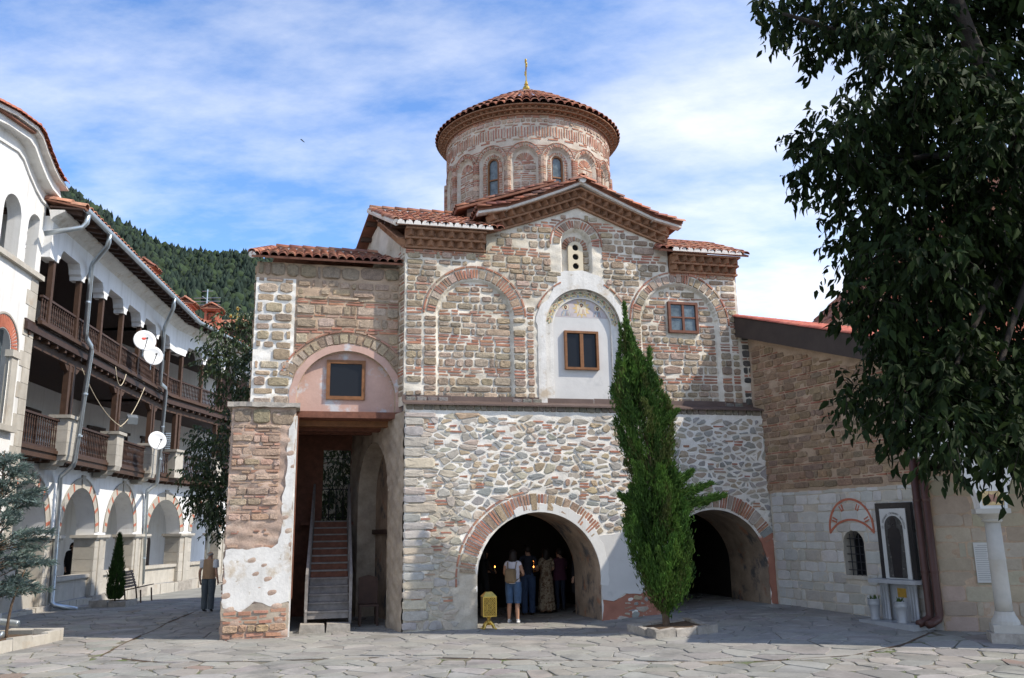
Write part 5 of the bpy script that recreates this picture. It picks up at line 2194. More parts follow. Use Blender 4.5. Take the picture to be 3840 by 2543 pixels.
# ---- second wall beyond the corner, with notice, and the portico column
CW = FW.P(WL, 0, 0)
FQ = Fr(CW[:2], -14.0)
wq = thing('portico', 'shaded stone porch with a white marble column and painted arch behind the tree', 'portico', FQ.P(2.5, 0, .2))
mq = Masonry()
wallgrid('rear_wall', FQ, 0, 3.0, -.1, 3.2, .06, 'mortar_tan', wq, holes=[(2.35, .62, 1.55, -.1)], amp=.004)
fill_courses(mq, FQ, .01, 1.68, .1, 3.1, [('S', .30), ('S', .26), ('S', .34)], [], 0, stone_w=(.35, .7), gap=.008, sh=.008, scol=lambda: jit(rnd.choice([(.37, .31, .235), (.40, .34, .265), (.34, .28, .205)]), .06), smat='ashlar_white', wob=.003, sname='block')
box_part('door', FQ, 1.65, 3.0, -.30, -.26, -.1, 2.4, 'wood_dark', wq)
mq.flush(wq)
CP = FQ.P(.82, 1.05, 0)
cz0 = .12
b = MB()
Fc = Fr(CP[:2], -20)
b.box(Fc, -.30, .30, -.28, .28, cz0 - .1, cz0 + .10)
b.build('plinth', 'stone_kerb', wq)
b = MB()
b.box(Fc, -.24, .24, -.24, .24, cz0 + .10, cz0 + .24)
b.lathe((CP[0], CP[1], cz0), [(.24, .24), (.23, .30), (.175, .40), (.16, .46)], 16)
b.build('base', 'marble_old', wq, smooth=False)
b = MB()
b.lathe((CP[0], CP[1], cz0), [(.145, .44), (.145, .7), (.141, 1.35), (.147, 1.37), (.147, 1.40), (.141, 1.42), (.132, 2.05)], 20)
b.build('shaft', 'marble_old', wq, smooth=True)
b = MB()
b.lathe((CP[0], CP[1], cz0), [(.15, 2.05), (.18, 2.08), (.16, 2.11), (.24, 2.19), (.25, 2.21)], 16)
b.box(Fc, -.29, .29, -.27, .27, cz0 + 2.21, cz0 + 2.30)
b.build('capital', 'marble_old', wq)
# painted spandrel wall above the column with arches springing both ways
b = MB()
FCo = Fr(CP[:2], -14)
pts_ = [(-.22, cz0 + 2.30), (.24, cz0 + 2.30)] + [(.24 + 1.2 - 1.2 * math.cos(R(t)), cz0 + 2.30 + 1.2 * math.sin(R(t))) for t in range(6, 91, 6)] + [(1.44, 4.6), (-1.24, 4.6)] + [(-.22 - 1.0 + 1.0 * math.cos(R(t)), cz0 + 2.30 + 1.0 * math.sin(R(t))) for t in range(90, 5, -6)]
b.prism(FCo, pts_[::-1], -.22, .2)
b.build('painted_arch', 'plaster_white', wq)
b = MB()
b.prism(FCo, [(-.17, cz0 + 2.36), (.19, cz0 + 2.36), (.2, cz0 + 2.62), (-.18, cz0 + 2.62)][::-1], .2, .212)
b.build('painted_panel', 'fresco_ochre', wq)
b = MB()
disc(b, FCo, .0, cz0 + 2.49, .10, .216, 0, 12, 1.2, 0, .4)
b.build('painted_flower', 'fresco_red', wq)
# roof over the portico so that it stands in shade
box_part('roof', FQ, -.3, 7.5, -.6, 1.9, 4.6, 4.8, 'fascia', wq)
# notice on the wall: cream board with lines of print too small to read
nb = thing('notice_board', 'cream notice board covered in small print on the stained wall by the column', 'notice', FQ.P(1.12, .03, 1.2))
FN = Fr(FQ.P(.86, .02, 0), -14)
q = MB()
q.box(FN, -.17, .17, .0, .018, 1.02, 1.78)
q.build('board', 'plastic_white', nb)
q = MB()
for k in range(17):
    zq = 1.73 - k * .041
    q.box(FN, -.15 + (.05 if k == 0 else 0), .15 - rnd.choice([0, 0, .03, .1]) - (.05 if k == 0 else 0), .018, .0195, zq - .005, zq + .004)
kind(q.build('print_line', 'stone_grey', nb), 'stuff')

# ---- marble memorial
mem = thing('memorial', 'marble memorial shrine with an engraved dark icon panel in a black frame', 'memorial', FW.P(3.72, .2, .2))
FM = Fr(FW.P(3.70, 0, 0), -66)
g0 = .17
q = MB()
q.prism(FM, [(-.72, g0 - .1), (.66, g0 - .1), (.66, g0 + .06), (-.72, g0 + .06)], .0, .62)
q.build('step', 'marble', mem)
box_part('plinth_panel', FM, -.32, .32, .02, .10, g0 + .06, g0 + .80, 'marble', mem)
for u in (-.36, -.14 + .26, .36, .14 - .50):
    pass
for u in (-.36, .36):
    for e in (-.07, 0.0, .07):
        q = MB()
        p = FM.P(u + e, .20, g0 + .06)
        q.lathe(p, [(.045, 0), (.045, .05), (.034, .06), (.034, .68), (.045, .69), (.045, .74)], 10)
        q.build('colonnette', 'marble', mem, smooth=True)
q = MB()
q.box(FM, -.62, .58, .0, .36, g0 + .80, g0 + .88)
q.build('shelf', 'marble', mem)
q = MB()
q.box(FM, -.11, .11, .10, .106, g0 + .52, g0 + .70)
q.build('plaque', 'gold', mem)
zt0, zt1 = g0 + .885, 2.60
q = MB()
q.box(FM, -.46, .46, .04, .12, zt0, zt1)
q.build('frame', 'granite_black', mem)
q = MB()
q.box(FM, -.335, .335, .12, .14, zt0, zt1 - .12)
q.build('icon_slab', 'plastic_white', mem)
mk('engraved', (.05, .048, .045), .5, .5, 18, .2, 40, spot=((.35, .32, .28), 16, .60, .68))
pan = [(u, z) for u, z in arch_pts(0, .235, 2.10, zt0 + .02, 16)]
q = MB()
q.add([FM.P(u, .144, z) for u, z in pan], [tuple(range(len(pan)))])
ip = q.build('icon_panel', 'engraved', mem)
fig = [(-.10, zt0 + .03), (.10, zt0 + .03), (.13, zt0 + .5), (.17, zt0 + .85), (.14, zt0 + 1.0), (.06, zt0 + 1.05), (.075, zt0 + 1.12), (.06, zt0 + 1.22), (0, zt0 + 1.26), (-.06, zt0 + 1.22), (-.075, zt0 + 1.12), (-.06, zt0 + 1.05), (-.14, zt0 + 1.0), (-.17, zt0 + .85), (-.13, zt0 + .5)]
q = MB()
q.prism(FM, fig, .144, .150)
q.build('engraved_figure', 'granite_black', ip)
# the inscription bent over the arch
txt = 'СВ. ЕВТИМИЙ  ПАТРИАРХ ТЪРНОВСКИ'
LETT = []
for k, chh in enumerate(txt):
    if chh == ' ':
        continue
    t = R(184 - 188 * k / (len(txt) - 1))
    cu = bpy.data.curves.new('inscription_letter', 'FONT')
    cu.body = chh
    cu.size = .062
    cu.align_x = 'CENTER'
    cu.materials.append(MATS['ink'])
    o = bpy.data.objects.new('inscription_letter', cu)
    COL.objects.link(o)
    ctr = FM.V(.262 * math.cos(t), .143, 2.10 + .262 * math.sin(t))
    X_ = (FM.U * math.sin(t) + Vector((0, 0, -math.cos(t)))).normalized()
    Y_ = (FM.U * math.cos(t) + Vector((0, 0, math.sin(t)))).normalized()
    Z_ = FM.N
    LETT.append((o, Matrix(((X_.x, Y_.x, Z_.x, ctr.x), (X_.y, Y_.y, Z_.y, ctr.y), (X_.z, Y_.z, Z_.z, ctr.z), (0, 0, 0, 1)))))
bpy.context.view_layer.update()
dg_ = bpy.context.evaluated_depsgraph_get()
LM = [(bpy.data.meshes.new_from_object(o.evaluated_get(dg_)), M_) for o, M_ in LETT]
for o, M_ in LETT:
    bpy.data.objects.remove(o)
for me_, M_ in LM:
    o = bpy.data.objects.new('inscription_letter', me_)
    COL.objects.link(o)
    setpar(o, mem)
    o.matrix_basis = M_
for k, (u, d) in enumerate(((-.46, .42), (.30, .50))):
    p = FM.P(u, d, g0 + .06)
    fp = thing('flower_pot', ['grey marble urn with dry plants on the left of the memorial step', 'grey marble urn with dry plants on the right of the memorial step'][k], 'pot', p, 'urns before the memorial')
    q = MB()
    q.lathe(p, [(.10, 0), (.10, .03), (.085, .05), (.10, .22), (.115, .30), (.125, .31), (.12, .34), (.115, .40), (.13, .42), (.12, .42), (.10, .38)], 14)
    q.build('urn', 'marble', fp, smooth=True)
    q = MB()
    for j in range(26):
        a, r = rnd.uniform(0, 6.28), rnd.uniform(.01, .09)
        c_ = Vector(p) + Vector((r * math.cos(a), r * math.sin(a), .39))
        tip = c_ + Vector((rnd.uniform(-.06, .06), rnd.uniform(-.06, .06), rnd.uniform(.05, .14)))
        s_ = Vector((rnd.uniform(-1, 1), rnd.uniform(-1, 1), 0)).normalized() * .014
        q.add([tuple(c_), tuple((c_ + tip) / 2 + s_), tuple(tip), tuple((c_ + tip) / 2 - s_)], [(0, 1, 2, 3)])
    kind(q.build('plants', 'moss', fp), 'stuff')

# ================================================================ CATHEDRAL behind (glimpsed through the tree)
cat_ = thing('cathedral', 'larger brick church with red tiled roof half hidden behind the dark tree', 'church', (15, 26, 0))
FK = Fr((11.2, 24.5), 4.0)
wallgrid('wall', FK, 0, 14, 0, 9.0, .4, 'brick_paint', cat_, amp=.02)
b = MB()
b.box(FK, .02, 14, -9, -.05, 0, 8.9)
b.build('body', 'mortar_tan', cat_)
# west gable faces the chapel: ridge runs along the depth of the church
wallt = None
for sg in (-1, 1):
    e, r_ = (-.7, 7.0) if sg < 0 else (14.7, 7.0)
    roof_slab('roof_deck', (FK.P(e, .7, 7.6), FK.P(r_, .7, 14.6), FK.P(r_, -11, 14.6), FK.P(e, -11, 7.6)), .18, 'tile_bed', cat_)
    p0, p1 = FK.V(e, .7, 7.62), FK.V(e, -11, 7.62)
    up_ = (FK.V(r_, .7, 14.6) - FK.V(e, .7, 7.6)).normalized()
    ti.plane(p0 if sg < 0 else p1, (p1 - p0).normalized() * (1 if sg < 0 else -1), up_, 31, 21, .37, .48, TILE_COLS)
b = MB()
for sg in (-1, 1):
    e, r_ = (-.7, 7.0) if sg < 0 else (14.7, 7.0)
    b.add([FK.P(e, .72, 7.2), FK.P(r_, .72, 14.2), FK.P(r_, .72, 14.65), FK.P(e, .72, 7.65)], [(0, 1, 2, 3)])
b.add([FK.P(0, -.02, 8.8), FK.P(14, -.02, 8.8), FK.P(7, -.02, 14.3)], [(0, 1, 2)])
b.build('gable', 'fascia', cat_)
ti.flush(cat_, 300)
for k in range(4):
    window('window', FK, 1.5 + k * 3, 2.6 + k * 3, 5.2, 7.4, .06, .1, 'wood_brown', 'glass_dark', cat_, 2, 2)
# ================================================================ LEFT: ARCADED WING
FL = Fr((-14.0, 24.0), 97.0)
BEND = 12.0
Bp_ = FL.P(BEND, 0, 0)
FL2 = Fr(Bp_[:2], 85.0)
arc = thing('arcaded_wing', 'white monastery wing with striped arches below and two brown timber galleries above', 'building', FL.P(6, 0, 0))
CAP = 2.2
GZ = -.1


def arcade(fr, s0, s1, arches, first):
    holes = [(c, .5 * w, CAP, -.4) for c, w in arches]
    wallgrid('arcade_wall', fr, s0, s1, GZ - .3, 4.62, .05, 'plaster_arcade', arc, holes=holes, amp=.001)
    wallgrid('arcade_wall', Fr(fr.P(0, -.62, 0), fr.ang), s0, s1, GZ - .3, 4.62, .08, 'plaster_arcade', arc, holes=holes, amp=.001)
    for (c, w) in arches:
        reveal('arch_soffit', fr, arch_pts(c, w / 2, CAP, CAP), 0, -.62, 'plaster_arcade', arc)
        # banded voussoirs: white ring with red slips, keystone
        r0, r1 = w / 2 + .0, w / 2 + .30
        q = MB()
        arc_strip(q, fr, c, CAP, (r0 + r1) / 2, r1 - r0, 3, 177, .025, 36)
        vo = q.build('arch_ring', 'ashlar_cream', arc)
        q = MB()
        arc_strip(q, fr, c, CAP, r1 + .02, .05, 3, 177, .045, 36)
        q.build('arch_hood', 'ashlar_cream', arc)
        for k in range(10):
            t = 12 + 156 * k / 9
            if abs(t - 90) < 12:
                continue
            a = R(t)
            c_, s_ = math.cos(a), math.sin(a)
            wd_ = .055
            V = [fr.P(c + r * c_ + e * wd_ * s_, dd, CAP + r * s_ - e * wd_ * c_) for dd in (.0, .03) for r in (r0 + .005, r1 - .005) for e in (-1, 1)]
            q = MB()
            q.hexa(V)
            q.build('red_voussoir', 'brick_paint', arc)
        q = MB()
        q.prism(fr, [(c - .10, CAP + r0 - .005), (c + .10, CAP + r0 - .005), (c + .15, CAP + r1 + .12), (c - .15, CAP + r1 + .12)], .0, .06)
        q.build('keystone', 'ashlar_cream', arc)
        # parapet with coping
        box_part('parapet', fr, c - w / 2 - .02, c + w / 2 + .02, -.42, -.12, GZ - .2, .76, 'ashlar_cream', arc)
        box_part('coping', fr, c - w / 2 - .0, c + w / 2 + .0, -.50, -.03, .76, .88, 'ashlar_cream', arc)


def piers(fr, spans):
    for (a, c) in spans:
        # courses of squared blocks
        z = GZ - .2
        hs = [.44, .40, .42, .40, .42, .30]
        top = CAP - .16
        k = 0
        while z < top - .02:
            h = min(hs[k % len(hs)], top - z)
            m = a + (c - a) * (.42 if k % 2 else .62)
            for (x0, x1) in ((a, m), (m, c)):
                q = MB()
                q.box(fr, x0 + .004, x1 - .004, -.66, .05, z + .004, z + h - .004)
                q.build('pier_block', 'ashlar_cream', arc)
            z += h
            k += 1
        box_part('pilaster_strip', fr, (a + c) / 2 - .16, (a + c) / 2 + .16, .05, .09, GZ - .1, top - .002, 'ashlar_cream', arc)
        q = MB()
        q.box(fr, a - .06, c + .06, -.72, .11, top, top + .06)
        q.box(fr, a - .11, c + .11, -.77, .16, top + .06, CAP)
        q.build('capital', 'ashlar_cream', arc)
        q = MB()
        q.box(fr, a - .1, c + .1, -.7, .16, GZ - .4, GZ + .22)
        q.build('pier_base', 'stone_kerb', arc)


arcade(FL, -1.5, BEND, [(1.05, 3.1), (5.3, 3.1), (9.6, 3.2)], True)
arcade(FL2, 0, 12, [(2.1, 2.9), (6.2, 3.0), (10.4, 2.4)], False)
piers(FL, [(-1.2, -.5), (2.6, 3.75), (6.85, 8.0), (11.2, 12.0)])
piers(FL2, [(0.01, .65), (3.55, 4.7), (7.7, 8.9)])
# plinth stones along the foot
for fr, a, c in ((FL, -1.4, BEND), (FL2, 0, 9)):
    u = a
    while u < c:
        w = rnd.uniform(.5, .8)
        q = MB()
        zt = GZ + .20 + rnd.uniform(-.02, .02)
        q.box(fr, u + .01, min(c, u + w) - .01, -.1, .13 + rnd.uniform(0, .03), GZ - .5, zt)
        q.build('plinth_stone', 'ashlar_cream', arc)
        u += w
# back wall of arcade and galleries, floors, ceilings
for fr, a, c in ((FL, -2, BEND + .6), (FL2, -.3, 13)):
    wallgrid('back_wall', Fr(fr.P(0, -3.0, 0), fr.ang), a, c, GZ - .3, 11, .3, 'plaster_arcade', arc, amp=.0)
    box_part('floor', fr, a, c, -3.0, -.05, GZ - .4, .12, 'stone_grey', arc)
    box_part('ceiling', fr, a, c, -3.0, -.02, 4.35, 4.55, 'plaster_arcade', arc)
    box_part('gallery_floor', fr, a, c, -3.0, .46, 4.56, 4.66, 'wood_dark', arc)
    box_part('gallery_floor', fr, a, c, -3.0, .78, 7.78, 7.9, 'wood_dark', arc)
    box_part('gallery_ceiling', fr, a, c, -3.0, .62, 10.9, 11.0, 'wood_dark', arc)
    box_part('edge_beam', fr, a, c, .40, .52, 4.38, 4.56, 'wood_brown', arc)
    box_part('edge_beam', fr, a, c, .72, .84, 7.60, 7.80, 'wood_dark', arc)
    box_part('gallery_lintel', fr, a, c, .44, .62, 7.30, 7.52, 'wood_brown', arc)
    # joist ends
    u = a + .3
    while u < c - .2:
        for (d0, d1, z0, z1) in ((.0, .40, 4.30, 4.40), (.62, .80, 7.50, 7.62)):
            box_part('joist', fr, u - .05, u + .05, d0, d1, z0, z1, 'wood_brown', arc)
        u += .62
# doors and windows on the back walls
for fr, lst in ((FL, [(.4, 1.0, 'w'), (3.2, 1.1, 'd'), (5.6, .9, 'w'), (8.0, 1.1, 'd'), (10.6, .9, 'w')]), (FL2, [(1.2, 1.1, 'd'), (3.4, .9, 'w'), (5.6, 1.0, 'd'), (8, .9, 'w')])):
    fb = Fr(fr.P(0, -3.0, 0), fr.ang)
    for (s, w, ty) in lst:
        for zf in (4.66, 7.9):
            z0 = zf + (.9 if ty == 'w' else .02)
            f = window('window' if ty == 'w' else 'door', fb, s - w / 2, s + w / 2, z0, zf + 2.05, .04, .09, 'wood_dark', 'glass_dark', arc, 2 if ty == 'w' else 1, 2 if ty == 'w' else 1, .06)
            box_part('lintel', fb, s - w / 2 - .12, s + w / 2 + .12, .0, .09, zf + 2.05, zf + 2.17, 'wood_dark', f)
        if ty == 'd':
            q = MB()
            q.prism(fb, arch_pts(s + .6, .5, 1.75, .12), .0, .03)
            q.build('door', 'wood_dark', arc)

# galleries: balusters share one mesh
_bal = {}


def baluster(parent, fr, u, d, z0, h):
    key = round(h, 2)
    if key not in _bal:
        q = MB()
        q.lathe((0, 0, 0), [(.026, 0), (.026, h * .12), (.016, h * .16), (.030, h * .34), (.018, h * .52), (.028, h * .66), (.016, h * .84), (.026, h * .88), (.026, h)], 6)
        o = q.build('baluster', 'wood_dark')
        _bal[key] = o.data
    else:
        o = bpy.data.objects.new('baluster', _bal[key])
        COL.objects.link(o)
    setpar(o, parent)
    o.matrix_basis = Matrix.Translation(fr.P(u, d, z0))


SP = 2.02
nb_ = 0
balpos = []


def rail(fr, a, c, d, zb, zt, gap=.15):
    box_part('hand_rail', fr, a, c, d - .05, d + .05, zt - .06, zt, 'wood_dark', arc)
    box_part('foot_rail', fr, a, c, d - .04, d + .04, zb, zb + .07, 'wood_dark', arc)
    box_part('skirting', fr, a, c, d - .03, d + .09, zb - .10, zb - .002, 'wood_brown', arc)
    n = int((c - a) / gap)
    for i in range(n):
        balpos.append((fr, a + (i + .5) * (c - a) / n, d, zb + .07, zt - .06 - zb - .07))


# level 1: stone posts with corbels, timber posts above
SPOST = [1.9, 6.35, 10.6]
edges_ = [-1.4] + SPOST + [BEND + .25]
for i, s in enumerate(SPOST):
    z = 4.55
    for h, mt in ((.38, 0), (.36, 0), (.36, 0)):
        q = MB()
        q.box(FL, s - .36, s + .36, .30, .78, z + .003, z + h - .003)
        q.build('post_block', 'ashlar_cream', arc)
        z += h
    box_part('post_cap', FL, s - .44, s + .44, .22, .86, z, z + .10, 'ashlar_cream', arc)
    q = MB()
    prof = [(.05, 4.15), (.30, 4.15), (.34, 4.24), (.50, 4.28), (.54, 4.38), (.74, 4.40), (.78, 4.55), (.05, 4.55)]
    V = [FL.P(s + e * .30, d, z_) for e in (-1, 1) for d, z_ in prof]
    n_ = len(prof)
    q.add(V, [tuple(range(n_)), tuple(range(n_, 2 * n_))[::-1]] + [(k, n_ + k, n_ + (k + 1) % n_, (k + 1) % n_) for k in range(n_)])
    q.build('corbel', 'ashlar_cream', arc)
    for e in (-.16, .16):
        box_part('timber_post', FL, s + e - .085, s + e + .085, .45, .62, z + .10, 7.3, 'wood_brown', arc)
    q = MB()
    q.prism(FL, [(s - .62, 7.30), (s - .40, 7.12), (s + .40, 7.12), (s + .62, 7.30)], .44, .60)
    q.build('post_bracket', 'wood_brown', arc)
for a, c in zip(edges_[:-1], edges_[1:]):
    rail(FL, a + (.37 if a > 0 else 0), c - .37, .48, 4.66, 5.60)
S2 = [1.5, 5.6, 9.7]
ed2 = [0] + S2 + [12]
for s in S2:
    box_part('post_block', FL2, s - .36, s + .36, .30, .78, 4.55, 5.65, 'ashlar_cream', arc)
    box_part('post_cap', FL2, s - .44, s + .44, .22, .86, 5.65, 5.75, 'ashlar_cream', arc)
    for e in (-.16, .16):
        box_part('timber_post', FL2, s + e - .085, s + e + .085, .45, .62, 5.75, 7.3, 'wood_brown', arc)
for a, c in zip(ed2[:-1], ed2[1:]):
    rail(FL2, a + .4, c - .4, .48, 4.66, 5.60)
# level 2
for fr, a, c, ph in ((FL, -1.4, BEND + .2, -.92), (FL2, 0, 12, .9)):
    rail(fr, a, c, .86, 7.98, 8.70)
    s = ph
    posts = []
    while s < c:
        if s > a - .2:
            posts.append(s)
            box_part('timber_post', fr, s - .075, s + .075, .79, .93, 7.9, 9.86, 'wood_brown', arc)
        s += SP
    # white lintel wall with cusped openings between posts
    zt, zo, zp = 11.0, 10.26, 9.80
    outl = []
    for k, p in enumerate(posts[:-1]):
        q_ = posts[k + 1]
        half = .13
        outl += [(p - half if k else a, zp), (p + half, zp), (p + half + .02, zp + .12), (p + half + .10, zp + .17), (p + half + .14, zp + .30), (p + half + .26, zo), (q_ - half - .26, zo), (q_ - half - .14, zp + .30), (q_ - half - .10, zp + .17), (q_ - half - .02, zp + .12)]
    outl += [(posts[-1] - .13, zp), (c, zp), (c, zt), (a, zt)]
    bm = bmesh.new()
    tris = tessellate_polygon([[Vector((u, z, 0)) for u, z in outl]])
    v0 = [bm.verts.new(fr.P(u, .97, z)) for u, z in outl]
    v1 = [bm.verts.new(fr.P(u, .62, z)) for u, z in outl]
    for t in tris:
        bm.faces.new([v0[i] for i in t])
        bm.faces.new([v1[i] for i in t[::-1]])
    L_ = len(outl)
    for i in range(L_):
        bm.faces.new((v0[i], v0[(i + 1) % L_], v1[(i + 1) % L_], v1[i]))
    bmesh.ops.recalc_face_normals(bm, faces=bm.faces[:])
    me = bpy.data.meshes.new('cusped_lintel')
    bm.to_mesh(me)
    bm.free()
    me.materials.append(MATS['plaster_arcade'])
    o = bpy.data.objects.new('cusped_lintel', me)
    COL.objects.link(o)
    setpar(o, arc)
    # coved cornice, dark rafters, gutter, roof
    q = MB()
    prof = [(.97, 10.82), (1.0, 10.86), (1.05, 10.92), (1.30, 11.06), (1.32, 11.12), (.9, 11.12)]
    V = [fr.P(u, d, z) for u in (a - .2, c) for d, z in prof]
    n_ = len(prof)
    q.add(V, [tuple(range(n_)), tuple(range(n_, 2 * n_))[::-1]] + [(k, n_ + k, n_ + (k + 1) % n_, (k + 1) % n_) for k in range(n_)])
    q.build('eave_cove', 'plaster_aged', arc)
    u = a
    while u < c:
        q = MB()
        q.add([fr.P(u + e, d, z) for z, dd in ((0, 0), (.09, 0)) for e in (-.05, .05) for d, z in ((1.2, 11.13 + (0 if dd == 0 else 0)),)], [])
        q = MB()
        q.hexa([fr.P(u - .05, 1.22, 11.12), fr.P(u + .05, 1.22, 11.12), fr.P(u - .05, 1.74, 11.02), fr.P(u + .05, 1.74, 11.02), fr.P(u - .05, 1.22, 11.22), fr.P(u + .05, 1.22, 11.22), fr.P(u - .05, 1.74, 11.12), fr.P(u + .05, 1.74, 11.12)])
        q.build('rafter_end', 'wood_dark', arc)
        u += .5
    q = MB()
    q.hexa([fr.P(a - .2, .9, 11.19), fr.P(c, .9, 11.19), fr.P(a - .2, 1.80, 11.13), fr.P(c, 1.80, 11.13), fr.P(a - .2, .9, 11.24), fr.P(c, .9, 11.24), fr.P(a - .2, 1.80, 11.18), fr.P(c, 1.80, 11.18)])
    q.build('eave_boards', 'wood_dark', arc)
    q = MB()
    V, F = [], []
    for u in (a - .2, c):
        for t in range(0, 181, 30):
            V.append(fr.P(u, 1.88 - .085 * math.cos(R(t)), 11.16 - .085 * math.sin(R(t))))
    F = [(k, k + 1, 8 + k, 7 + k) for k in range(6)]
    q.add(V, F)
    q.add([fr.P(a - .2, 1.80, 11.16), fr.P(c, 1.80, 11.16), fr.P(c, 1.80, 11.22), fr.P(a - .2, 1.80, 11.22)], [(0, 1, 2, 3)])
    q.add([fr.P(a - .2, 1.968, 11.15), fr.P(c, 1.968, 11.15), fr.P(c, 1.972, 11.185), fr.P(a - .2, 1.972, 11.185)], [(0, 1, 2, 3)])
    q.build('gutter', 'metal_galv', arc, smooth=False)
    roof_slab('roof_deck', (fr.P(a - .2, 1.85, 11.22), fr.P(c, 1.85, 11.22), fr.P(c, -4, 12.5), fr.P(a - .2, -4, 12.5)), .05, 'tile_bed', arc)
    A_ = fr.U if True else None
    B_ = (fr.V(0, -4, 12.5) - fr.V(0, 1.85, 11.22)).normalized()
    ti.plane(fr.P(a - .2, 1.85, 11.23), A_, B_, int((c - a) / .3), 16, .3, .42, TILE_COLS)
    # back slope
    roof_slab('roof_deck', (fr.P(a - .2, -4, 12.5), fr.P(c, -4, 12.5), fr.P(c, -10, 11.2), fr.P(a - .2, -10, 11.2)), .05, 'tile_bed', arc)
ti.flush(arc, 300)
balpos.sort(key=lambda t: math.hypot(*t[0].P(t[1], t[2], 0)[:2]))
for t in balpos[:300]:
    baluster(arc, *t)
rest = balpos[300:]
if rest:
    q = MB()
    for fr, u, d, z0, h in rest:
        q.box(fr, u - .02, u + .02, d - .02, d + .02, z0, z0 + h)
    kind(q.build('balustrade', 'wood_dark', arc), 'stuff')


# downpipes
def pipe(name, pts_, r, parent, mat='metal_galv'):
    # round the corners a little
    P_ = [Vector(p) for p in pts_]
    out = [P_[0]]
    for i in range(1, len(P_) - 1):
        a_, b_, c_ = P_[i - 1], P_[i], P_[i + 1]
        k = min(.10, (a_ - b_).length * .4, (c_ - b_).length * .4)
        out += [b_ + (a_ - b_).normalized() * k, b_ + (c_ - b_).normalized() * k]
    out.append(P_[-1])
    q = MB()
    q.tube(out, r, 12)
    o = q.build(name, mat, parent, smooth=True)
    return o


def collar(parent, p, r):
    q = MB()
    q.tube([p, (p[0], p[1], p[2] + .05)], r * 1.18, 12)
    q.build('pipe_collar', 'metal_galv', parent)


p1 = pipe('downpipe', [FL.P(.35, 1.88, 11.10), FL.P(.42, 1.86, 10.78), FL.P(1.32, 1.10, 10.42), FL.P(1.40, 1.08, 8.15), FL.P(1.95, 1.10, 7.92), FL.P(1.62, 1.02, 4.25), FL.P(2.95, .17, 4.0), FL.P(3.2, .17, .12), FL.P(3.15, .95, -.02)], .075, arc)
for s, z in ((1.36, 9.2), (1.80, 6.4), (1.68, 5.1), (3.03, 3.0), (3.15, 1.0)):
    collar(p1, FL.P(s, 1.08 if z > 4.2 else .17, z), .075)
p2 = pipe('downpipe', [FL.P(7.75, 1.88, 11.10), FL.P(7.85, 1.86, 10.75), FL.P(9.6, 1.08, 10.35), FL.P(9.65, 1.06, 8.1), FL.P(10.4, 1.10, 8.0), FL.P(10.4, 1.02, 4.15), FL.P(12.1, .17, 3.95), FL.P(12.45, .17, .2)], .075, arc)
for s, z in ((9.62, 9.2), (10.4, 6.4), (10.4, 5.1), (12.2, 3.0), (12.35, 1.2)):
    collar(p2, FL.P(s, 1.06 if z > 4.2 else .17, z), .075)
p3 = pipe('downpipe', [FL2.P(6.1, 1.88, 11.10), FL2.P(6.1, 1.1, 10.4), FL2.P(6.1, 1.05, 4.3), FL2.P(6.2, .2, 4.0), FL2.P(6.2, .2, .1)], .075, arc)


# chimneys on the roof, tiled caps
def chimney(p, w, h, base):
    F_ = Fr(p[:2], 97)
    z = p[2]
    q = MB()
    q.box(F_, -w, w, -w * .7, w * .7, z, z + base)
    c_ = q.build('chimney', 'brick_paint', arc)
    q = MB()
    q.box(F_, -w - .05, w + .05, -w * .7 - .05, w * .7 + .05, z + base, z + base + .1)
    for uu in np.linspace(-w + .08, w - .08, 4):
        for dd in (-w * .7 + .07, w * .7 - .07):
            q.box(F_, uu - .07, uu + .07, dd - .06, dd + .06, z + base + .1, z + base + h)
    q.box(F_, -w * .6, w * .6, -w * .35, w * .35, z + base + .1, z + base + h * .9)
    q.box(F_, -w - .08, w + .08, -w * .7 - .08, w * .7 + .08, z + base + h, z + base + h + .08)
    q.build('chimney_pot', 'brick_paint', c_)
    q = MB()
    zr = z + base + h + .08
    q.add([F_.P(-w - .18, -w * .7 - .2, zr), F_.P(w + .18, -w * .7 - .2, zr), F_.P(w + .18, w * .7 + .2, zr), F_.P(-w - .18, w * .7 + .2, zr), F_.P(-w * .7, 0, zr + .32), F_.P(w * .7, 0, zr + .32)],
          [(0, 1, 5, 4), (2, 3, 4, 5), (1, 2, 5), (3, 0, 4), (3, 2, 1, 0)])
    cp_ = q.build('chimney_cap', 'tile_bed', c_)
    for sd_ in (-1, 1):
        A_ = F_.U * (1 if sd_ > 0 else 1)
        e = F_.V(-w - .18, sd_ * (w * .7 + .2), zr + .02)
        up = (F_.V(0, 0, zr + .32) - F_.V(0, sd_ * (w * .7 + .2), zr)).normalized()
        ti.plane(e, A_, up, int((2 * w + .36) / .18), 2, .18, .3, TILE_COLS)
    ti.flush(cp_, 60)
    return c_


chimney((-15.6, 35.0, 11.5), .40, .5, 1.15)
chimney((-16.5, 42.0, 11.9), .42, .5, 1.0)
chimney((-16.6, 46.0, 11.9), .52, .64, 1.6)
an = thing('tv_antenna', 'thin roof aerial beside the tall brick chimney', 'antenna', (-17.1, 46.3, 13))
q = MB()
q.tube([(-17.1, 46.3, 12.4), (-17.1, 46.3, 15.6)], .03, 6)
for k, z in enumerate((15.5, 15.1, 14.9, 14.7)):
    q.tube([(-17.1 - (.3 if k == 0 else .75), 46.3, z), (-17.1 + (.3 if k == 0 else .75), 46.3, z)], .018, 5)
q.tube([(-17.1, 45.6, 15.0), (-17.1, 47, 15.0)], .02, 5)
q.build('aerial', 'metal_galv', an)


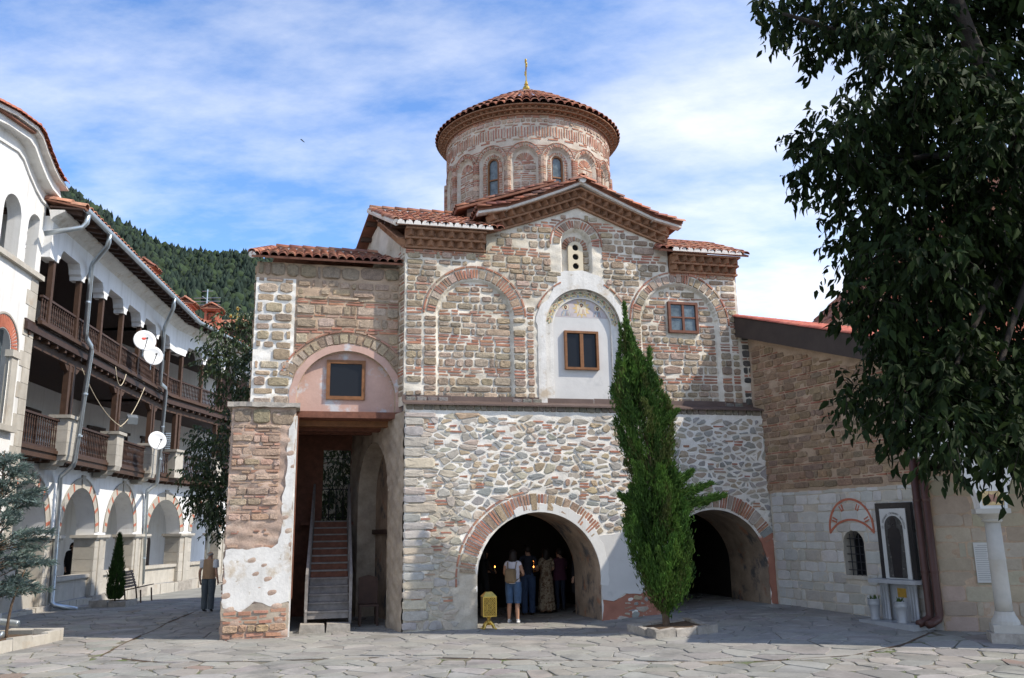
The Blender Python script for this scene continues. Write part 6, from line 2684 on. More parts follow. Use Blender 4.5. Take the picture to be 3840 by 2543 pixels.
# satellite dishes
def dish(p, r, label, aim, arm=True):
    d_ = thing('satellite_dish', label, 'satellite dish', p, 'satellite dishes on the galleries')
    aim = Vector(aim).normalized()
    x = aim.cross(Vector((0, 0, 1))).normalized()
    y = x.cross(aim)
    c = Vector(p)
    V, F = [tuple(c - aim * .09)], []
    nr, nt = 4, 24
    for i in range(1, nr + 1):
        t = i / nr
        for k in range(nt):
            a = 2 * math.pi * k / nt
            V.append(tuple(c + (x * math.cos(a) * .96 + y * math.sin(a)) * r * t + aim * (.09 * (t * t - 1))))
    F += [(0, 1 + k, 1 + (k + 1) % nt) for k in range(nt)]
    for i in range(nr - 1):
        F += [(1 + i * nt + k, 1 + (i + 1) * nt + k, 1 + (i + 1) * nt + (k + 1) % nt, 1 + i * nt + (k + 1) % nt) for k in range(nt)]
    # rim and back skin
    b0 = len(V)
    for k in range(nt):
        a = 2 * math.pi * k / nt
        V.append(tuple(c + (x * math.cos(a) * .96 + y * math.sin(a)) * r * 1.02 - aim * .015))
    F += [(1 + (nr - 1) * nt + k, b0 + k, b0 + (k + 1) % nt, 1 + (nr - 1) * nt + (k + 1) % nt) for k in range(nt)]
    mesh_obj('reflector', V, F, 'dish_white', d_, smooth=True)
    q = MB()
    lo = c - y * r * .85
    tip = c + aim * .42 - y * r * .25
    q.tube([lo, tip], .014, 6)
    q.build('feed_arm', 'metal_dark', d_)
    q = MB()
    q.tube([tip - aim * .02, tip + (c - tip).normalized() * .11], .03, 8)
    q.build('receiver', 'metal_dark', d_)
    q = MB()
    q.tube([c - aim * .1, c - aim * .28, c - aim * .28 - Vector((0, 0, r * 1.2))], .02, 6)
    q.build('mount', 'metal_galv', d_)
    return d_, x, y, c, aim


d1, x_, y_, c_, aim_ = dish(FL.P(6.0, 1.45, 9.05), .40, 'satellite dish bearing a red and blue emblem, highest on the upper gallery', (.55, -.80, .25))
# emblem: red ring sector with a blue wedge
q = MB()
ec = c_ + y_ * .15 + x_ * .02 - aim_ * .075
V = [tuple(ec + (x_ * math.cos(R(t)) + y_ * math.sin(R(t))) * .10) for t in range(140, 401, 20)] + [tuple(ec + (x_ * math.cos(R(t)) + y_ * math.sin(R(t))) * .035 + y_ * .02) for t in range(400, 139, -20)]
n_ = len(V) // 2
q.add(V, [(k, k + 1, 2 * n_ - 2 - k, 2 * n_ - 1 - k) for k in range(n_ - 1)])
q.build('emblem', 'paint_red', d1)
q = MB()
q.add([tuple(ec + y_ * .09 - x_ * .05), tuple(ec + y_ * .10 + x_ * .05), tuple(ec - y_ * .01)], [(0, 2, 1)])
q.build('emblem', 'fresco_blue', d1)
dish(FL.P(7.15, 1.45, 8.72), .37, 'plain satellite dish next to the emblem dish on the upper gallery', (.62, -.76, .2))
dish(FL.P(8.85, 1.35, 5.72), .36, 'plain satellite dish on the lower gallery above the stone post', (.66, -.72, .2))
# panel aerial behind the lower dish
pa = thing('grid_antenna', 'flat grid aerial behind the lower satellite dish', 'antenna', FL.P(10.0, 1.3, 5.5))
for k in range(8):
    q = MB()
    q.box(Fr(FL.P(10.0, 1.3, 0), 20), -.22, .22, -.01, .01, 5.50 + k * .085, 5.54 + k * .085)
    q.build('grid_bar', 'metal_galv', pa)
q = MB()
q.box(Fr(FL.P(10.0, 1.3, 0), 20), -.02, .02, .012, .03, 5.4, 6.2)
q.build('grid_mast', 'metal_dark', pa)
# floodlight on a post
fl = thing('floodlight', 'small grey floodlight clamped to a gallery post', 'lamp', FL.P(6.9, .9, 6.3))
Ff = Fr(FL.P(6.9, .95, 0), 40)
q = MB()
q.hexa([Ff.P(-.18, -.1, 6.22), Ff.P(.18, -.1, 6.22), Ff.P(-.18, .08, 6.10), Ff.P(.18, .08, 6.10), Ff.P(-.18, -.04, 6.46), Ff.P(.18, -.04, 6.46), Ff.P(-.18, .14, 6.34), Ff.P(.18, .14, 6.34)])
q.build('housing', 'metal_galv', fl)
q = MB()
q.tube([FL.P(6.5, .62, 6.2), FL.P(6.75, .8, 6.25), FL.P(6.88, .9, 6.3)], .02, 6)
q.build('bracket', 'metal_dark', fl)


# slack cables
def cable(label, A, B, sag, r=.014, extra=None):
    A, B = Vector(A), Vector(B)
    pts_ = [A + (B - A) * t - Vector((0, 0, 4 * sag * t * (1 - t))) for t in np.linspace(0, 1, 16)]
    q = MB()
    q.tube(pts_, r, 5)
    return tag(q.build('cable', 'paint_cream', smooth=True), label, 'cable', 'cables slung under the galleries')


cable('white cable sagging from the first gallery post to the second', FL.P(2.1, .80, 7.30), FL.P(6.45, .78, 5.95), .30)
cable('white cable rising from the second gallery post to the upper floor', FL.P(6.1, .80, 5.92), FL.P(7.9, 1.0, 7.62), .25)
cable('short white cable loop hanging below the emblem dish', FL.P(4.6, .98, 7.80), FL.P(5.75, .98, 7.75), .52)


# hanging lanterns in the arcade and gallery
def lantern(p, label):
    l_ = thing('hanging_lantern', label, 'lantern', p, 'lanterns in the arcade')
    q = MB()
    q.lathe((p[0], p[1], p[2]), [(.02, 0), (.07, .02), (.12, .26), (.13, .28), (.05, .36), (.015, .40)], 6)
    q.build('lamp_body', 'metal_dark', l_)
    q = MB()
    q.tube([(p[0], p[1], p[2] + .38), (p[0], p[1], p[2] + 1.1)], .01, 5)
    q.build('chain', 'metal_dark', l_)
    q = MB()
    q.tube([(p[0] - .12, p[1], p[2] - .02), (p[0], p[1], p[2] - .08), (p[0] + .12, p[1], p[2] - .02)], .012, 5)
    q.build('scroll', 'metal_dark', l_)


lantern(FL.P(10.9, -1.5, 3.05), 'black iron lantern hanging inside the middle striped arch')
lantern(FL.P(.9, -.9, 6.45), 'black iron lantern hanging in the lower gallery near the white house')

# ================================================================ CORNER HOUSE (front left)
house = thing('corner_house', 'tall white plastered house with stone quoins, loggia and curved tiled gable', 'house', FL.P(-4, .7, 0))
FHs = Fr(FL.P(0, .735, 0), 97.0)
HE = -1.4
# wall outline with curved gable head
head = [(-9, 11.5), (-6.0, 11.9), (-4.6, 12.25), (-3.45, 12.42), (-3.1, 12.35), (-2.7, 12.1), (-2.2, 11.85), (-1.8, 11.72), (HE, 11.66)]
heads_u = np.array([h[0] for h in head])
heads_z = np.array([h[1] for h in head])
LOG = [(-2.03, .42), (-3.35, .42 + .05)]
h1 = wallgrid('wall', FHs, -9, HE, 9.22, 12.6, .04, 'plaster_white', house, holes=[(-1.93, .44, 10.38, 9.2), (-3.30, .50, 10.36, 9.2), (-4.7, .5, 10.36, 9.2)], top=lambda u: np.interp(u, heads_u, heads_z), amp=.001)
wallgrid('wall', FHs, -9, HE, -.2, 9.12, .06, 'plaster_white', house, holes=[(-3.05, .46, 6.9, 5.0)], amp=.001)
for (c, hw, sp) in ((-1.93, .44, 10.38), (-3.30, .50, 10.36), (-4.7, .5, 10.36)):
    reveal('loggia_reveal', FHs, arch_pts(c, hw, sp, 9.22), 0, -.35, 'plaster_white', house)
for s in (-2.59, -4.0):
    q = MB()
    p = FHs.P(s, -.17, 9.22)
    q.lathe(p, [(.16, 0), (.16, .06), (.11, .10), (.12, .5), (.105, .98), (.16, 1.04), (.17, 1.12)], 14)
    q.build('column', 'ashlar_cream', house, smooth=True)
box_part('sill_ledge', FHs, -9, HE + .10, -.2, .12, 9.10, 9.24, 'ashlar_cream', house)
b = MB()
b.box(FHs, -9, HE - .02, -2.4, -2.3, 9, 12)
b.box(FHs, -9, HE - .02, -2.4, -.2, 11.6, 11.7)
b.build('loggia_back', 'plaster_aged', house)
b = MB()
b.box(FHs, HE - .3, HE - .002, -6, -.002, -.2, 11.6)
b.build('end_wall', 'plaster_white', house)
box_part('end_wall', FHs, -9, -8.8, -6, -.002, -.2, 11.4, 'plaster_white', house)
# quoins
z = .3
k = 0
while z < 9.0:
    h = .42
    q = MB()
    L_ = .62 if k % 2 else .42
    q.box(FHs, HE - L_, HE + .012, -.2, .016, z + .006, min(z + h, 9.08) - .006)
    q.build('quoin', 'ashlar_cream', house)
    z += h
    k += 1
# brick-arched window
ring_ = MB()
for t in range(4, 177, 7):
    a0, a1 = R(t), R(t + 4.5)
    q = MB()
    V = [FHs.P(-3.05 + r * math.cos(a), dd, 6.9 + r * math.sin(a)) for dd in (0, .02) for r in (.48, .80) for a in (a0, a1)]
    q.hexa(V)
    q.build('arch_brick', 'brick_paint', house)
q = MB()
arc_strip(q, FHs, -3.05, 6.9, .85, .05, 0, 180, .04, 24)
q.build('arch_mould', 'ashlar_cream', house)
for s in (-3.05 - .66, -3.05 + .66):
    q = MB()
    q.box(FHs, s - .17, s + .17, -.1, .06, 4.95, 6.72)
    q.build('window_jamb', 'ashlar_cream', house)
    box_part('impost', FHs, s - .24, s + .24, -.1, .10, 6.72, 6.9, 'ashlar_cream', house)
box_part('sill', FHs, -4.0, -2.1, -.1, .16, 4.80, 4.95, 'ashlar_cream', house)
box_part('pane', FHs, -3.5, -2.6, -.22, -.2, 5.0, 7.4, 'glass_pale', house)
# gable mouldings and verge tiles following the curve
hp = list(zip(heads_u, heads_z))
for (off, w, d0, d1, mt, nm) in ((-.42, .07, 0, .05, 'plaster_white', 'gable_mould'), (-.06, .30, 0, .28, 'plaster_white', 'gable_cove'), (.20, .10, -.3, .46, 'tile_mortar', 'verge_bed')):
    q = MB()
    for (a, c) in zip(hp[:-1], hp[1:]):
        q.hexa([FHs.P(a[0], d0, a[1] + off), FHs.P(c[0] + (.25 if c is hp[-1] else 0), d0, c[1] + off), FHs.P(a[0], d1, a[1] + off), FHs.P(c[0] + (.25 if c is hp[-1] else 0), d1, c[1] + off),
                FHs.P(a[0], d0, a[1] + off + w), FHs.P(c[0], d0, c[1] + off + w), FHs.P(a[0], d1, a[1] + off + w), FHs.P(c[0], d1, c[1] + off + w)])
    q.build(nm, mt, house)
for i in range(26):
    for (a, c) in zip(hp[:-1], hp[1:]):
        p0, p1 = FHs.V(c[0], .44 - i * .24, c[1] + .31), FHs.V(a[0], .44 - i * .24, a[1] + .31)
        L_ = (p1 - p0).length
        Bn = (p1 - p0).normalized()
        n_ = max(1, round(L_ / .30))
        x = Bn.cross(Vector((0, 0, 1))).normalized()
        t = x.cross(Bn)
        for j in range(n_):
            q = p0 + Bn * (L_ * j / n_)
            M = Matrix(((x.x, Bn.x, t.x, q.x), (x.y, Bn.y, t.y, q.y), (x.z, Bn.z, t.z, q.z), (0, 0, 0, 1))) @ Matrix.Diagonal((1.2, 1.15, 1.1, 1))
            ti.add(M, jit(rnd.choice([(.45, .16, .09), (.42, .14, .08), (.48, .19, .11)]), .1, .04), 2 if i < 2 else .5)
# tile ends under the verge, showing as a scalloped row
for (a, c) in zip(hp[3:-1], hp[4:]):
    n_ = max(1, round(math.hypot(c[0] - a[0], c[1] - a[1]) / .2))
    for j in range(n_):
        u, z = a[0] + (c[0] - a[0]) * j / n_, a[1] + (c[1] - a[1]) * j / n_ + .33
        q = FHs.V(u, .52, z)
        Bn, x = -FHs.N, FHs.U
        t = Vector((0, 0, 1))
        M = Matrix(((x.x, Bn.x, t.x, q.x), (x.y, Bn.y, t.y, q.y), (x.z, Bn.z, t.z, q.z), (0, 0, 0, 1))) @ Matrix.Diagonal((1.0, .9, .8, 1))
        ti.add(M, jit((.46, .16, .09), .1, .04), 2.2)
roof_slab('roof_deck', (FHs.P(-9, .4, 11.7), FHs.P(-3.4, .4, 12.6), FHs.P(-3.4, -6, 12.6), FHs.P(-9, -6, 11.7)), .05, 'tile_bed', house)
ti.flush(house)
pipe('downpipe', [FL.P(-1.35, 1.86, 11.12), FL.P(-1.3, 1.80, 10.75), FL.P(-1.75, .9, 10.35)], .075, house)
# two galvanised outlets low at the planting bed
for k, (pp, r, lb) in enumerate((([(-12.6, 18.2, .36), (-10.5, 18.3, .22)], .085, 'long galvanised pipe outlet jutting over the planting bed'), ([(-12.3, 20.4, .36), (-11.35, 20.35, .25)], .075, 'short galvanised pipe outlet behind the longer one'))):
    q = MB()
    q.tube(pp, r, 14, caps=False)
    q.tube([pp[1], tuple(Vector(pp[1]) + (Vector(pp[0]) - Vector(pp[1])) * .3)], r * .93, 14, caps=True)
    tag(q.build('pipe_outlet', 'metal_galv', smooth=True), lb, 'pipe')

# distant bell-roof with gilded cross behind the trees
far = thing('distant_chapel', 'far tiled roof with a small gilded cross above the green tree', 'chapel', (-20, 60, 0))
b = MB()
b.box(Fr((-20, 60), 0), -2.2, 2.2, -2, 2, 0, 16.0)
b.build('wall', 'wood_dark', far)
b = MB()
b.add([(-23, 57.4, 16.2), (-17, 57.4, 16.2), (-17, 62.6, 16.2), (-23, 62.6, 16.2), (-20, 60, 17.2)], [(0, 1, 4), (1, 2, 4), (2, 3, 4), (3, 0, 4), (3, 2, 1, 0)])
b.build('roof', 'tile_bed', far)
ti.plane((-23, 57.35, 16.25), (1, 0, 0), (0, .93, .36), 15, 3, .4, .6, TILE_COLS)
ti.flush(far)
b = MB()
b.tube([(-19.1, 57.6, 15.8), (-19.1, 57.6, 17.5)], .06, 6)
b.tube([(-19.55, 57.6, 16.9), (-18.65, 57.6, 16.9)], .05, 6)
for dx, dz in ((-.45, 0), (.45, 0), (0, .55)):
    b.lathe((-19.1 + dx, 57.6, 16.8 + dz), [(.02, 0), (.11, .05), (.14, .12), (.11, .2), (.02, .25)], 8)
b.build('cross', 'gold', far)
# ================================================================ HILL AND FOREST
RIDGE = [(-900, 330), (-640, 400), (-487, 362), (-438, 331), (-396, 303), (-346, 275), (-322, 267), (-293, 265), (-258, 262), (-213, 255), (-108, 216), (19, 110), (140, 30), (400, 5)]
rx, rz = np.array([p[0] for p in RIDGE]), np.array([p[1] for p in RIDGE])


def hill_z(x, y):
    """terrain: climbs from the valley floor at y=230 to the ridge at y=800, scaled along the sight line"""
    s = y / 800.0
    t = np.clip((y - 200) / 600.0, 0, 1.0)
    zr = np.interp(x / np.maximum(s, .1), rx, rz)
    z = zr * t ** 1.15
    return z + 9 * np.sin(x * .021 + y * .013) * t * (1 - t) * 2 + 6 * np.sin(x * .05 - y * .02) * t * (1 - t) * 2


gx, gy = np.linspace(-1000, 420, 72), np.concatenate([np.linspace(190, 800, 42), np.linspace(830, 1150, 8)])
X, Y = np.meshgrid(gx, gy)
Z = hill_z(X, np.minimum(Y, 800)) - np.maximum(0, Y - 800) * .25 - 3
V = np.stack([X, Y, Z], -1).reshape(-1, 3)
i_ = np.arange(len(gy) - 1)[:, None] * len(gx) + np.arange(len(gx) - 1)[None, :]
kind(fast_mesh('hill', V, np.stack([i_, i_ + 1, i_ + len(gx) + 1, i_ + len(gx)], -1).reshape(-1, 4), 'hill', smooth=True), 'structure')
# forest: jagged crowns, one mass
NF = 6500
fy = 260 + 545 * nrs.rand(NF) ** .62
fa = -.66 + .55 * nrs.rand(NF)               # x / y
fx = fa * fy
fz = hill_z(fx, np.minimum(fy, 800)) - 2
base_ = []
LY = [(0.0, .34, .05), (.06, 1.0, .30), (.30, .80, .55), (.34, .92, .55), (.62, .50, .80), (.66, .58, .80), (1.0, .05, 1.0)]
SEG = 7
hgt = nrs.uniform(9, 17, NF)
wid = nrs.uniform(3.0, 5.2, NF)
decid = nrs.rand(NF) < .35
prof = np.array([(.02, .25), (.10, .95), (.32, .80), (.36, .92), (.62, .50), (.66, .60), (.88, .22), (1.0, .02)])
profd = np.array([(.05, .30), (.18, .95), (.36, 1.12), (.50, 1.10), (.66, .98), (.80, .75), (.92, .45), (1.0, .05)])
nl = len(prof)
ang = np.linspace(0, 2 * np.pi, SEG, endpoint=False)
jr = nrs.uniform(.6, 1.35, (NF, nl, SEG))
jz = nrs.uniform(-.045, .045, (NF, nl, SEG))
pr_ = np.where(decid[:, None, None], profd[None], prof[None])
rad = pr_[:, :, 1][:, :, None] * wid[:, None, None] * jr * np.where(decid, 1.05, .9)[:, None, None]
zz2 = (pr_[:, :, 0][:, :, None] + jz) * (hgt * np.where(decid, .8, 1.0))[:, None, None]
ph_ = nrs.rand(NF)[:, None, None] * 6.28
xx2 = fx[:, None, None] + rad * np.cos(ang[None, None] + ph_)
yy2 = fy[:, None, None] + rad * np.sin(ang[None, None] + ph_)
zz2 = zz2 + fz[:, None, None]
V = np.stack([xx2, yy2, zz2], -1).reshape(-1, 3)
tr = np.arange(NF)[:, None, None] * nl * SEG
li = np.arange(nl - 1)[None, :, None] * SEG
k_ = np.arange(SEG)[None, None, :]
kn = (np.arange(SEG) + 1) % SEG
Q = np.stack([tr + li + k_, tr + li + kn[None, None, :], tr + li + SEG + kn[None, None, :], tr + li + SEG + k_], -1).reshape(-1, 4)
cb = np.where(decid[:, None], np.array([[.026, .043, .018]]), np.array([[.018, .031, .021]])) * nrs.uniform(.75, 1.25, (NF, 1))
patchy = (np.sin(fx * .03 + 1) * np.sin(fy * .02) > .35) & (nrs.rand(NF) < .55) & (fy < 560)
cb = np.where(patchy[:, None], np.array([[.055, .080, .020]]) * nrs.uniform(.7, 1.2, (NF, 1)), cb)
fc = np.repeat(cb, (nl - 1) * SEG, axis=0)
kind(tag(fast_mesh('forest', V, Q, 'forest', None, fc), 'dark green wooded mountainside rising behind the white wing', 'forest'), 'stuff')


# ================================================================ FOLIAGE TOOLS
def norm(a):
    return a / np.maximum(np.linalg.norm(a, axis=-1, keepdims=True), 1e-9)


def leaf_arrays(P, D, L, W, fold=.25, droop=.15):
    """folded leaves: 6 vertices, 4 quads-as-two; returns V, Q"""
    n = len(P)
    D = norm(D)
    rv = nrs.normal(size=(n, 3))
    rv[:, 2] = np.abs(rv[:, 2]) + .6
    Sd = norm(np.cross(D, rv))
    Nn = norm(np.cross(Sd, D))
    L = np.broadcast_to(L, (n,))[:, None]
    W = np.broadcast_to(W, (n,))[:, None]
    base = P
    m1 = P + D * L * .32
    m2 = P + D * L * .68 - Nn * L * droop * .4
    tip = P + D * L - Nn * L * droop
    up = Nn * W * fold
    a1, b1 = m1 + Sd * W * .5 + up, m1 - Sd * W * .5 + up
    a2, b2 = m2 + Sd * W * .36 + up * .7, m2 - Sd * W * .36 + up * .7
    V = np.stack([base, m1, m2, tip, a1, a2, b1, b2], 1).reshape(-1, 3)
    o = np.arange(n)[:, None] * 8
    q = np.array([[0, 4, 1, 1], [1, 4, 5, 2], [2, 5, 3, 3]])
    T = np.array([[0, 4, 1], [1, 4, 5], [1, 5, 2], [2, 5, 3], [0, 1, 6], [1, 7, 6], [1, 2, 7], [2, 3, 7]])
    Q = (o[:, None, :] + T[None]).reshape(-1, 3)
    return V, Q


def spray_arrays(P, D, L, W):
    n = len(P)
    D = norm(D)
    rv = nrs.normal(size=(n, 3))
    A = norm(np.cross(D, rv))
    B = np.cross(D, A)
    L = np.broadcast_to(L, (n,))[:, None]
    W = np.broadcast_to(W, (n,))[:, None]
    mid = P + D * L * .42
    tip = P + D * L
    V = np.stack([P, mid + A * W, tip, mid - A * W, mid + B * W, mid - B * W], 1).reshape(-1, 3)
    o = np.arange(n)[:, None] * 6
    T = np.array([[0, 1, 2, 3], [0, 4, 2, 5]])
    return V, (o[:, None, :] + T[None]).reshape(-1, 4)


def tint(n, cols, v=.25):
    c = np.array(cols)[nrs.randint(0, len(cols), n)]
    return c * nrs.uniform(1 - v, 1 + v, (n, 1))


def twig_leaves(blobs, per_r2, L, W, down=.55, tl=(.2, .4), ln=8):
    """twigs scattered in blobs, leaves alternate along each twig; returns leaf P, D, and twig segments"""
    Ps, Ds, tw = [], [], []
    for bx, by, bz, br in blobs:
        n = max(3, int(per_r2 * br * br))
        d = norm(nrs.normal(size=(n, 3)))
        r = br * nrs.rand(n) ** .45
        p = np.array([bx, by, bz]) + d * r[:, None] * np.array([1, 1, .95])
        dr = norm(d * .8 + nrs.normal(size=(n, 3)) * .6 + np.array([0, 0, -down * .6]))
        le = nrs.uniform(*tl, n)
        for k in range(ln):
            t = (k + .6) / ln
            q = p + dr * (le * t)[:, None] - np.array([0, 0, 1.0]) * (le * t * t * .35)[:, None]
            side = norm(np.cross(dr, nrs.normal(size=(n, 3))))
            ld = norm(dr * .35 + side * .6 + nrs.normal(size=(n, 3)) * .2 + np.array([0, 0, -down]))
            Ps.append(q)
            Ds.append(ld)
        tw.append((p, p + dr * le[:, None] - np.array([0, 0, 1.0]) * (le * .35)[:, None]))
    return np.concatenate(Ps), np.concatenate(Ds), tw


def twig_mesh(tw, r, name, mat, parent, frac=1.0):
    A = np.concatenate([a for a, b in tw])
    B = np.concatenate([b for a, b in tw])
    n = len(A)
    if frac < 1:
        s_ = nrs.rand(n) < frac
        A, B = A[s_], B[s_]
        n = len(A)
    D = norm(B - A)
    S1 = norm(np.cross(D, np.array([.3, .2, 1.0])))
    S2 = np.cross(D, S1)
    ring_ = [S1, -S1 * .5 + S2 * .87, -S1 * .5 - S2 * .87]
    V = np.stack([A + s_ * r for s_ in ring_] + [B + s_ * r * .4 for s_ in ring_], 1).reshape(-1, 3)
    o = np.arange(n)[:, None] * 6
    T = np.array([[0, 1, 4, 3], [1, 2, 5, 4], [2, 0, 3, 5]])
    return kind(fast_mesh(name, V, (o[:, None, :] + T[None]).reshape(-1, 4), mat, parent), 'stuff')


def trunk(name, paths, mat, parent):
    q = MB()
    for pts_, r0, r1 in paths:
        n = len(pts_)
        # smooth with midpoints
        P_ = [Vector(p) for p in pts_]
        out, rr = [], []
        for i in range(n - 1):
            for t in (0, .33, .66):
                a = P_[max(0, i - 1)]
                b_, c_, d_ = P_[i], P_[i + 1], P_[min(n - 1, i + 2)]
                t2, t3 = t * t, t * t * t
                out.append(.5 * ((2 * b_) + (c_ - a) * t + (2 * a - 5 * b_ + 4 * c_ - d_) * t2 + (3 * b_ - a - 3 * c_ + d_) * t3))
                rr.append(r0 + (r1 - r0) * (i + t) / (n - 1))
        out.append(P_[-1])
        rr.append(r1)
        q.tube(out, rr, 9)
    return q.build(name, mat, parent, smooth=True)


# ---- dark broad-leaved tree at the right edge
BIG = [(2.64, 7.45, 7.02, 0.23), (3.08, 7.75, 6.96, 0.29), (3.09, 6.95, 6.6, 0.33), (3.77, 7.37, 6.86, 0.45), (4.68, 8.1, 7.2, 0.49), (5.24, 8.1, 7.3, 0.49), (3.24, 6.64, 6.03, 0.25), (3.39, 6.79, 5.74, 0.36), (3.61, 6.5, 5.66, 0.36), (4.5, 7.24, 6.04, 0.44), (2.77, 6.46, 5.34, 0.2), (2.8, 7.27, 5.48, 0.23), (2.77, 7.63, 5.39, 0.17), (2.93, 6.93, 5.17, 0.3), (3.69, 7.68, 5.66, 0.43), (4.1, 7.52, 5.58, 0.46), (3.97, 6.45, 5.09, 0.39), (3.05, 7.46, 4.88, 0.23), (3.1, 6.89, 4.75, 0.33), (3.69, 7.19, 4.85, 0.44), (4.09, 6.94, 4.75, 0.46), (3.07, 7.72, 4.55, 0.2), (3.13, 7.24, 4.4, 0.33), (3.24, 6.7, 4.15, 0.41), (4.14, 7.43, 4.36, 0.49), (4.85, 7.88, 4.48, 0.4), (2.72, 6.98, 3.91, 0.15), (2.94, 6.82, 3.83, 0.29), (3.47, 7.14, 3.78, 0.43), (4.56, 8.18, 3.96, 0.54), (3.71, 8.25, 3.64, 0.31), (3.33, 6.68, 3.22, 0.37), (4.05, 7.12, 3.24, 0.47), (3.19, 8.01, 3.19, 0.2), (3.06, 7.12, 3.0, 0.23), (3.13, 6.58, 2.84, 0.33), (3.59, 6.64, 2.77, 0.4), (3.77, 6.46, 2.69, 0.29), (2.69, 7.09, 2.88, 0.11), (3.05, 6.83, 2.63, 0.19), (3.06, 6.17, 2.49, 0.2), (3.45, 6.29, 2.44, 0.21), (3.42, 5.91, 2.38, 0.18), (2.31, 6.95, 6.66, 0.12)]
bigt = thing('broadleaf_tree', 'large dark broad-leaved tree hanging over the right edge of the courtyard', 'tree', (6.2, 7.6, 0))
hub = (5.3, 7.5, 5.0)
paths = [([(6.3, 7.7, 0), (6.2, 7.6, 1.6), (6.1, 7.6, 3.0), (6.0, 7.5, 4.2)], .28, .20), ([(6.0, 7.5, 4.0), (6.2, 7.7, 6), (6.6, 7.8, 8)], .19, .08),
         ([(6.05, 7.55, 3.4), (5.2, 7.4, 4.8), (4.5, 7.3, 6.2), (4.25, 7.3, 7.4)], .14, .06), ([(4.6, 7.3, 6.0), (3.9, 7.2, 6.3), (3.1, 7.2, 6.7), (2.6, 7.2, 6.9)], .05, .015)]
for tx, ty, tz in ((3.0, 7.0, 5.2), (3.1, 7.2, 4.4), (3.4, 7.0, 3.6), (3.3, 6.7, 3.0), (3.5, 6.5, 2.7), (2.9, 7.4, 5.4), (4.6, 8.0, 4.2), (4.7, 8.0, 7.1)):
    m = Vector(hub).lerp(Vector((tx, ty, tz)), .5) + Vector((0, 0, .35))
    paths.append(([hub, tuple(m), (tx, ty, tz)], .05, .012))
for tx, ty, tz in ((7.5, 7.4, 8.5), (8.2, 7.9, 6.5), (5.4, 7.6, 9.0), (6.8, 6.8, 7)):
    paths.append(([(6.1, 7.6, 4.6), tuple((Vector((6.1, 7.6, 4.6)) + Vector((tx, ty, tz))) / 2 + Vector((0, 0, .4))), (tx, ty, tz)], .09, .03))
trunk('trunk', paths, 'bark_dark', bigt)
P_, D_, tw = twig_leaves([(x + (.15 if z < 4.9 else .04), y, z + (.34 if z < 3.1 else .14), r * .97) for x, y, z, r in BIG], 680, .12, .05, .75, (.16, .32), 9)
cols_big = [(.013, .024, .007), (.017, .030, .008), (.011, .020, .006), (.022, .036, .009)]
Lb = nrs.uniform(.055, .135, len(P_))
cb = tint(len(P_), cols_big, .4)
# the leaves nearest the courtyard side are single objects, the rest one mass
order = np.argsort(np.hypot(P_[:, 0] - .4 * P_[:, 1] * 0, P_[:, 1]) + P_[:, 0] * .6)
top = order[:300]
V1, Q1 = leaf_arrays(P_, D_, Lb, Lb * .42)
mask = np.ones(len(P_), bool)
mask[top] = False
qi = Q1.reshape(len(P_), 8, 3)
me_leaf = {}
for j, i in enumerate(top):
    v = V1[i * 8:(i + 1) * 8]
    mesh_obj('leaf', v - v[0], [tuple(t) for t in (qi[i] - i * 8)], 'leaf_big', None, None, [tuple(cb[i])] * 8)
    o = bpy.data.objects[-1] if False else None
leaf_objs = [o for o in COL.objects if o.name.split('.')[0] == 'leaf' and o.parent is None]
for o, i in zip(leaf_objs, top):
    setpar(o, bigt)
    o.location = V1[i * 8]
vm = np.repeat(mask, 8)
remap = np.cumsum(vm) - 1
kind(fast_mesh('foliage', V1[vm], remap[qi[mask].reshape(-1, 3)], 'leaf_big', bigt, np.repeat(cb[mask], 8, axis=0)), 'stuff')
twig_mesh(tw, .0035, 'twigs', 'bark_dark', bigt, .6)
# the unseen bulk of the crown, which keeps the near side in shade
OUTB = [(5.6, 7.6, 8.6, 1.2), (6.8, 7.7, 9.4, 1.4), (7.9, 7.6, 8.4, 1.4), (6.4, 7.4, 7.2, 1.2), (7.4, 7.4, 6.4, 1.3), (8.6, 7.6, 6.8, 1.2), (5.6, 7.5, 5.6, .8), (6.9, 7.2, 5.0, 1.1), (8.2, 7.4, 5.0, 1.1), (5.4, 7.6, 10.0, 1.0), (4.6, 7.5, 8.6, .7), (5.0, 7.4, 3.2, .5), (5.4, 6.8, 4.2, .7), (3.7, 7.4, 8.0, .5), (6.0, 7.0, 3.6, .6)]
P_, D_, tw = twig_leaves(OUTB, 90, .2, .1, .6, (.3, .6), 8)
V2, Q2 = leaf_arrays(P_, D_, nrs.uniform(.16, .24, len(P_)), nrs.uniform(.08, .11, len(P_)))
kind(fast_mesh('foliage', V2, Q2, 'leaf_big', bigt, np.repeat(tint(len(P_), cols_big), 8, axis=0)), 'stuff')

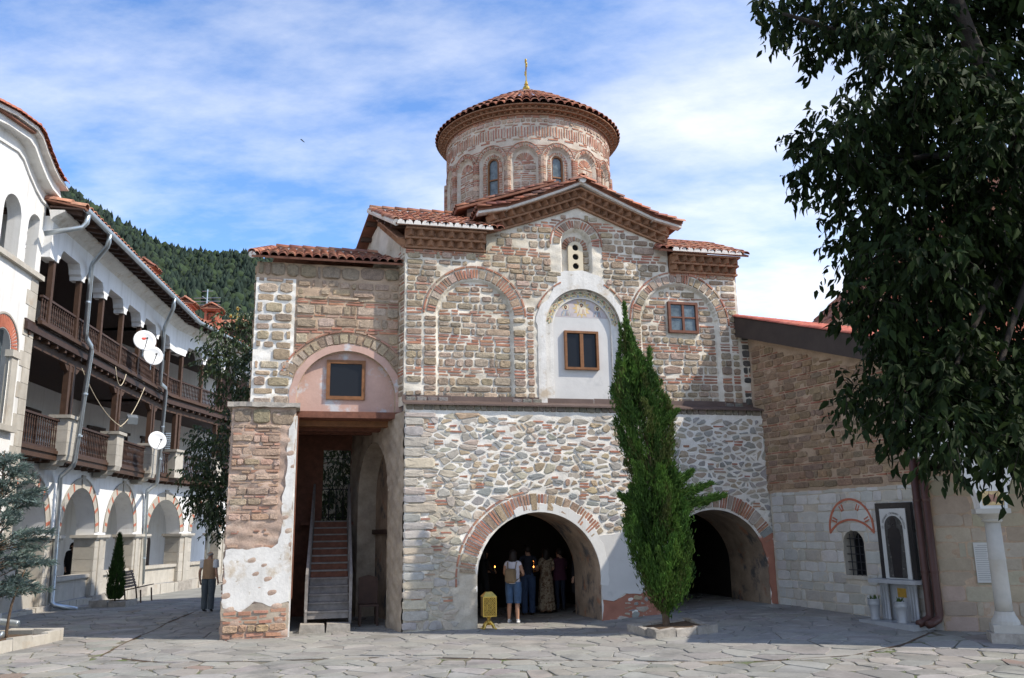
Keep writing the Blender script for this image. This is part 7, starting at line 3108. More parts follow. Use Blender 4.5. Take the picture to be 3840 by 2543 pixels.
# ---- tree between the porch and the arcade
MID = [(-8.92, 26.22, 8.34, 0.78), (-8.58, 26.95, 8.95, 0.46), (-9.46, 26.46, 7.63, 0.54), (-8.57, 25.91, 7.0, 0.73), (-8.15, 25.9, 7.66, 0.49), (-8.8, 26.22, 6.3, 0.37), (-8.37, 25.77, 5.57, 0.4), (-8.5, 25.76, 5.01, 0.44), (-9.32, 26.33, 4.67, 0.62), (-9.44, 25.56, 3.97, 0.44), (-8.77, 26.27, 4.09, 0.7), (-9.14, 26.05, 3.37, 0.73), (-9.97, 26.67, 3.24, 0.29), (-8.87, 26.74, 3.06, 0.71), (-9.01, 26.64, 2.5, 0.37), (-9.66, 26.64, 5.12, 0.42), (-5.36, 26.07, 4.26, 0.57), (-5.44, 26.6, 3.33, 0.58), (-5.5, 26.01, 2.68, 0.49), (-5.25, 26.43, 5.03, 0.5), (-7.57, 25.99, 6.16, 0.73), (-7.15, 26.2, 4.55, 0.82), (-7.1, 25.51, 7.73, 0.72), (-6.36, 25.84, 3.31, 0.73), (-7.6, 26.3, 8.6, .6)]
midt = thing('walnut_tree', 'leafy green tree between the stone porch and the white arcade', 'tree', (-7.0, 27.0, 0))
paths = [([(-7.0, 27.0, -.1), (-7.0, 26.9, 2), (-7.1, 26.6, 4), (-7.3, 26.3, 6)], .18, .09)]
for bx, by, bz, br in MID[::2]:
    paths.append(([(-7.05, 26.7, min(bz - .4, 4.5) if bz > 3 else 2.2), (( -7.05 + bx) / 2, (26.7 + by) / 2, bz - .1), (bx, by, bz)], .05, .012))
trunk('trunk', paths, 'bark', midt)
P_, D_, tw = twig_leaves(MID, 170, .13, .055, .8, (.3, .55), 9)
V2, Q2 = leaf_arrays(P_, D_, nrs.uniform(.11, .17, len(P_)), nrs.uniform(.045, .065, len(P_)))
kind(fast_mesh('crown', V2, Q2, 'leaf_mid', midt, np.repeat(tint(len(P_), [(.032, .056, .018), (.040, .068, .020), (.055, .085, .026), (.028, .048, .018)]), 8, axis=0)), 'stuff')
twig_mesh(tw, .006, 'twigs', 'bark', midt, .5)

# ---- cypress before the chapel
cyp = thing('cypress', 'tall leaning green cypress in a stone-edged bed before the chapel', 'tree', (3.12, 18.6, .1))
trunk('trunk', [([(3.12, 18.6, 0), (3.10, 18.6, .6), (3.05, 18.6, 1.6), (2.95, 18.6, 3.4), (2.75, 18.6, 5.2), (2.55, 18.6, 6.6)], .085, .015)], 'bark', cyp)
CY = [(.42, .06, .02), (.55, .32, .0), (.85, .46, .0), (1.3, .56, .0), (1.9, .62, .02), (2.4, .60, .02), (2.8, .50, .04), (3.3, .46, .05), (4.0, .54, .02), (4.5, .56, -.02), (4.9, .52, -.06), (5.3, .46, -.13), (5.65, .30, -.26), (6.0, .20, -.32), (6.4, .13, -.36), (6.95, .02, -.40)]
cz_, cr_, cxo_ = (np.array([c[i] for c in CY]) for i in range(3))


def axis_x(z):
    return 3.10 - .50 * (np.clip(z, 0, 9) / 6.95) ** 1.6


PP, DD, LL, CC = [], [], [], []
CYC = np.array([(.070, .15, .028), (.090, .18, .032), (.115, .205, .040), (.050, .105, .022), (.10, .125, .035)])
for k in range(235):
    z0 = .30 + 5.9 * rnd.random() ** 1.15
    R0 = float(np.interp(z0 + .5, cz_, cr_))
    if rnd.random() > R0 / .6 + .15:
        continue
    az = rnd.uniform(0, 6.283)
    hgt_ = rnd.uniform(.6, 1.35) * (.55 + .45 * R0 / .6)
    nn_ = int(330 * hgt_ * (.5 + R0))
    t_ = nrs.rand(nn_) ** .85
    zz_ = z0 + hgt_ * t_
    Rz = np.interp(zz_, cz_, cr_)
    rr_ = Rz * (.32 + .60 * np.sin(t_ * 1.75)) * rnd.uniform(.74, 1.24)
    a_ = az + .25 * np.sin(t_ * 3 + k)
    wd_ = (.13 * (1 - t_) + .02) * rnd.uniform(.8, 1.25) * np.clip(Rz / .45, .22, 1)
    cx_ = axis_x(zz_) + np.interp(zz_, cz_, cxo_) * .35
    p_ = np.stack([cx_ + rr_ * np.cos(a_), 18.6 + rr_ * np.sin(a_), zz_], -1) + nrs.normal(size=(nn_, 3)) * wd_[:, None] * np.array([.8, .8, .5])
    out_d = np.stack([np.cos(a_), np.sin(a_), np.zeros(nn_)], -1)
    d_ = out_d * (.45 - .25 * t_)[:, None] + np.array([0, 0, 1.0]) + nrs.normal(size=(nn_, 3)) * .28
    PP.append(p_)
    DD.append(d_)
    LL.append(nrs.uniform(.05, .13, nn_))
    CC.append(np.tile(CYC[rnd.randrange(5)] * rnd.uniform(.75, 1.4), (nn_, 1)) * nrs.uniform(.75, 1.25, (nn_, 1)))
P_, D_, Ls, Cs = map(np.concatenate, (PP, DD, LL, CC))
# stray limbs: right-hand bough, left spur, second leader
ex = []


def bough(A, B, nn, spread, dirv):
    A, B = np.array(A), np.array(B)
    nn *= 3
    t = nrs.rand(nn)[:, None] ** .8
    p = A + (B - A) * t + nrs.normal(size=(nn, 3)) * spread * (1.15 - t)
    d = np.array(dirv) + nrs.normal(size=(nn, 3)) * .25
    ex.append((p, d))


bough((3.3, 18.5, 2.55), (4.40, 18.35, 2.80), 420, .10, (.8, -.05, .25))
bough((3.3, 18.5, 2.75), (4.15, 18.3, 3.05), 300, .09, (.8, -.05, .4))
bough((3.2, 18.5, 2.9), (3.75, 18.3, 3.30), 260, .10, (.7, -.05, .6))
bough((2.8, 18.5, 2.5), (2.25, 18.35, 2.85), 260, .09, (-.7, 0, .4))
bough((2.95, 18.55, 4.6), (3.04, 18.5, 6.0), 300, .075, (.1, 0, 1))
bough((2.62, 18.55, 5.7), (2.52, 18.5, 7.05), 260, .07, (-.05, 0, 1))
bough((2.7, 18.5, 5.0), (2.35, 18.4, 5.7), 320, .09, (-.35, 0, .9))
bough((2.6, 18.5, 5.6), (2.62, 18.5, 6.3), 260, .10, (.25, 0, .9))
bough((2.9, 18.5, 4.2), (3.55, 18.4, 4.6), 260, .09, (.5, 0, .7))
for p, d in ex:
    P_ = np.concatenate([P_, p])
    D_ = np.concatenate([D_, d])
    Ls = np.concatenate([Ls, nrs.uniform(.06, .14, len(p))])
    Cs = np.concatenate([Cs, CYC[nrs.randint(0, 3, len(p))] * nrs.uniform(.7, 1.3, (len(p), 1))])
V2, Q2 = spray_arrays(P_, D_, Ls, Ls * .10)
kind(fast_mesh('crown', V2, Q2, 'needles', cyp, np.repeat(Cs, 2, axis=0)), 'stuff')
# small side-sprigs for fuzz
n2 = 34000
pick = nrs.randint(0, len(P_), n2)
pp = P_[pick] + norm(D_[pick]) * (Ls[pick] * nrs.uniform(.2, .8, n2))[:, None]
dd = norm(D_[pick] * .8 + nrs.normal(size=(n2, 3)) * .55)
l2 = nrs.uniform(.03, .08, n2)
V2, Q2 = spray_arrays(pp, dd, l2, l2 * .14)
kind(fast_mesh('sprigs', V2, Q2, 'needles', cyp, np.repeat(Cs[pick] * nrs.uniform(.8, 1.35, (n2, 1)), 2, axis=0)), 'stuff')


def kerb_bed(name, label, corners, h, w, soil=True, mat='stone_kerb', seglen=.5, group=None):
    g_ = gz(*corners[0])
    t_ = thing(name, label, 'planter', (*corners[0], g_), group)
    m = len(corners)
    cxm = sum(c[0] for c in corners) / m
    cym = sum(c[1] for c in corners) / m
    for i in range(m):
        a, c = Vector((*corners[i], 0)), Vector((*corners[(i + 1) % m], 0))
        L = (c - a).length
        n_ = max(1, round(L / seglen))
        for k in range(n_):
            p, q_ = a + (c - a) * (k / n_), a + (c - a) * ((k + 1) / n_)
            inn = (Vector((cxm, cym, 0)) - (p + q_) / 2)
            e = (c - a).normalized()
            nrm = Vector((-e.y, e.x, 0))
            if nrm.dot(inn) < 0:
                nrm = -nrm
            hh = h * rnd.uniform(.88, 1.08)
            j = lambda: rnd.uniform(-.028, .028)
            p2, q2 = p + e * .006, q_ - e * .006
            V = []
            for zq in (-.15, hh):
                for dd_ in (0, w):
                    for pt in (p2, q2):
                        v = pt + nrm * (dd_ + j())
                        V.append((v.x, v.y, gz(v.x, v.y) + zq + j() * .8))
            b_ = MB()
            b_.hexa(V)
            o = b_.build('kerb_stone', mat, t_)
    if soil:
        V = [(x + (cxm - x) * .12, y + (cym - y) * .12, gz(x, y) + h * .7) for x, y in corners]
        b_ = MB()
        b_.add(V, [tuple(range(m))])
        b_.build('soil', 'soil', t_)
    return t_


kerb_bed('tree_kerb', 'rough stone kerb round the foot of the tall cypress', [(2.32, 18.75), (2.72, 17.55), (4.02, 17.95), (3.70, 19.2)], .15, .16, seglen=.42)
kerb_bed('planting_bed', 'stone-edged planting bed below the blue cedar at the left edge', [(-9.75, 19.3), (-9.9, 17.0), (-9.95, 13.0), (-13.2, 13.2), (-12.9, 19.7)], .22, .14, mat='ashlar_cream', seglen=.62)
kerb_bed('stone_planter', 'low stone planter holding the small cypress beside the bench', [(-13.75, 28.9), (-13.45, 28.0), (-12.3, 28.0), (-12.35, 28.95)], .20, .14, seglen=.7)
# ---- small columnar cypress by the bench
th_ = thing('small_cypress', 'small slender cypress in the stone planter beside the bench', 'tree', (-12.85, 28.45, 0))
trunk('trunk', [([(-12.85, 28.45, 0), (-12.86, 28.45, 1), (-12.87, 28.45, 2)], .03, .008)], 'bark', th_)
n = 3600
zc = .16 + 2.0 * nrs.rand(n) ** 1.3
rr = np.interp(zc, [.1, .25, .6, 1.2, 1.7, 2.15], [.10, .24, .27, .19, .10, .02])
a_ = nrs.rand(n) * 6.283
rf = rr * nrs.rand(n) ** .4 * (1 + .15 * np.sin(a_ * 4 + zc * 6))
P_ = np.stack([-12.86 + rf * np.cos(a_), 28.45 + rf * np.sin(a_), zc], -1)
D_ = np.stack([np.cos(a_) * .25, np.sin(a_) * .25, np.ones(n)], -1) + nrs.normal(size=(n, 3)) * .18
V2, Q2 = spray_arrays(P_, D_, nrs.uniform(.08, .17, n), nrs.uniform(.009, .015, n))
kind(fast_mesh('crown', V2, Q2, 'needles', th_, np.repeat(tint(n, [(.040, .085, .016), (.055, .11, .020), (.03, .065, .016)], .25), 2, axis=0)), 'stuff')

# ---- blue cedar at the left edge
ced = thing('blue_cedar', 'young blue-grey cedar with open lower branches at the left edge', 'tree', (-10.9, 18.4, .1))
paths = [([(-10.75, 18.4, .1), (-10.85, 18.4, .9), (-10.9, 18.4, 2.0), (-10.92, 18.4, 3.2), (-10.95, 18.4, 4.0)], .055, .008), ([(-10.55, 18.5, .1), (-10.5, 18.5, .8), (-10.3, 18.5, 1.5)], .035, .012), ([(-10.9, 18.3, .1), (-11.1, 18.3, .9), (-11.3, 18.3, 1.8)], .03, .012)]
PB, DB, LB_ = [], [], []
for k in range(135):
    z0 = .75 + 3.1 * rnd.random()
    reach = np.interp(z0, [.7, 1.2, 1.9, 2.6, 3.2, 3.6, 4.0], [.75, 1.15, 1.25, 1.0, .62, .35, .12]) * rnd.uniform(.65, 1.15)
    az = rnd.uniform(0, 6.283)
    A = np.array([-10.9, 18.4, z0])
    tipv = A + np.array([math.cos(az) * reach, math.sin(az) * reach, reach * rnd.uniform(.05, .45)])
    midp = (A + tipv) / 2 + np.array([0, 0, .06])
    paths.append(([tuple(A), tuple(midp), tuple(tipv)], .012, .004))
    n = int(95 * reach + 14)
    t = nrs.rand(n)[:, None] ** .7
    t = .22 + .78 * t
    p = A + (tipv - A) * t + np.array([0, 0, .06]) * 4 * t * (1 - t) + nrs.normal(size=(n, 3)) * np.array([.05, .05, .02])
    d = (tipv - A) / reach + nrs.normal(size=(n, 3)) * .55 + np.array([0, 0, -.05])
    PB.append(p)
    DB.append(d)
P_, D_ = np.concatenate(PB), np.concatenate(DB)
trunk('trunk', paths, 'bark', ced)
Ls = nrs.uniform(.07, .17, len(P_))
V2, Q2 = spray_arrays(P_, D_, Ls, Ls * .10)
colc = [(.16, .215, .195), (.20, .26, .24), (.12, .175, .145), (.14, .195, .18)]
kind(fast_mesh('needles', V2, Q2, 'needles', ced, np.repeat(tint(len(P_), colc, .25), 2, axis=0)), 'stuff')
n2 = 16000
pick = nrs.randint(0, len(P_), n2)
pp = P_[pick] + norm(D_[pick]) * (Ls[pick] * nrs.uniform(0, 1, n2))[:, None]
dd = norm(norm(D_[pick]) * .5 + nrs.normal(size=(n2, 3)) * .7)
l2 = nrs.uniform(.03, .065, n2)
V2, Q2 = spray_arrays(pp, dd, l2, l2 * .09)
kind(fast_mesh('needles', V2, Q2, 'needles', ced, np.repeat(tint(n2, colc, .25), 2, axis=0)), 'stuff')

# ---- weeds in the joints
gp_, gd_ = [], []
for (x, y) in tufts:
    n = rnd.choice([2, 4, 7, 14])
    for k in range(n):
        gp_.append((x + rnd.gauss(0, .05), y + rnd.gauss(0, .03), gz(x, y) - .012))
        gd_.append((rnd.gauss(0, .5), rnd.gauss(0, .5), .8))
gp_, gd_ = np.array(gp_), np.array(gd_)
lg = nrs.uniform(.012, .04, len(gp_))
V2, Q2 = spray_arrays(gp_, gd_, lg, lg * .12)
kind(tag(fast_mesh('grass', V2, Q2, 'grass', None), 'tiny weeds and grass growing in the paving joints', 'grass'), 'stuff')
# fallen leaf / litter strip on the left paving
# ================================================================ BENCH
bench = thing('bench', 'dark slatted wooden bench against the white arcade', 'bench', (-13.1, 30.6, 0))
FBn = Fr((-13.35, 29.9), 97.0)
z0_ = gz(-13, 30.5)
for k in range(6):
    d = .12 + k * .095
    q = MB()
    q.hexa([FBn.P(0, d, z0_ + .42 + .02 * k), FBn.P(1.5, d, z0_ + .42 + .02 * k), FBn.P(0, d + .07, z0_ + .435 + .02 * k), FBn.P(1.5, d + .07, z0_ + .435 + .02 * k), FBn.P(0, d, z0_ + .455 + .02 * k), FBn.P(1.5, d, z0_ + .455 + .02 * k), FBn.P(0, d + .07, z0_ + .47 + .02 * k), FBn.P(1.5, d + .07, z0_ + .47 + .02 * k)])
    q.build('seat_slat', 'wood_brown', bench)
for k in range(6):
    z = z0_ + .50 + k * .095
    d = .06 - k * .03
    q = MB()
    q.hexa([FBn.P(0, d, z), FBn.P(1.5, d, z), FBn.P(0, d + .03, z), FBn.P(1.5, d + .03, z), FBn.P(0, d - .025, z + .07), FBn.P(1.5, d - .025, z + .07), FBn.P(0, d + .005, z + .07), FBn.P(1.5, d + .005, z + .07)])
    q.build('back_slat', 'wood_brown', bench)
for u in (.12, 1.38):
    q = MB()
    q.tube([FBn.P(u, .66, z0_), FBn.P(u, .62, z0_ + .44)], .026, 6)
    q.build('leg', 'wood_brown', bench)
    q = MB()
    q.tube([FBn.P(u, .16, z0_), FBn.P(u, .10, z0_ + .44), FBn.P(u, -.12, z0_ + 1.05)], .026, 6)
    q.build('leg', 'wood_brown', bench)
# ================================================================ BIRD
bird = MB()
bx = Vector((-15.7, 60, 31.2))
bird.add([tuple(bx + Vector(p)) for p in ((-.18, 0, .12), (0, .1, 0), (.05, -.06, 0), (.22, 0, -.16), (.02, .3, .02), (0, -.2, .03))], [(0, 1, 2), (1, 3, 2), (1, 4, 3), (0, 1, 4), (5, 0, 2), (5, 2, 3)])
tag(bird.build('bird', 'ink'), 'tiny dark bird flying high above the white wing', 'bird')
# ================================================================ PEOPLE
mk('skin', (.42, .24, .16), .6, .08, 12)
mk('cloth_black', (.012, .012, .014), .9, .1, 8)
mk('cloth_white', (.62, .63, .64), .85, .06, 12, .2, 60)
mk('cloth_lilac', (.56, .54, .58), .85, .06, 12, .2, 60)
mk('cloth_beige', (.34, .22, .13), .9, .12, 10, .3, 60)
mk('cloth_grey', (.085, .10, .11), .9, .15, 10, .3, 60)
mk('denim', (.06, .11, .20), .9, .25, 9, .3, 60)
mk('denim_dark', (.035, .06, .12), .9, .2, 9, .3, 60)
mk('cloth_navy', (.018, .022, .035), .9, .1, 8)
mk('cloth_maroon', (.06, .018, .032), .9, .1, 8)
mk('cloth_floral', (.28, .22, .15), .9, .1, 8, spot=((.12, .07, .04), 14, .48, .56), spot2=((.42, .36, .26), 20, .58, .64))
mk('hair_dark', (.016, .011, .009), .6, .2, 20)
mk('hair_grey', (.40, .38, .36), .7, .2, 20)
mk('beard', (.10, .075, .055), .8, .2, 20)
mk('shoe_white', (.62, .62, .62), .6, .05, 8)
mk('shoe_dark', (.03, .028, .027), .6, .1, 8)
mk('bag', (.20, .145, .085), .8, .1, 10, .2, 60)
BONES = {}


def person(label, loc, yaw, H, pose, regions, group=None):
    """one continuous skinned body; x = the person's right, y = forward, z = up. pose overrides joint places (for H = 1.7)"""
    J = dict(pelvis=(0, 0, .96), waist=(0, 0, 1.08), chest=(0, -.005, 1.30), upper=(0, -.01, 1.42), neck=(0, .0, 1.49), jaw=(0, .03, 1.55), skull=(0, .02, 1.63), crown=(0, .01, 1.675),
             nose=(0, .125, 1.585))
    for s, n in ((1, 'R'), (-1, 'L')):
        J.update({'hip' + n: (s * .085, 0, .90), 'thigh' + n: (s * .095, .01, .72), 'knee' + n: (s * .095, .02, .49), 'calf' + n: (s * .095, -.01, .34), 'ankle' + n: (s * .095, -.01, .09), 'heel' + n: (s * .095, -.03, .035), 'toe' + n: (s * .11, .17, .03),
                  'sho' + n: (s * .165, -.01, 1.425), 'arm' + n: (s * .20, -.01, 1.30), 'elb' + n: (s * .225, -.02, 1.12), 'fore' + n: (s * .235, .02, .98), 'wri' + n: (s * .24, .06, .86), 'palm' + n: (s * .24, .08, .80),
                  'ear' + n: (s * .086, .005, 1.59)})
        for k, (dx, L) in enumerate(((-.030, .070), (-.010, .082), (.010, .078), (.028, .060))):
            J['f%d%s' % (k, n)] = None
        J['thumb' + n] = None
    J.update(pose)
    for s, n in ((1, 'R'), (-1, 'L')):
        w, p = Vector(J['wri' + n]), Vector(J['palm' + n])
        d = (p - w).normalized()
        sd = d.cross(Vector((s * 1.0, 0, .2))).normalized()
        inw = Vector((-s, 0, 0))
        for k, L in enumerate((.062, .075, .072, .055)):
            root = p + sd * (.027 - .018 * k)
            J['g%d%s' % (k, n)] = tuple(root + d * .025)
            J['f%d%s' % (k, n)] = tuple(root + d * L + inw * .02)
        J['thumb' + n] = tuple(w + d * .05 + sd * .055 + inw * .01)
    rad = dict(pelvis=(.155, .115), waist=(.135, .10), chest=(.155, .11), upper=(.12, .085), neck=(.055, .055), jaw=(.068, .082), skull=(.078, .098), crown=(.055, .068), nose=(.014, .014))
    for n in 'RL':
        rad.update({'hip' + n: (.09, .105), 'thigh' + n: (.08, .085), 'knee' + n: (.057, .06), 'calf' + n: (.055, .062), 'ankle' + n: (.036, .042), 'heel' + n: (.036, .036), 'toe' + n: (.036, .024),
                    'sho' + n: (.062, .06), 'arm' + n: (.05, .05), 'elb' + n: (.04, .042), 'fore' + n: (.037, .038), 'wri' + n: (.025, .028), 'palm' + n: (.022, .036), 'ear' + n: (.012, .02), 'thumb' + n: (.010, .010)})
        for k in range(4):
            rad['g%d%s' % (k, n)] = (.0095, .0095)
            rad['f%d%s' % (k, n)] = (.008, .008)
    E = [('pelvis', 'waist'), ('waist', 'chest'), ('chest', 'upper'), ('upper', 'neck'), ('neck', 'jaw'), ('jaw', 'skull'), ('skull', 'crown'), ('jaw', 'nose')]
    for n in 'RL':
        E += [('pelvis', 'hip' + n), ('hip' + n, 'thigh' + n), ('thigh' + n, 'knee' + n), ('knee' + n, 'calf' + n), ('calf' + n, 'ankle' + n), ('ankle' + n, 'heel' + n), ('ankle' + n, 'toe' + n),
              ('upper', 'sho' + n), ('sho' + n, 'arm' + n), ('arm' + n, 'elb' + n), ('elb' + n, 'fore' + n), ('fore' + n, 'wri' + n), ('wri' + n, 'palm' + n), ('skull', 'ear' + n), ('wri' + n, 'thumb' + n)]
        for k in range(4):
            E += [('palm' + n, 'g%d%s' % (k, n)), ('g%d%s' % (k, n), 'f%d%s' % (k, n))]
    names = sorted({a for e in E for a in e}, key=lambda a: (a != 'pelvis', a))
    idx = {a: i for i, a in enumerate(names)}
    me = bpy.data.meshes.new('body')
    me.from_pydata([J[a] for a in names], [(idx[a], idx[b_]) for a, b_ in E], [])
    o = bpy.data.objects.new('body', me)
    COL.objects.link(o)
    sk = o.modifiers.new('skin', 'SKIN')
    sk.use_smooth_shade = True
    sk.branch_smoothing = .4
    for i, a in enumerate(names):
        me.skin_vertices[0].data[i].radius = rad[a]
        me.skin_vertices[0].data[i].use_root = (a == 'pelvis')
    ss = o.modifiers.new('sub', 'SUBSURF')
    ss.levels = 1
    bpy.context.view_layer.update()
    ev = o.evaluated_get(bpy.context.evaluated_depsgraph_get())
    m2 = bpy.data.meshes.new_from_object(ev)
    bpy.data.objects.remove(o)
    k = H / 1.7
    M = Matrix.Translation(loc) @ Matrix.Rotation(yaw, 4, 'Z') @ Matrix.Scale(k, 4)
    reg = []
    for n_, c in ():
        pass
    mats = ['skin'] + sorted({r for r in regions.values()})
    seg = [(Vector(J[a]), Vector(J[b_]), a.rstrip('RL'), b_.rstrip('RL')) for a, b_ in E]
    zone = {}
    ZN = {'head': {'neck', 'jaw', 'skull', 'crown', 'nose', 'ear'}, 'torso': {'waist', 'chest', 'upper', 'sho'}, 'hips': {'pelvis', 'hip'}, 'thigh': {'thigh'}, 'shin': {'knee', 'calf'}, 'foot': {'heel', 'toe'}, 'upperarm': {'arm'}, 'forearm': {'elb', 'fore'}}
    ml = {m: i for i, m in enumerate(mats)}
    for m in mats:
        m2.materials.append(MATS[m])
    for p in m2.polygons:
        c = p.center
        best, bd, bt = None, 9, 0
        for A, B, a, b_ in seg:
            ab = B - A
            t = max(0, min(1, (c - A).dot(ab) / max(ab.length_squared, 1e-9)))
            d = (c - A - ab * t).length
            if d < bd:
                best, bd, bt = (a, b_), d, t
        nm = best[0] if bt < .5 else best[1]
        z = next((q for q, st_ in ZN.items() if nm in st_), 'hand')
        if nm == 'ankle':
            z = 'foot' if 'heel' in best or 'toe' in best else 'shin'
        if nm == 'neck' and c.z < 1.47:
            z = 'torso'
        p.material_index = ml.get(regions.get(z, 'skin'), 0)
        p.use_smooth = True
    m2.transform(M)
    th = thing('person', label, 'person', loc, group)
    ob = bpy.data.objects.new('body', m2)
    COL.objects.link(ob)
    setpar(ob, th)
    return th, M, J


def shell(name, M, c, r, mat, parent, cut=None, n=14, m=10, wob=.0):
    """ellipsoid piece; cut(v) -> keep"""
    V, F = [], []
    for i in range(m + 1):
        a = math.pi * i / m
        for k in range(n):
            q = 2 * math.pi * k / n
            w = 1 + wob * math.sin(k * 5.1 + i * 3.7)
            V.append((c[0] + r[0] * math.sin(a) * math.cos(q) * w, c[1] + r[1] * math.sin(a) * math.sin(q) * w, c[2] + r[2] * math.cos(a)))
    for i in range(m):
        for k in range(n):
            f = (i * n + k, i * n + (k + 1) % n, (i + 1) * n + (k + 1) % n, (i + 1) * n + k)
            if cut is None or all(cut(V[j]) for j in f):
                F.append(f)
    return mesh_obj(name, [tuple(M @ Vector(v)) for v in V], F, mat, parent, smooth=True)


def skirt(name, M, prof, mat, parent, folds=9, amp=.06, n=36, cx=0, cy=0):
    V, F = [], []
    L = len(prof)
    for i, (z, rx_, ry_) in enumerate(prof):
        for k in range(n):
            q = 2 * math.pi * k / n
            w = 1 + amp * (i / L) * math.sin(q * folds + i * .4)
            V.append(tuple(M @ Vector((cx + rx_ * w * math.cos(q), cy + ry_ * w * math.sin(q), z))))
    for i in range(L - 1):
        for k in range(n):
            F.append((i * n + k, i * n + (k + 1) % n, (i + 1) * n + (k + 1) % n, (i + 1) * n + k))
    return mesh_obj(name, V, F, mat, parent, smooth=True)


def hair(M, J, mat, th, long=0.0, bald=False):
    c = Vector(J['skull']) + Vector((0, -.008, .0))
    o = shell('hair', M, c, (.094, .116, .112) if not bald else (.089, .108, .10), mat, th, cut=(lambda v: (v[1] - c.y) < .055 + (v[2] - c.z) * .4 and v[2] - c.z > -.075 - max(0, -(v[1] - c.y)) * .5) if not bald else (lambda v: -.07 < v[2] - c.z < .01 and (v[1] - c.y) < .03), wob=.02)
    if long:
        V = []
        skirt('long_hair', M, [(c.z + .03, .088, .10), (c.z - .08, .10, .10), (c.z - .08 - long * .6, .115, .075), (c.z - .08 - long, .09, .05)], mat, th, 7, .10, 20, c.x, c.y - .035)


def up(x, y):
    return (x, y, gz(x, y))


# old man walking away
pose = {'kneeR': (.095, .10, .50), 'calfR': (.095, .05, .34), 'ankleR': (.095, -.02, .13), 'heelR': (.095, -.06, .09), 'toeR': (.10, .13, .03), 'kneeL': (-.10, -.0, .49), 'calfL': (-.10, -.02, .34), 'ankleL': (-.10, -.02, .09),
        'elbR': (.25, -.07, 1.13), 'foreR': (.27, -.05, .99), 'wriR': (.28, .0, .88), 'palmR': (.28, .02, .82), 'elbL': (-.25, -.07, 1.13), 'foreL': (-.27, -.02, .99), 'wriL': (-.28, .04, .88), 'palmL': (-.28, .06, .82)}
t, M, J = person('bald old man in a beige vest walking away past the porch', up(-8.75, 25.2), R(-8), 1.70, pose, {'torso': 'cloth_beige', 'hips': 'cloth_grey', 'thigh': 'cloth_grey', 'shin': 'cloth_grey', 'foot': 'shoe_dark', 'upperarm': 'cloth_white'})
hair(M, J, 'hair_grey', t, bald=True)
skirt('vest', M, [(1.43, .16, .095), (1.36, .19, .125), (1.2, .185, .135), (1.05, .185, .14), (.93, .19, .145)], 'cloth_beige', t, 5, .02)
for s in (-1, 1):
    skirt('trouser_leg', M, [(.93, .105, .12), (.7, .105, .115), (.5, .085, .095), (.3, .085, .09), (.10, .082, .095)], 'cloth_grey', t, 4, .06, 16, s * .095, .02 if s > 0 else 0)
    skirt('sleeve', M, [(1.46, .07, .07), (1.36, .082, .085), (1.24, .085, .09)], 'cloth_white', t, 3, .05, 14, s * .20, -.02)
cane = MB()
h_ = M @ Vector(J['palmR'])
cane.tube([tuple(h_ + Vector((-.02, -.02, -.02))), tuple(h_ + Vector((.40, .10, .03))), tuple(h_ + Vector((.42, .10, -.10)))], .011, 6)
tag(cane.build('walking_cane', 'wood_dark'), 'dark walking cane carried level by the old man', 'cane')

# priest in the arcade
loc = FL.P(8.2, -1.15, .12)
t, M, J = person('bearded priest in a long black cassock standing inside the striped arcade', loc, R(-125), 1.78, {'wriL': (-.26, .05, .86), 'palmL': (-.26, .07, .8)}, {k: 'cloth_black' for k in ('torso', 'hips', 'thigh', 'shin', 'foot', 'upperarm', 'forearm')})
skirt('cassock', M, [(1.44, .15, .09), (1.3, .20, .135), (1.1, .18, .13), (.9, .20, .15), (.5, .24, .20), (.08, .30, .26)], 'cloth_black', t, 8, .06)
hair(M, J, 'hair_dark', t, .05)
shell('beard', M, (0, .09, 1.46), (.075, .05, .13), 'beard', t, wob=.06)

# group inside the big arch
ARM = {'elbR': (.24, .06, 1.16), 'foreR': (.20, .18, 1.12), 'wriR': (.14, .27, 1.12), 'palmR': (.11, .31, 1.13), 'elbL': (-.24, .06, 1.16), 'foreL': (-.20, .18, 1.12), 'wriL': (-.14, .27, 1.12), 'palmL': (-.11, .31, 1.13)}
t, M, J = person('woman seen from behind in white top and denim shorts with a beige backpack', up(-.06, 21.2), R(-14), 1.66, dict(ARM, hipR=(.085, 0, .9), ankleL=(-.13, .04, .09), toeL=(-.15, .22, .03), heelL=(-.13, .02, .035), kneeL=(-.11, .04, .49), calfL=(-.12, .03, .34)),
                 {'torso': 'cloth_lilac', 'hips': 'denim', 'thigh': 'denim', 'foot': 'shoe_white'})
skirt('top', M, [(1.46, .13, .08), (1.40, .185, .11), (1.25, .165, .125), (1.08, .155, .12), (.93, .175, .13)], 'cloth_lilac', t, 4, .04)
for s in (-1, 1):
    skirt('shorts_leg', M, [(.97, .10, .13), (.8, .108, .115), (.62, .092, .10), (.47, .088, .092)], 'denim', t, 4, .04, 18, s * .10, .012)
    shell('shoe', M, (s * (.10 if s > 0 else .135), .06 + (.03 if s < 0 else 0), .035), (.048, .135, .045), 'shoe_white', t)
hair(M, J, 'hair_dark', t, .14)
bp_ = thing('backpack', 'beige leather backpack on the back of the woman in denim shorts', 'backpack', M @ Vector((0, -.2, 1.0)))
bm = bmesh.new()
bmesh.ops.create_cube(bm, size=1)
bmesh.ops.scale(bm, vec=(.27, .13, .34), verts=bm.verts)
bmesh.ops.bevel(bm, geom=bm.edges[:], offset=.035, segments=3, affect='EDGES')
bmesh.ops.translate(bm, vec=(-.02, -.19, 1.12), verts=bm.verts)
bm.transform(M)
me = bpy.data.meshes.new('bag_body')
bm.to_mesh(me)
bm.free()
me.materials.append(MATS['bag'])
o = bpy.data.objects.new('bag_body', me)
COL.objects.link(o)
setpar(o, bp_)
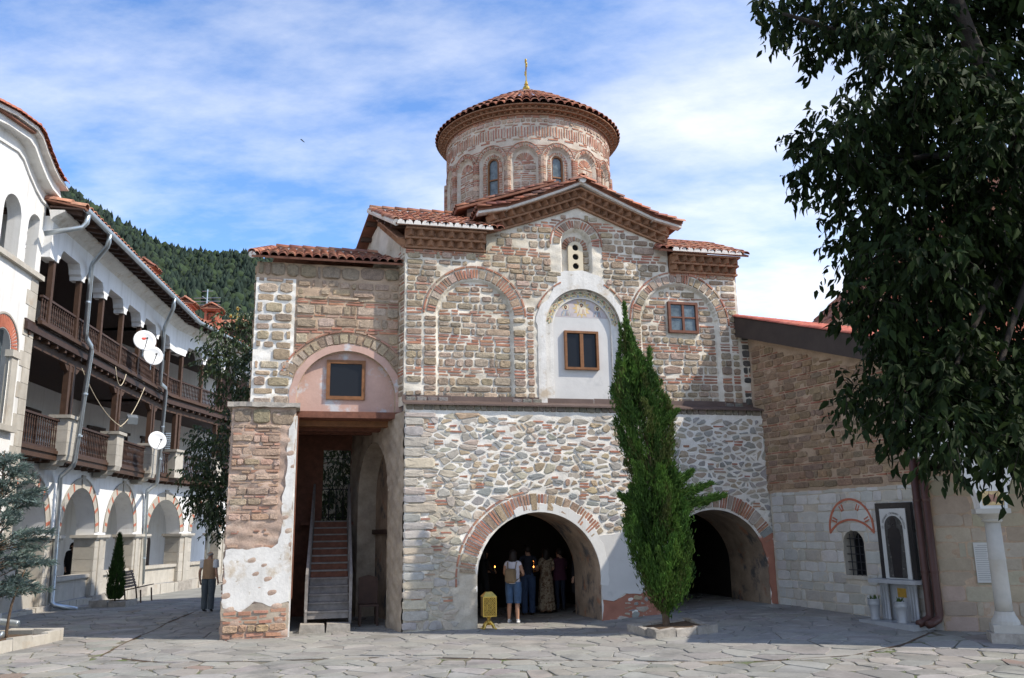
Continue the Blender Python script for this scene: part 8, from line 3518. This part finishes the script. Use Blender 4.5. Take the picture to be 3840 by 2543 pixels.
for s in (-1, 1):
    q = MB()
    q.tube([tuple(M @ Vector(p)) for p in ((s * .09, -.15, 1.26), (s * .11, -.10, 1.44), (s * .12, .05, 1.44), (s * .14, .11, 1.25), (s * .15, -.02, 1.05), (s * .10, -.15, 1.0))], .013, 6)
    q.build('strap', 'bag', bp_)

t, M, J = person('man in a dark shirt and blue jeans behind the backpack woman', up(.32, 22.9), R(8), 1.74, ARM, {'torso': 'cloth_navy', 'upperarm': 'cloth_navy', 'hips': 'denim_dark', 'thigh': 'denim_dark', 'shin': 'denim_dark', 'foot': 'shoe_dark'})
hair(M, J, 'hair_dark', t)
for s in (-1, 1):
    skirt('trouser_leg', M, [(.95, .10, .125), (.7, .10, .11), (.45, .08, .09), (.08, .075, .09)], 'denim_dark', t, 4, .05, 16, s * .095, .01)
t, M, J = person('woman in a long brown floral dress beside the candles', up(.80, 23.3), R(20), 1.64, ARM, {'torso': 'cloth_floral', 'upperarm': 'cloth_floral', 'hips': 'cloth_floral', 'thigh': 'cloth_floral', 'shin': 'cloth_floral'})
hair(M, J, 'hair_dark', t, .2)
skirt('dress', M, [(1.40, .16, .10), (1.25, .165, .13), (1.06, .15, .12), (.9, .185, .15), (.5, .21, .18), (.10, .24, .22)], 'cloth_floral', t, 9, .09)
t, M, J = person('person in a maroon top and dark trousers beside the floral dress', up(1.18, 23.6), R(30), 1.60, ARM, {'torso': 'cloth_maroon', 'upperarm': 'cloth_maroon', 'hips': 'cloth_navy', 'thigh': 'cloth_navy', 'shin': 'cloth_navy', 'foot': 'shoe_dark'})
hair(M, J, 'hair_dark', t)
skirt('top', M, [(1.44, .14, .09), (1.36, .20, .12), (1.1, .19, .14), (.86, .22, .16)], 'cloth_maroon', t, 5, .05)
t, M, J = person('person in a black knee-length dress by the right jamb of the big arch', up(1.66, 23.0), R(60), 1.72, {}, {'torso': 'cloth_black', 'upperarm': 'cloth_black', 'forearm': 'cloth_black', 'hips': 'cloth_black', 'thigh': 'cloth_black', 'foot': 'shoe_dark'})
hair(M, J, 'hair_dark', t, .1)
skirt('dress', M, [(1.46, .13, .09), (1.38, .22, .14), (1.1, .25, .19), (.8, .25, .2), (.5, .24, .19)], 'cloth_black', t, 6, .05)
t, M, J = person('dark-clad person holding a candle at the left of the arch', up(-.82, 22.8), R(-50), 1.66, ARM, {k: 'cloth_black' for k in ('torso', 'hips', 'thigh', 'shin', 'foot', 'upperarm', 'forearm')})
hair(M, J, 'hair_dark', t, .15)

# ================================================================ CANDLES AND GILT BOX
m_ = bpy.data.materials.new('flame')
m_.use_nodes = True
bs_ = m_.node_tree.nodes['Principled BSDF']
bs_.inputs['Emission Color'].default_value = (1.0, .32, .06, 1)
bs_.inputs['Emission Strength'].default_value = 9
bs_.inputs['Base Color'].default_value = (1, .5, .1, 1)
MATS['flame'] = m_
mk('wax', (.55, .42, .18), .5, .05, 5)
cs = thing('candle_stand', 'dark iron candle stand with a few burning candles in the arch', 'candle stand', up(.44, 23.8))
q = MB()
q.lathe((.44, 23.8, gz(.4, 22.6)), [(.18, 0), (.18, .03), (.03, .08), (.03, .95), (.22, 1.0), (.24, 1.04), (.22, 1.04)], 14)
q.build('tray_stand', 'metal_dark', cs)
for k, (dx, dy, h) in enumerate(((-.12, 0, .24), (-.05, .05, .29), (-.01, -.05, .26), (.05, .04, .29), (.10, -.03, .25), (-.08, -.1, .12), (.04, -.12, .14))):
    q = MB()
    q.tube([(.44 + dx, 23.7 + dy, gz(.4, 22.6) + 1.02), (.44 + dx, 23.7 + dy, gz(.4, 22.6) + 1.02 + h)], .007, 6)
    cn = q.build('candle', 'wax', cs)
    q = MB()
    q.lathe((.44 + dx, 23.7 + dy, gz(.4, 22.6) + 1.02 + h), [(.003, 0), (.013, .012), (.010, .03), (.002, .05)], 8)
    q.build('flame', 'flame', cn)
q = MB()
hc = (-.53, 22.62, 1.12)
q.tube([hc, (hc[0], hc[1], hc[2] + .1)], .006, 6)
c2 = tag(q.build('hand_candle', 'wax'), 'small lit candle held by the dark-clad person', 'candle')
q = MB()
q.lathe((hc[0], hc[1], hc[2] + .1), [(.003, 0), (.013, .012), (.010, .03), (.002, .05)], 8)
q.build('flame', 'flame', c2)

gb = thing('gilt_box', 'small gilded openwork offering box on a pedestal at the foot of the arch', 'offering box', (-.63, 20.0, 0))
FG = Fr((-.62, 20.02), 14.0)
box_part('panel', FG, -.15, .15, -.13, .125, .29, .70, 'gold_dark', gb)
q = MB()
for (a, c, z0, z1) in ((-.155, -.135, .28, .71), (.135, .155, .28, .71)):
    q.box(FG, a, c, .115, .135, z0, z1)
q.box(FG, -.155, .155, .116, .136, .28, .30)
q.box(FG, -.155, .155, .116, .136, .69, .71)
q.build('frame', 'gold', gb)


def scroll(q, u, z, r, d=.132, t0=0, t1=360, w=.006):
    pts_ = [FG.P(u + r * math.cos(R(t)), d, z + r * math.sin(R(t))) for t in range(t0, t1 + 1, 40)]
    q.tube(pts_, w, 5)


q = MB()
for i in range(6):
    for j in range(8):
        u, z = -.11 + i * .044, .325 + j * .049
        scroll(q, u, z, .017 if (i + j) % 2 else .022, .130)
for (a, c, e, f_) in ((-.06, .06, .44, .44), (-.06, .06, .56, .56), (-.06, -.06, .44, .56), (.06, .06, .44, .56)):
    q.tube([FG.P(a, .134, e), FG.P(c, .134, f_)], .008, 5)
q.build('openwork', 'gold', gb)
q = MB()
q.add([FG.P(-.16, -.14, .71), FG.P(.16, -.14, .71), FG.P(.16, .14, .71), FG.P(-.16, .14, .71), FG.P(-.07, -.05, .81), FG.P(.07, -.05, .81), FG.P(.07, .05, .81), FG.P(-.07, .05, .81)], [(0, 1, 5, 4), (1, 2, 6, 5), (2, 3, 7, 6), (3, 0, 4, 7), (4, 5, 6, 7), (3, 2, 1, 0)])
q.build('lid', 'gold', gb)
q = MB()
q.lathe((-.62, 20.02, 0), [(.09, .10), (.045, .14), (.035, .18), (.04, .24), (.08, .285)], 10)
q.build('stem', 'gold', gb)
for s in (-1, 1):
    for d in (-1, 1):
        q = MB()
        q.tube([FG.P(s * .03, d * .03, .17), FG.P(s * .09, d * .07, .10), FG.P(s * .12, d * .10, .03), FG.P(s * .155, d * .12, .012)], [.03, .028, .02, .018], 7)
        q.build('foot', 'gold', gb)
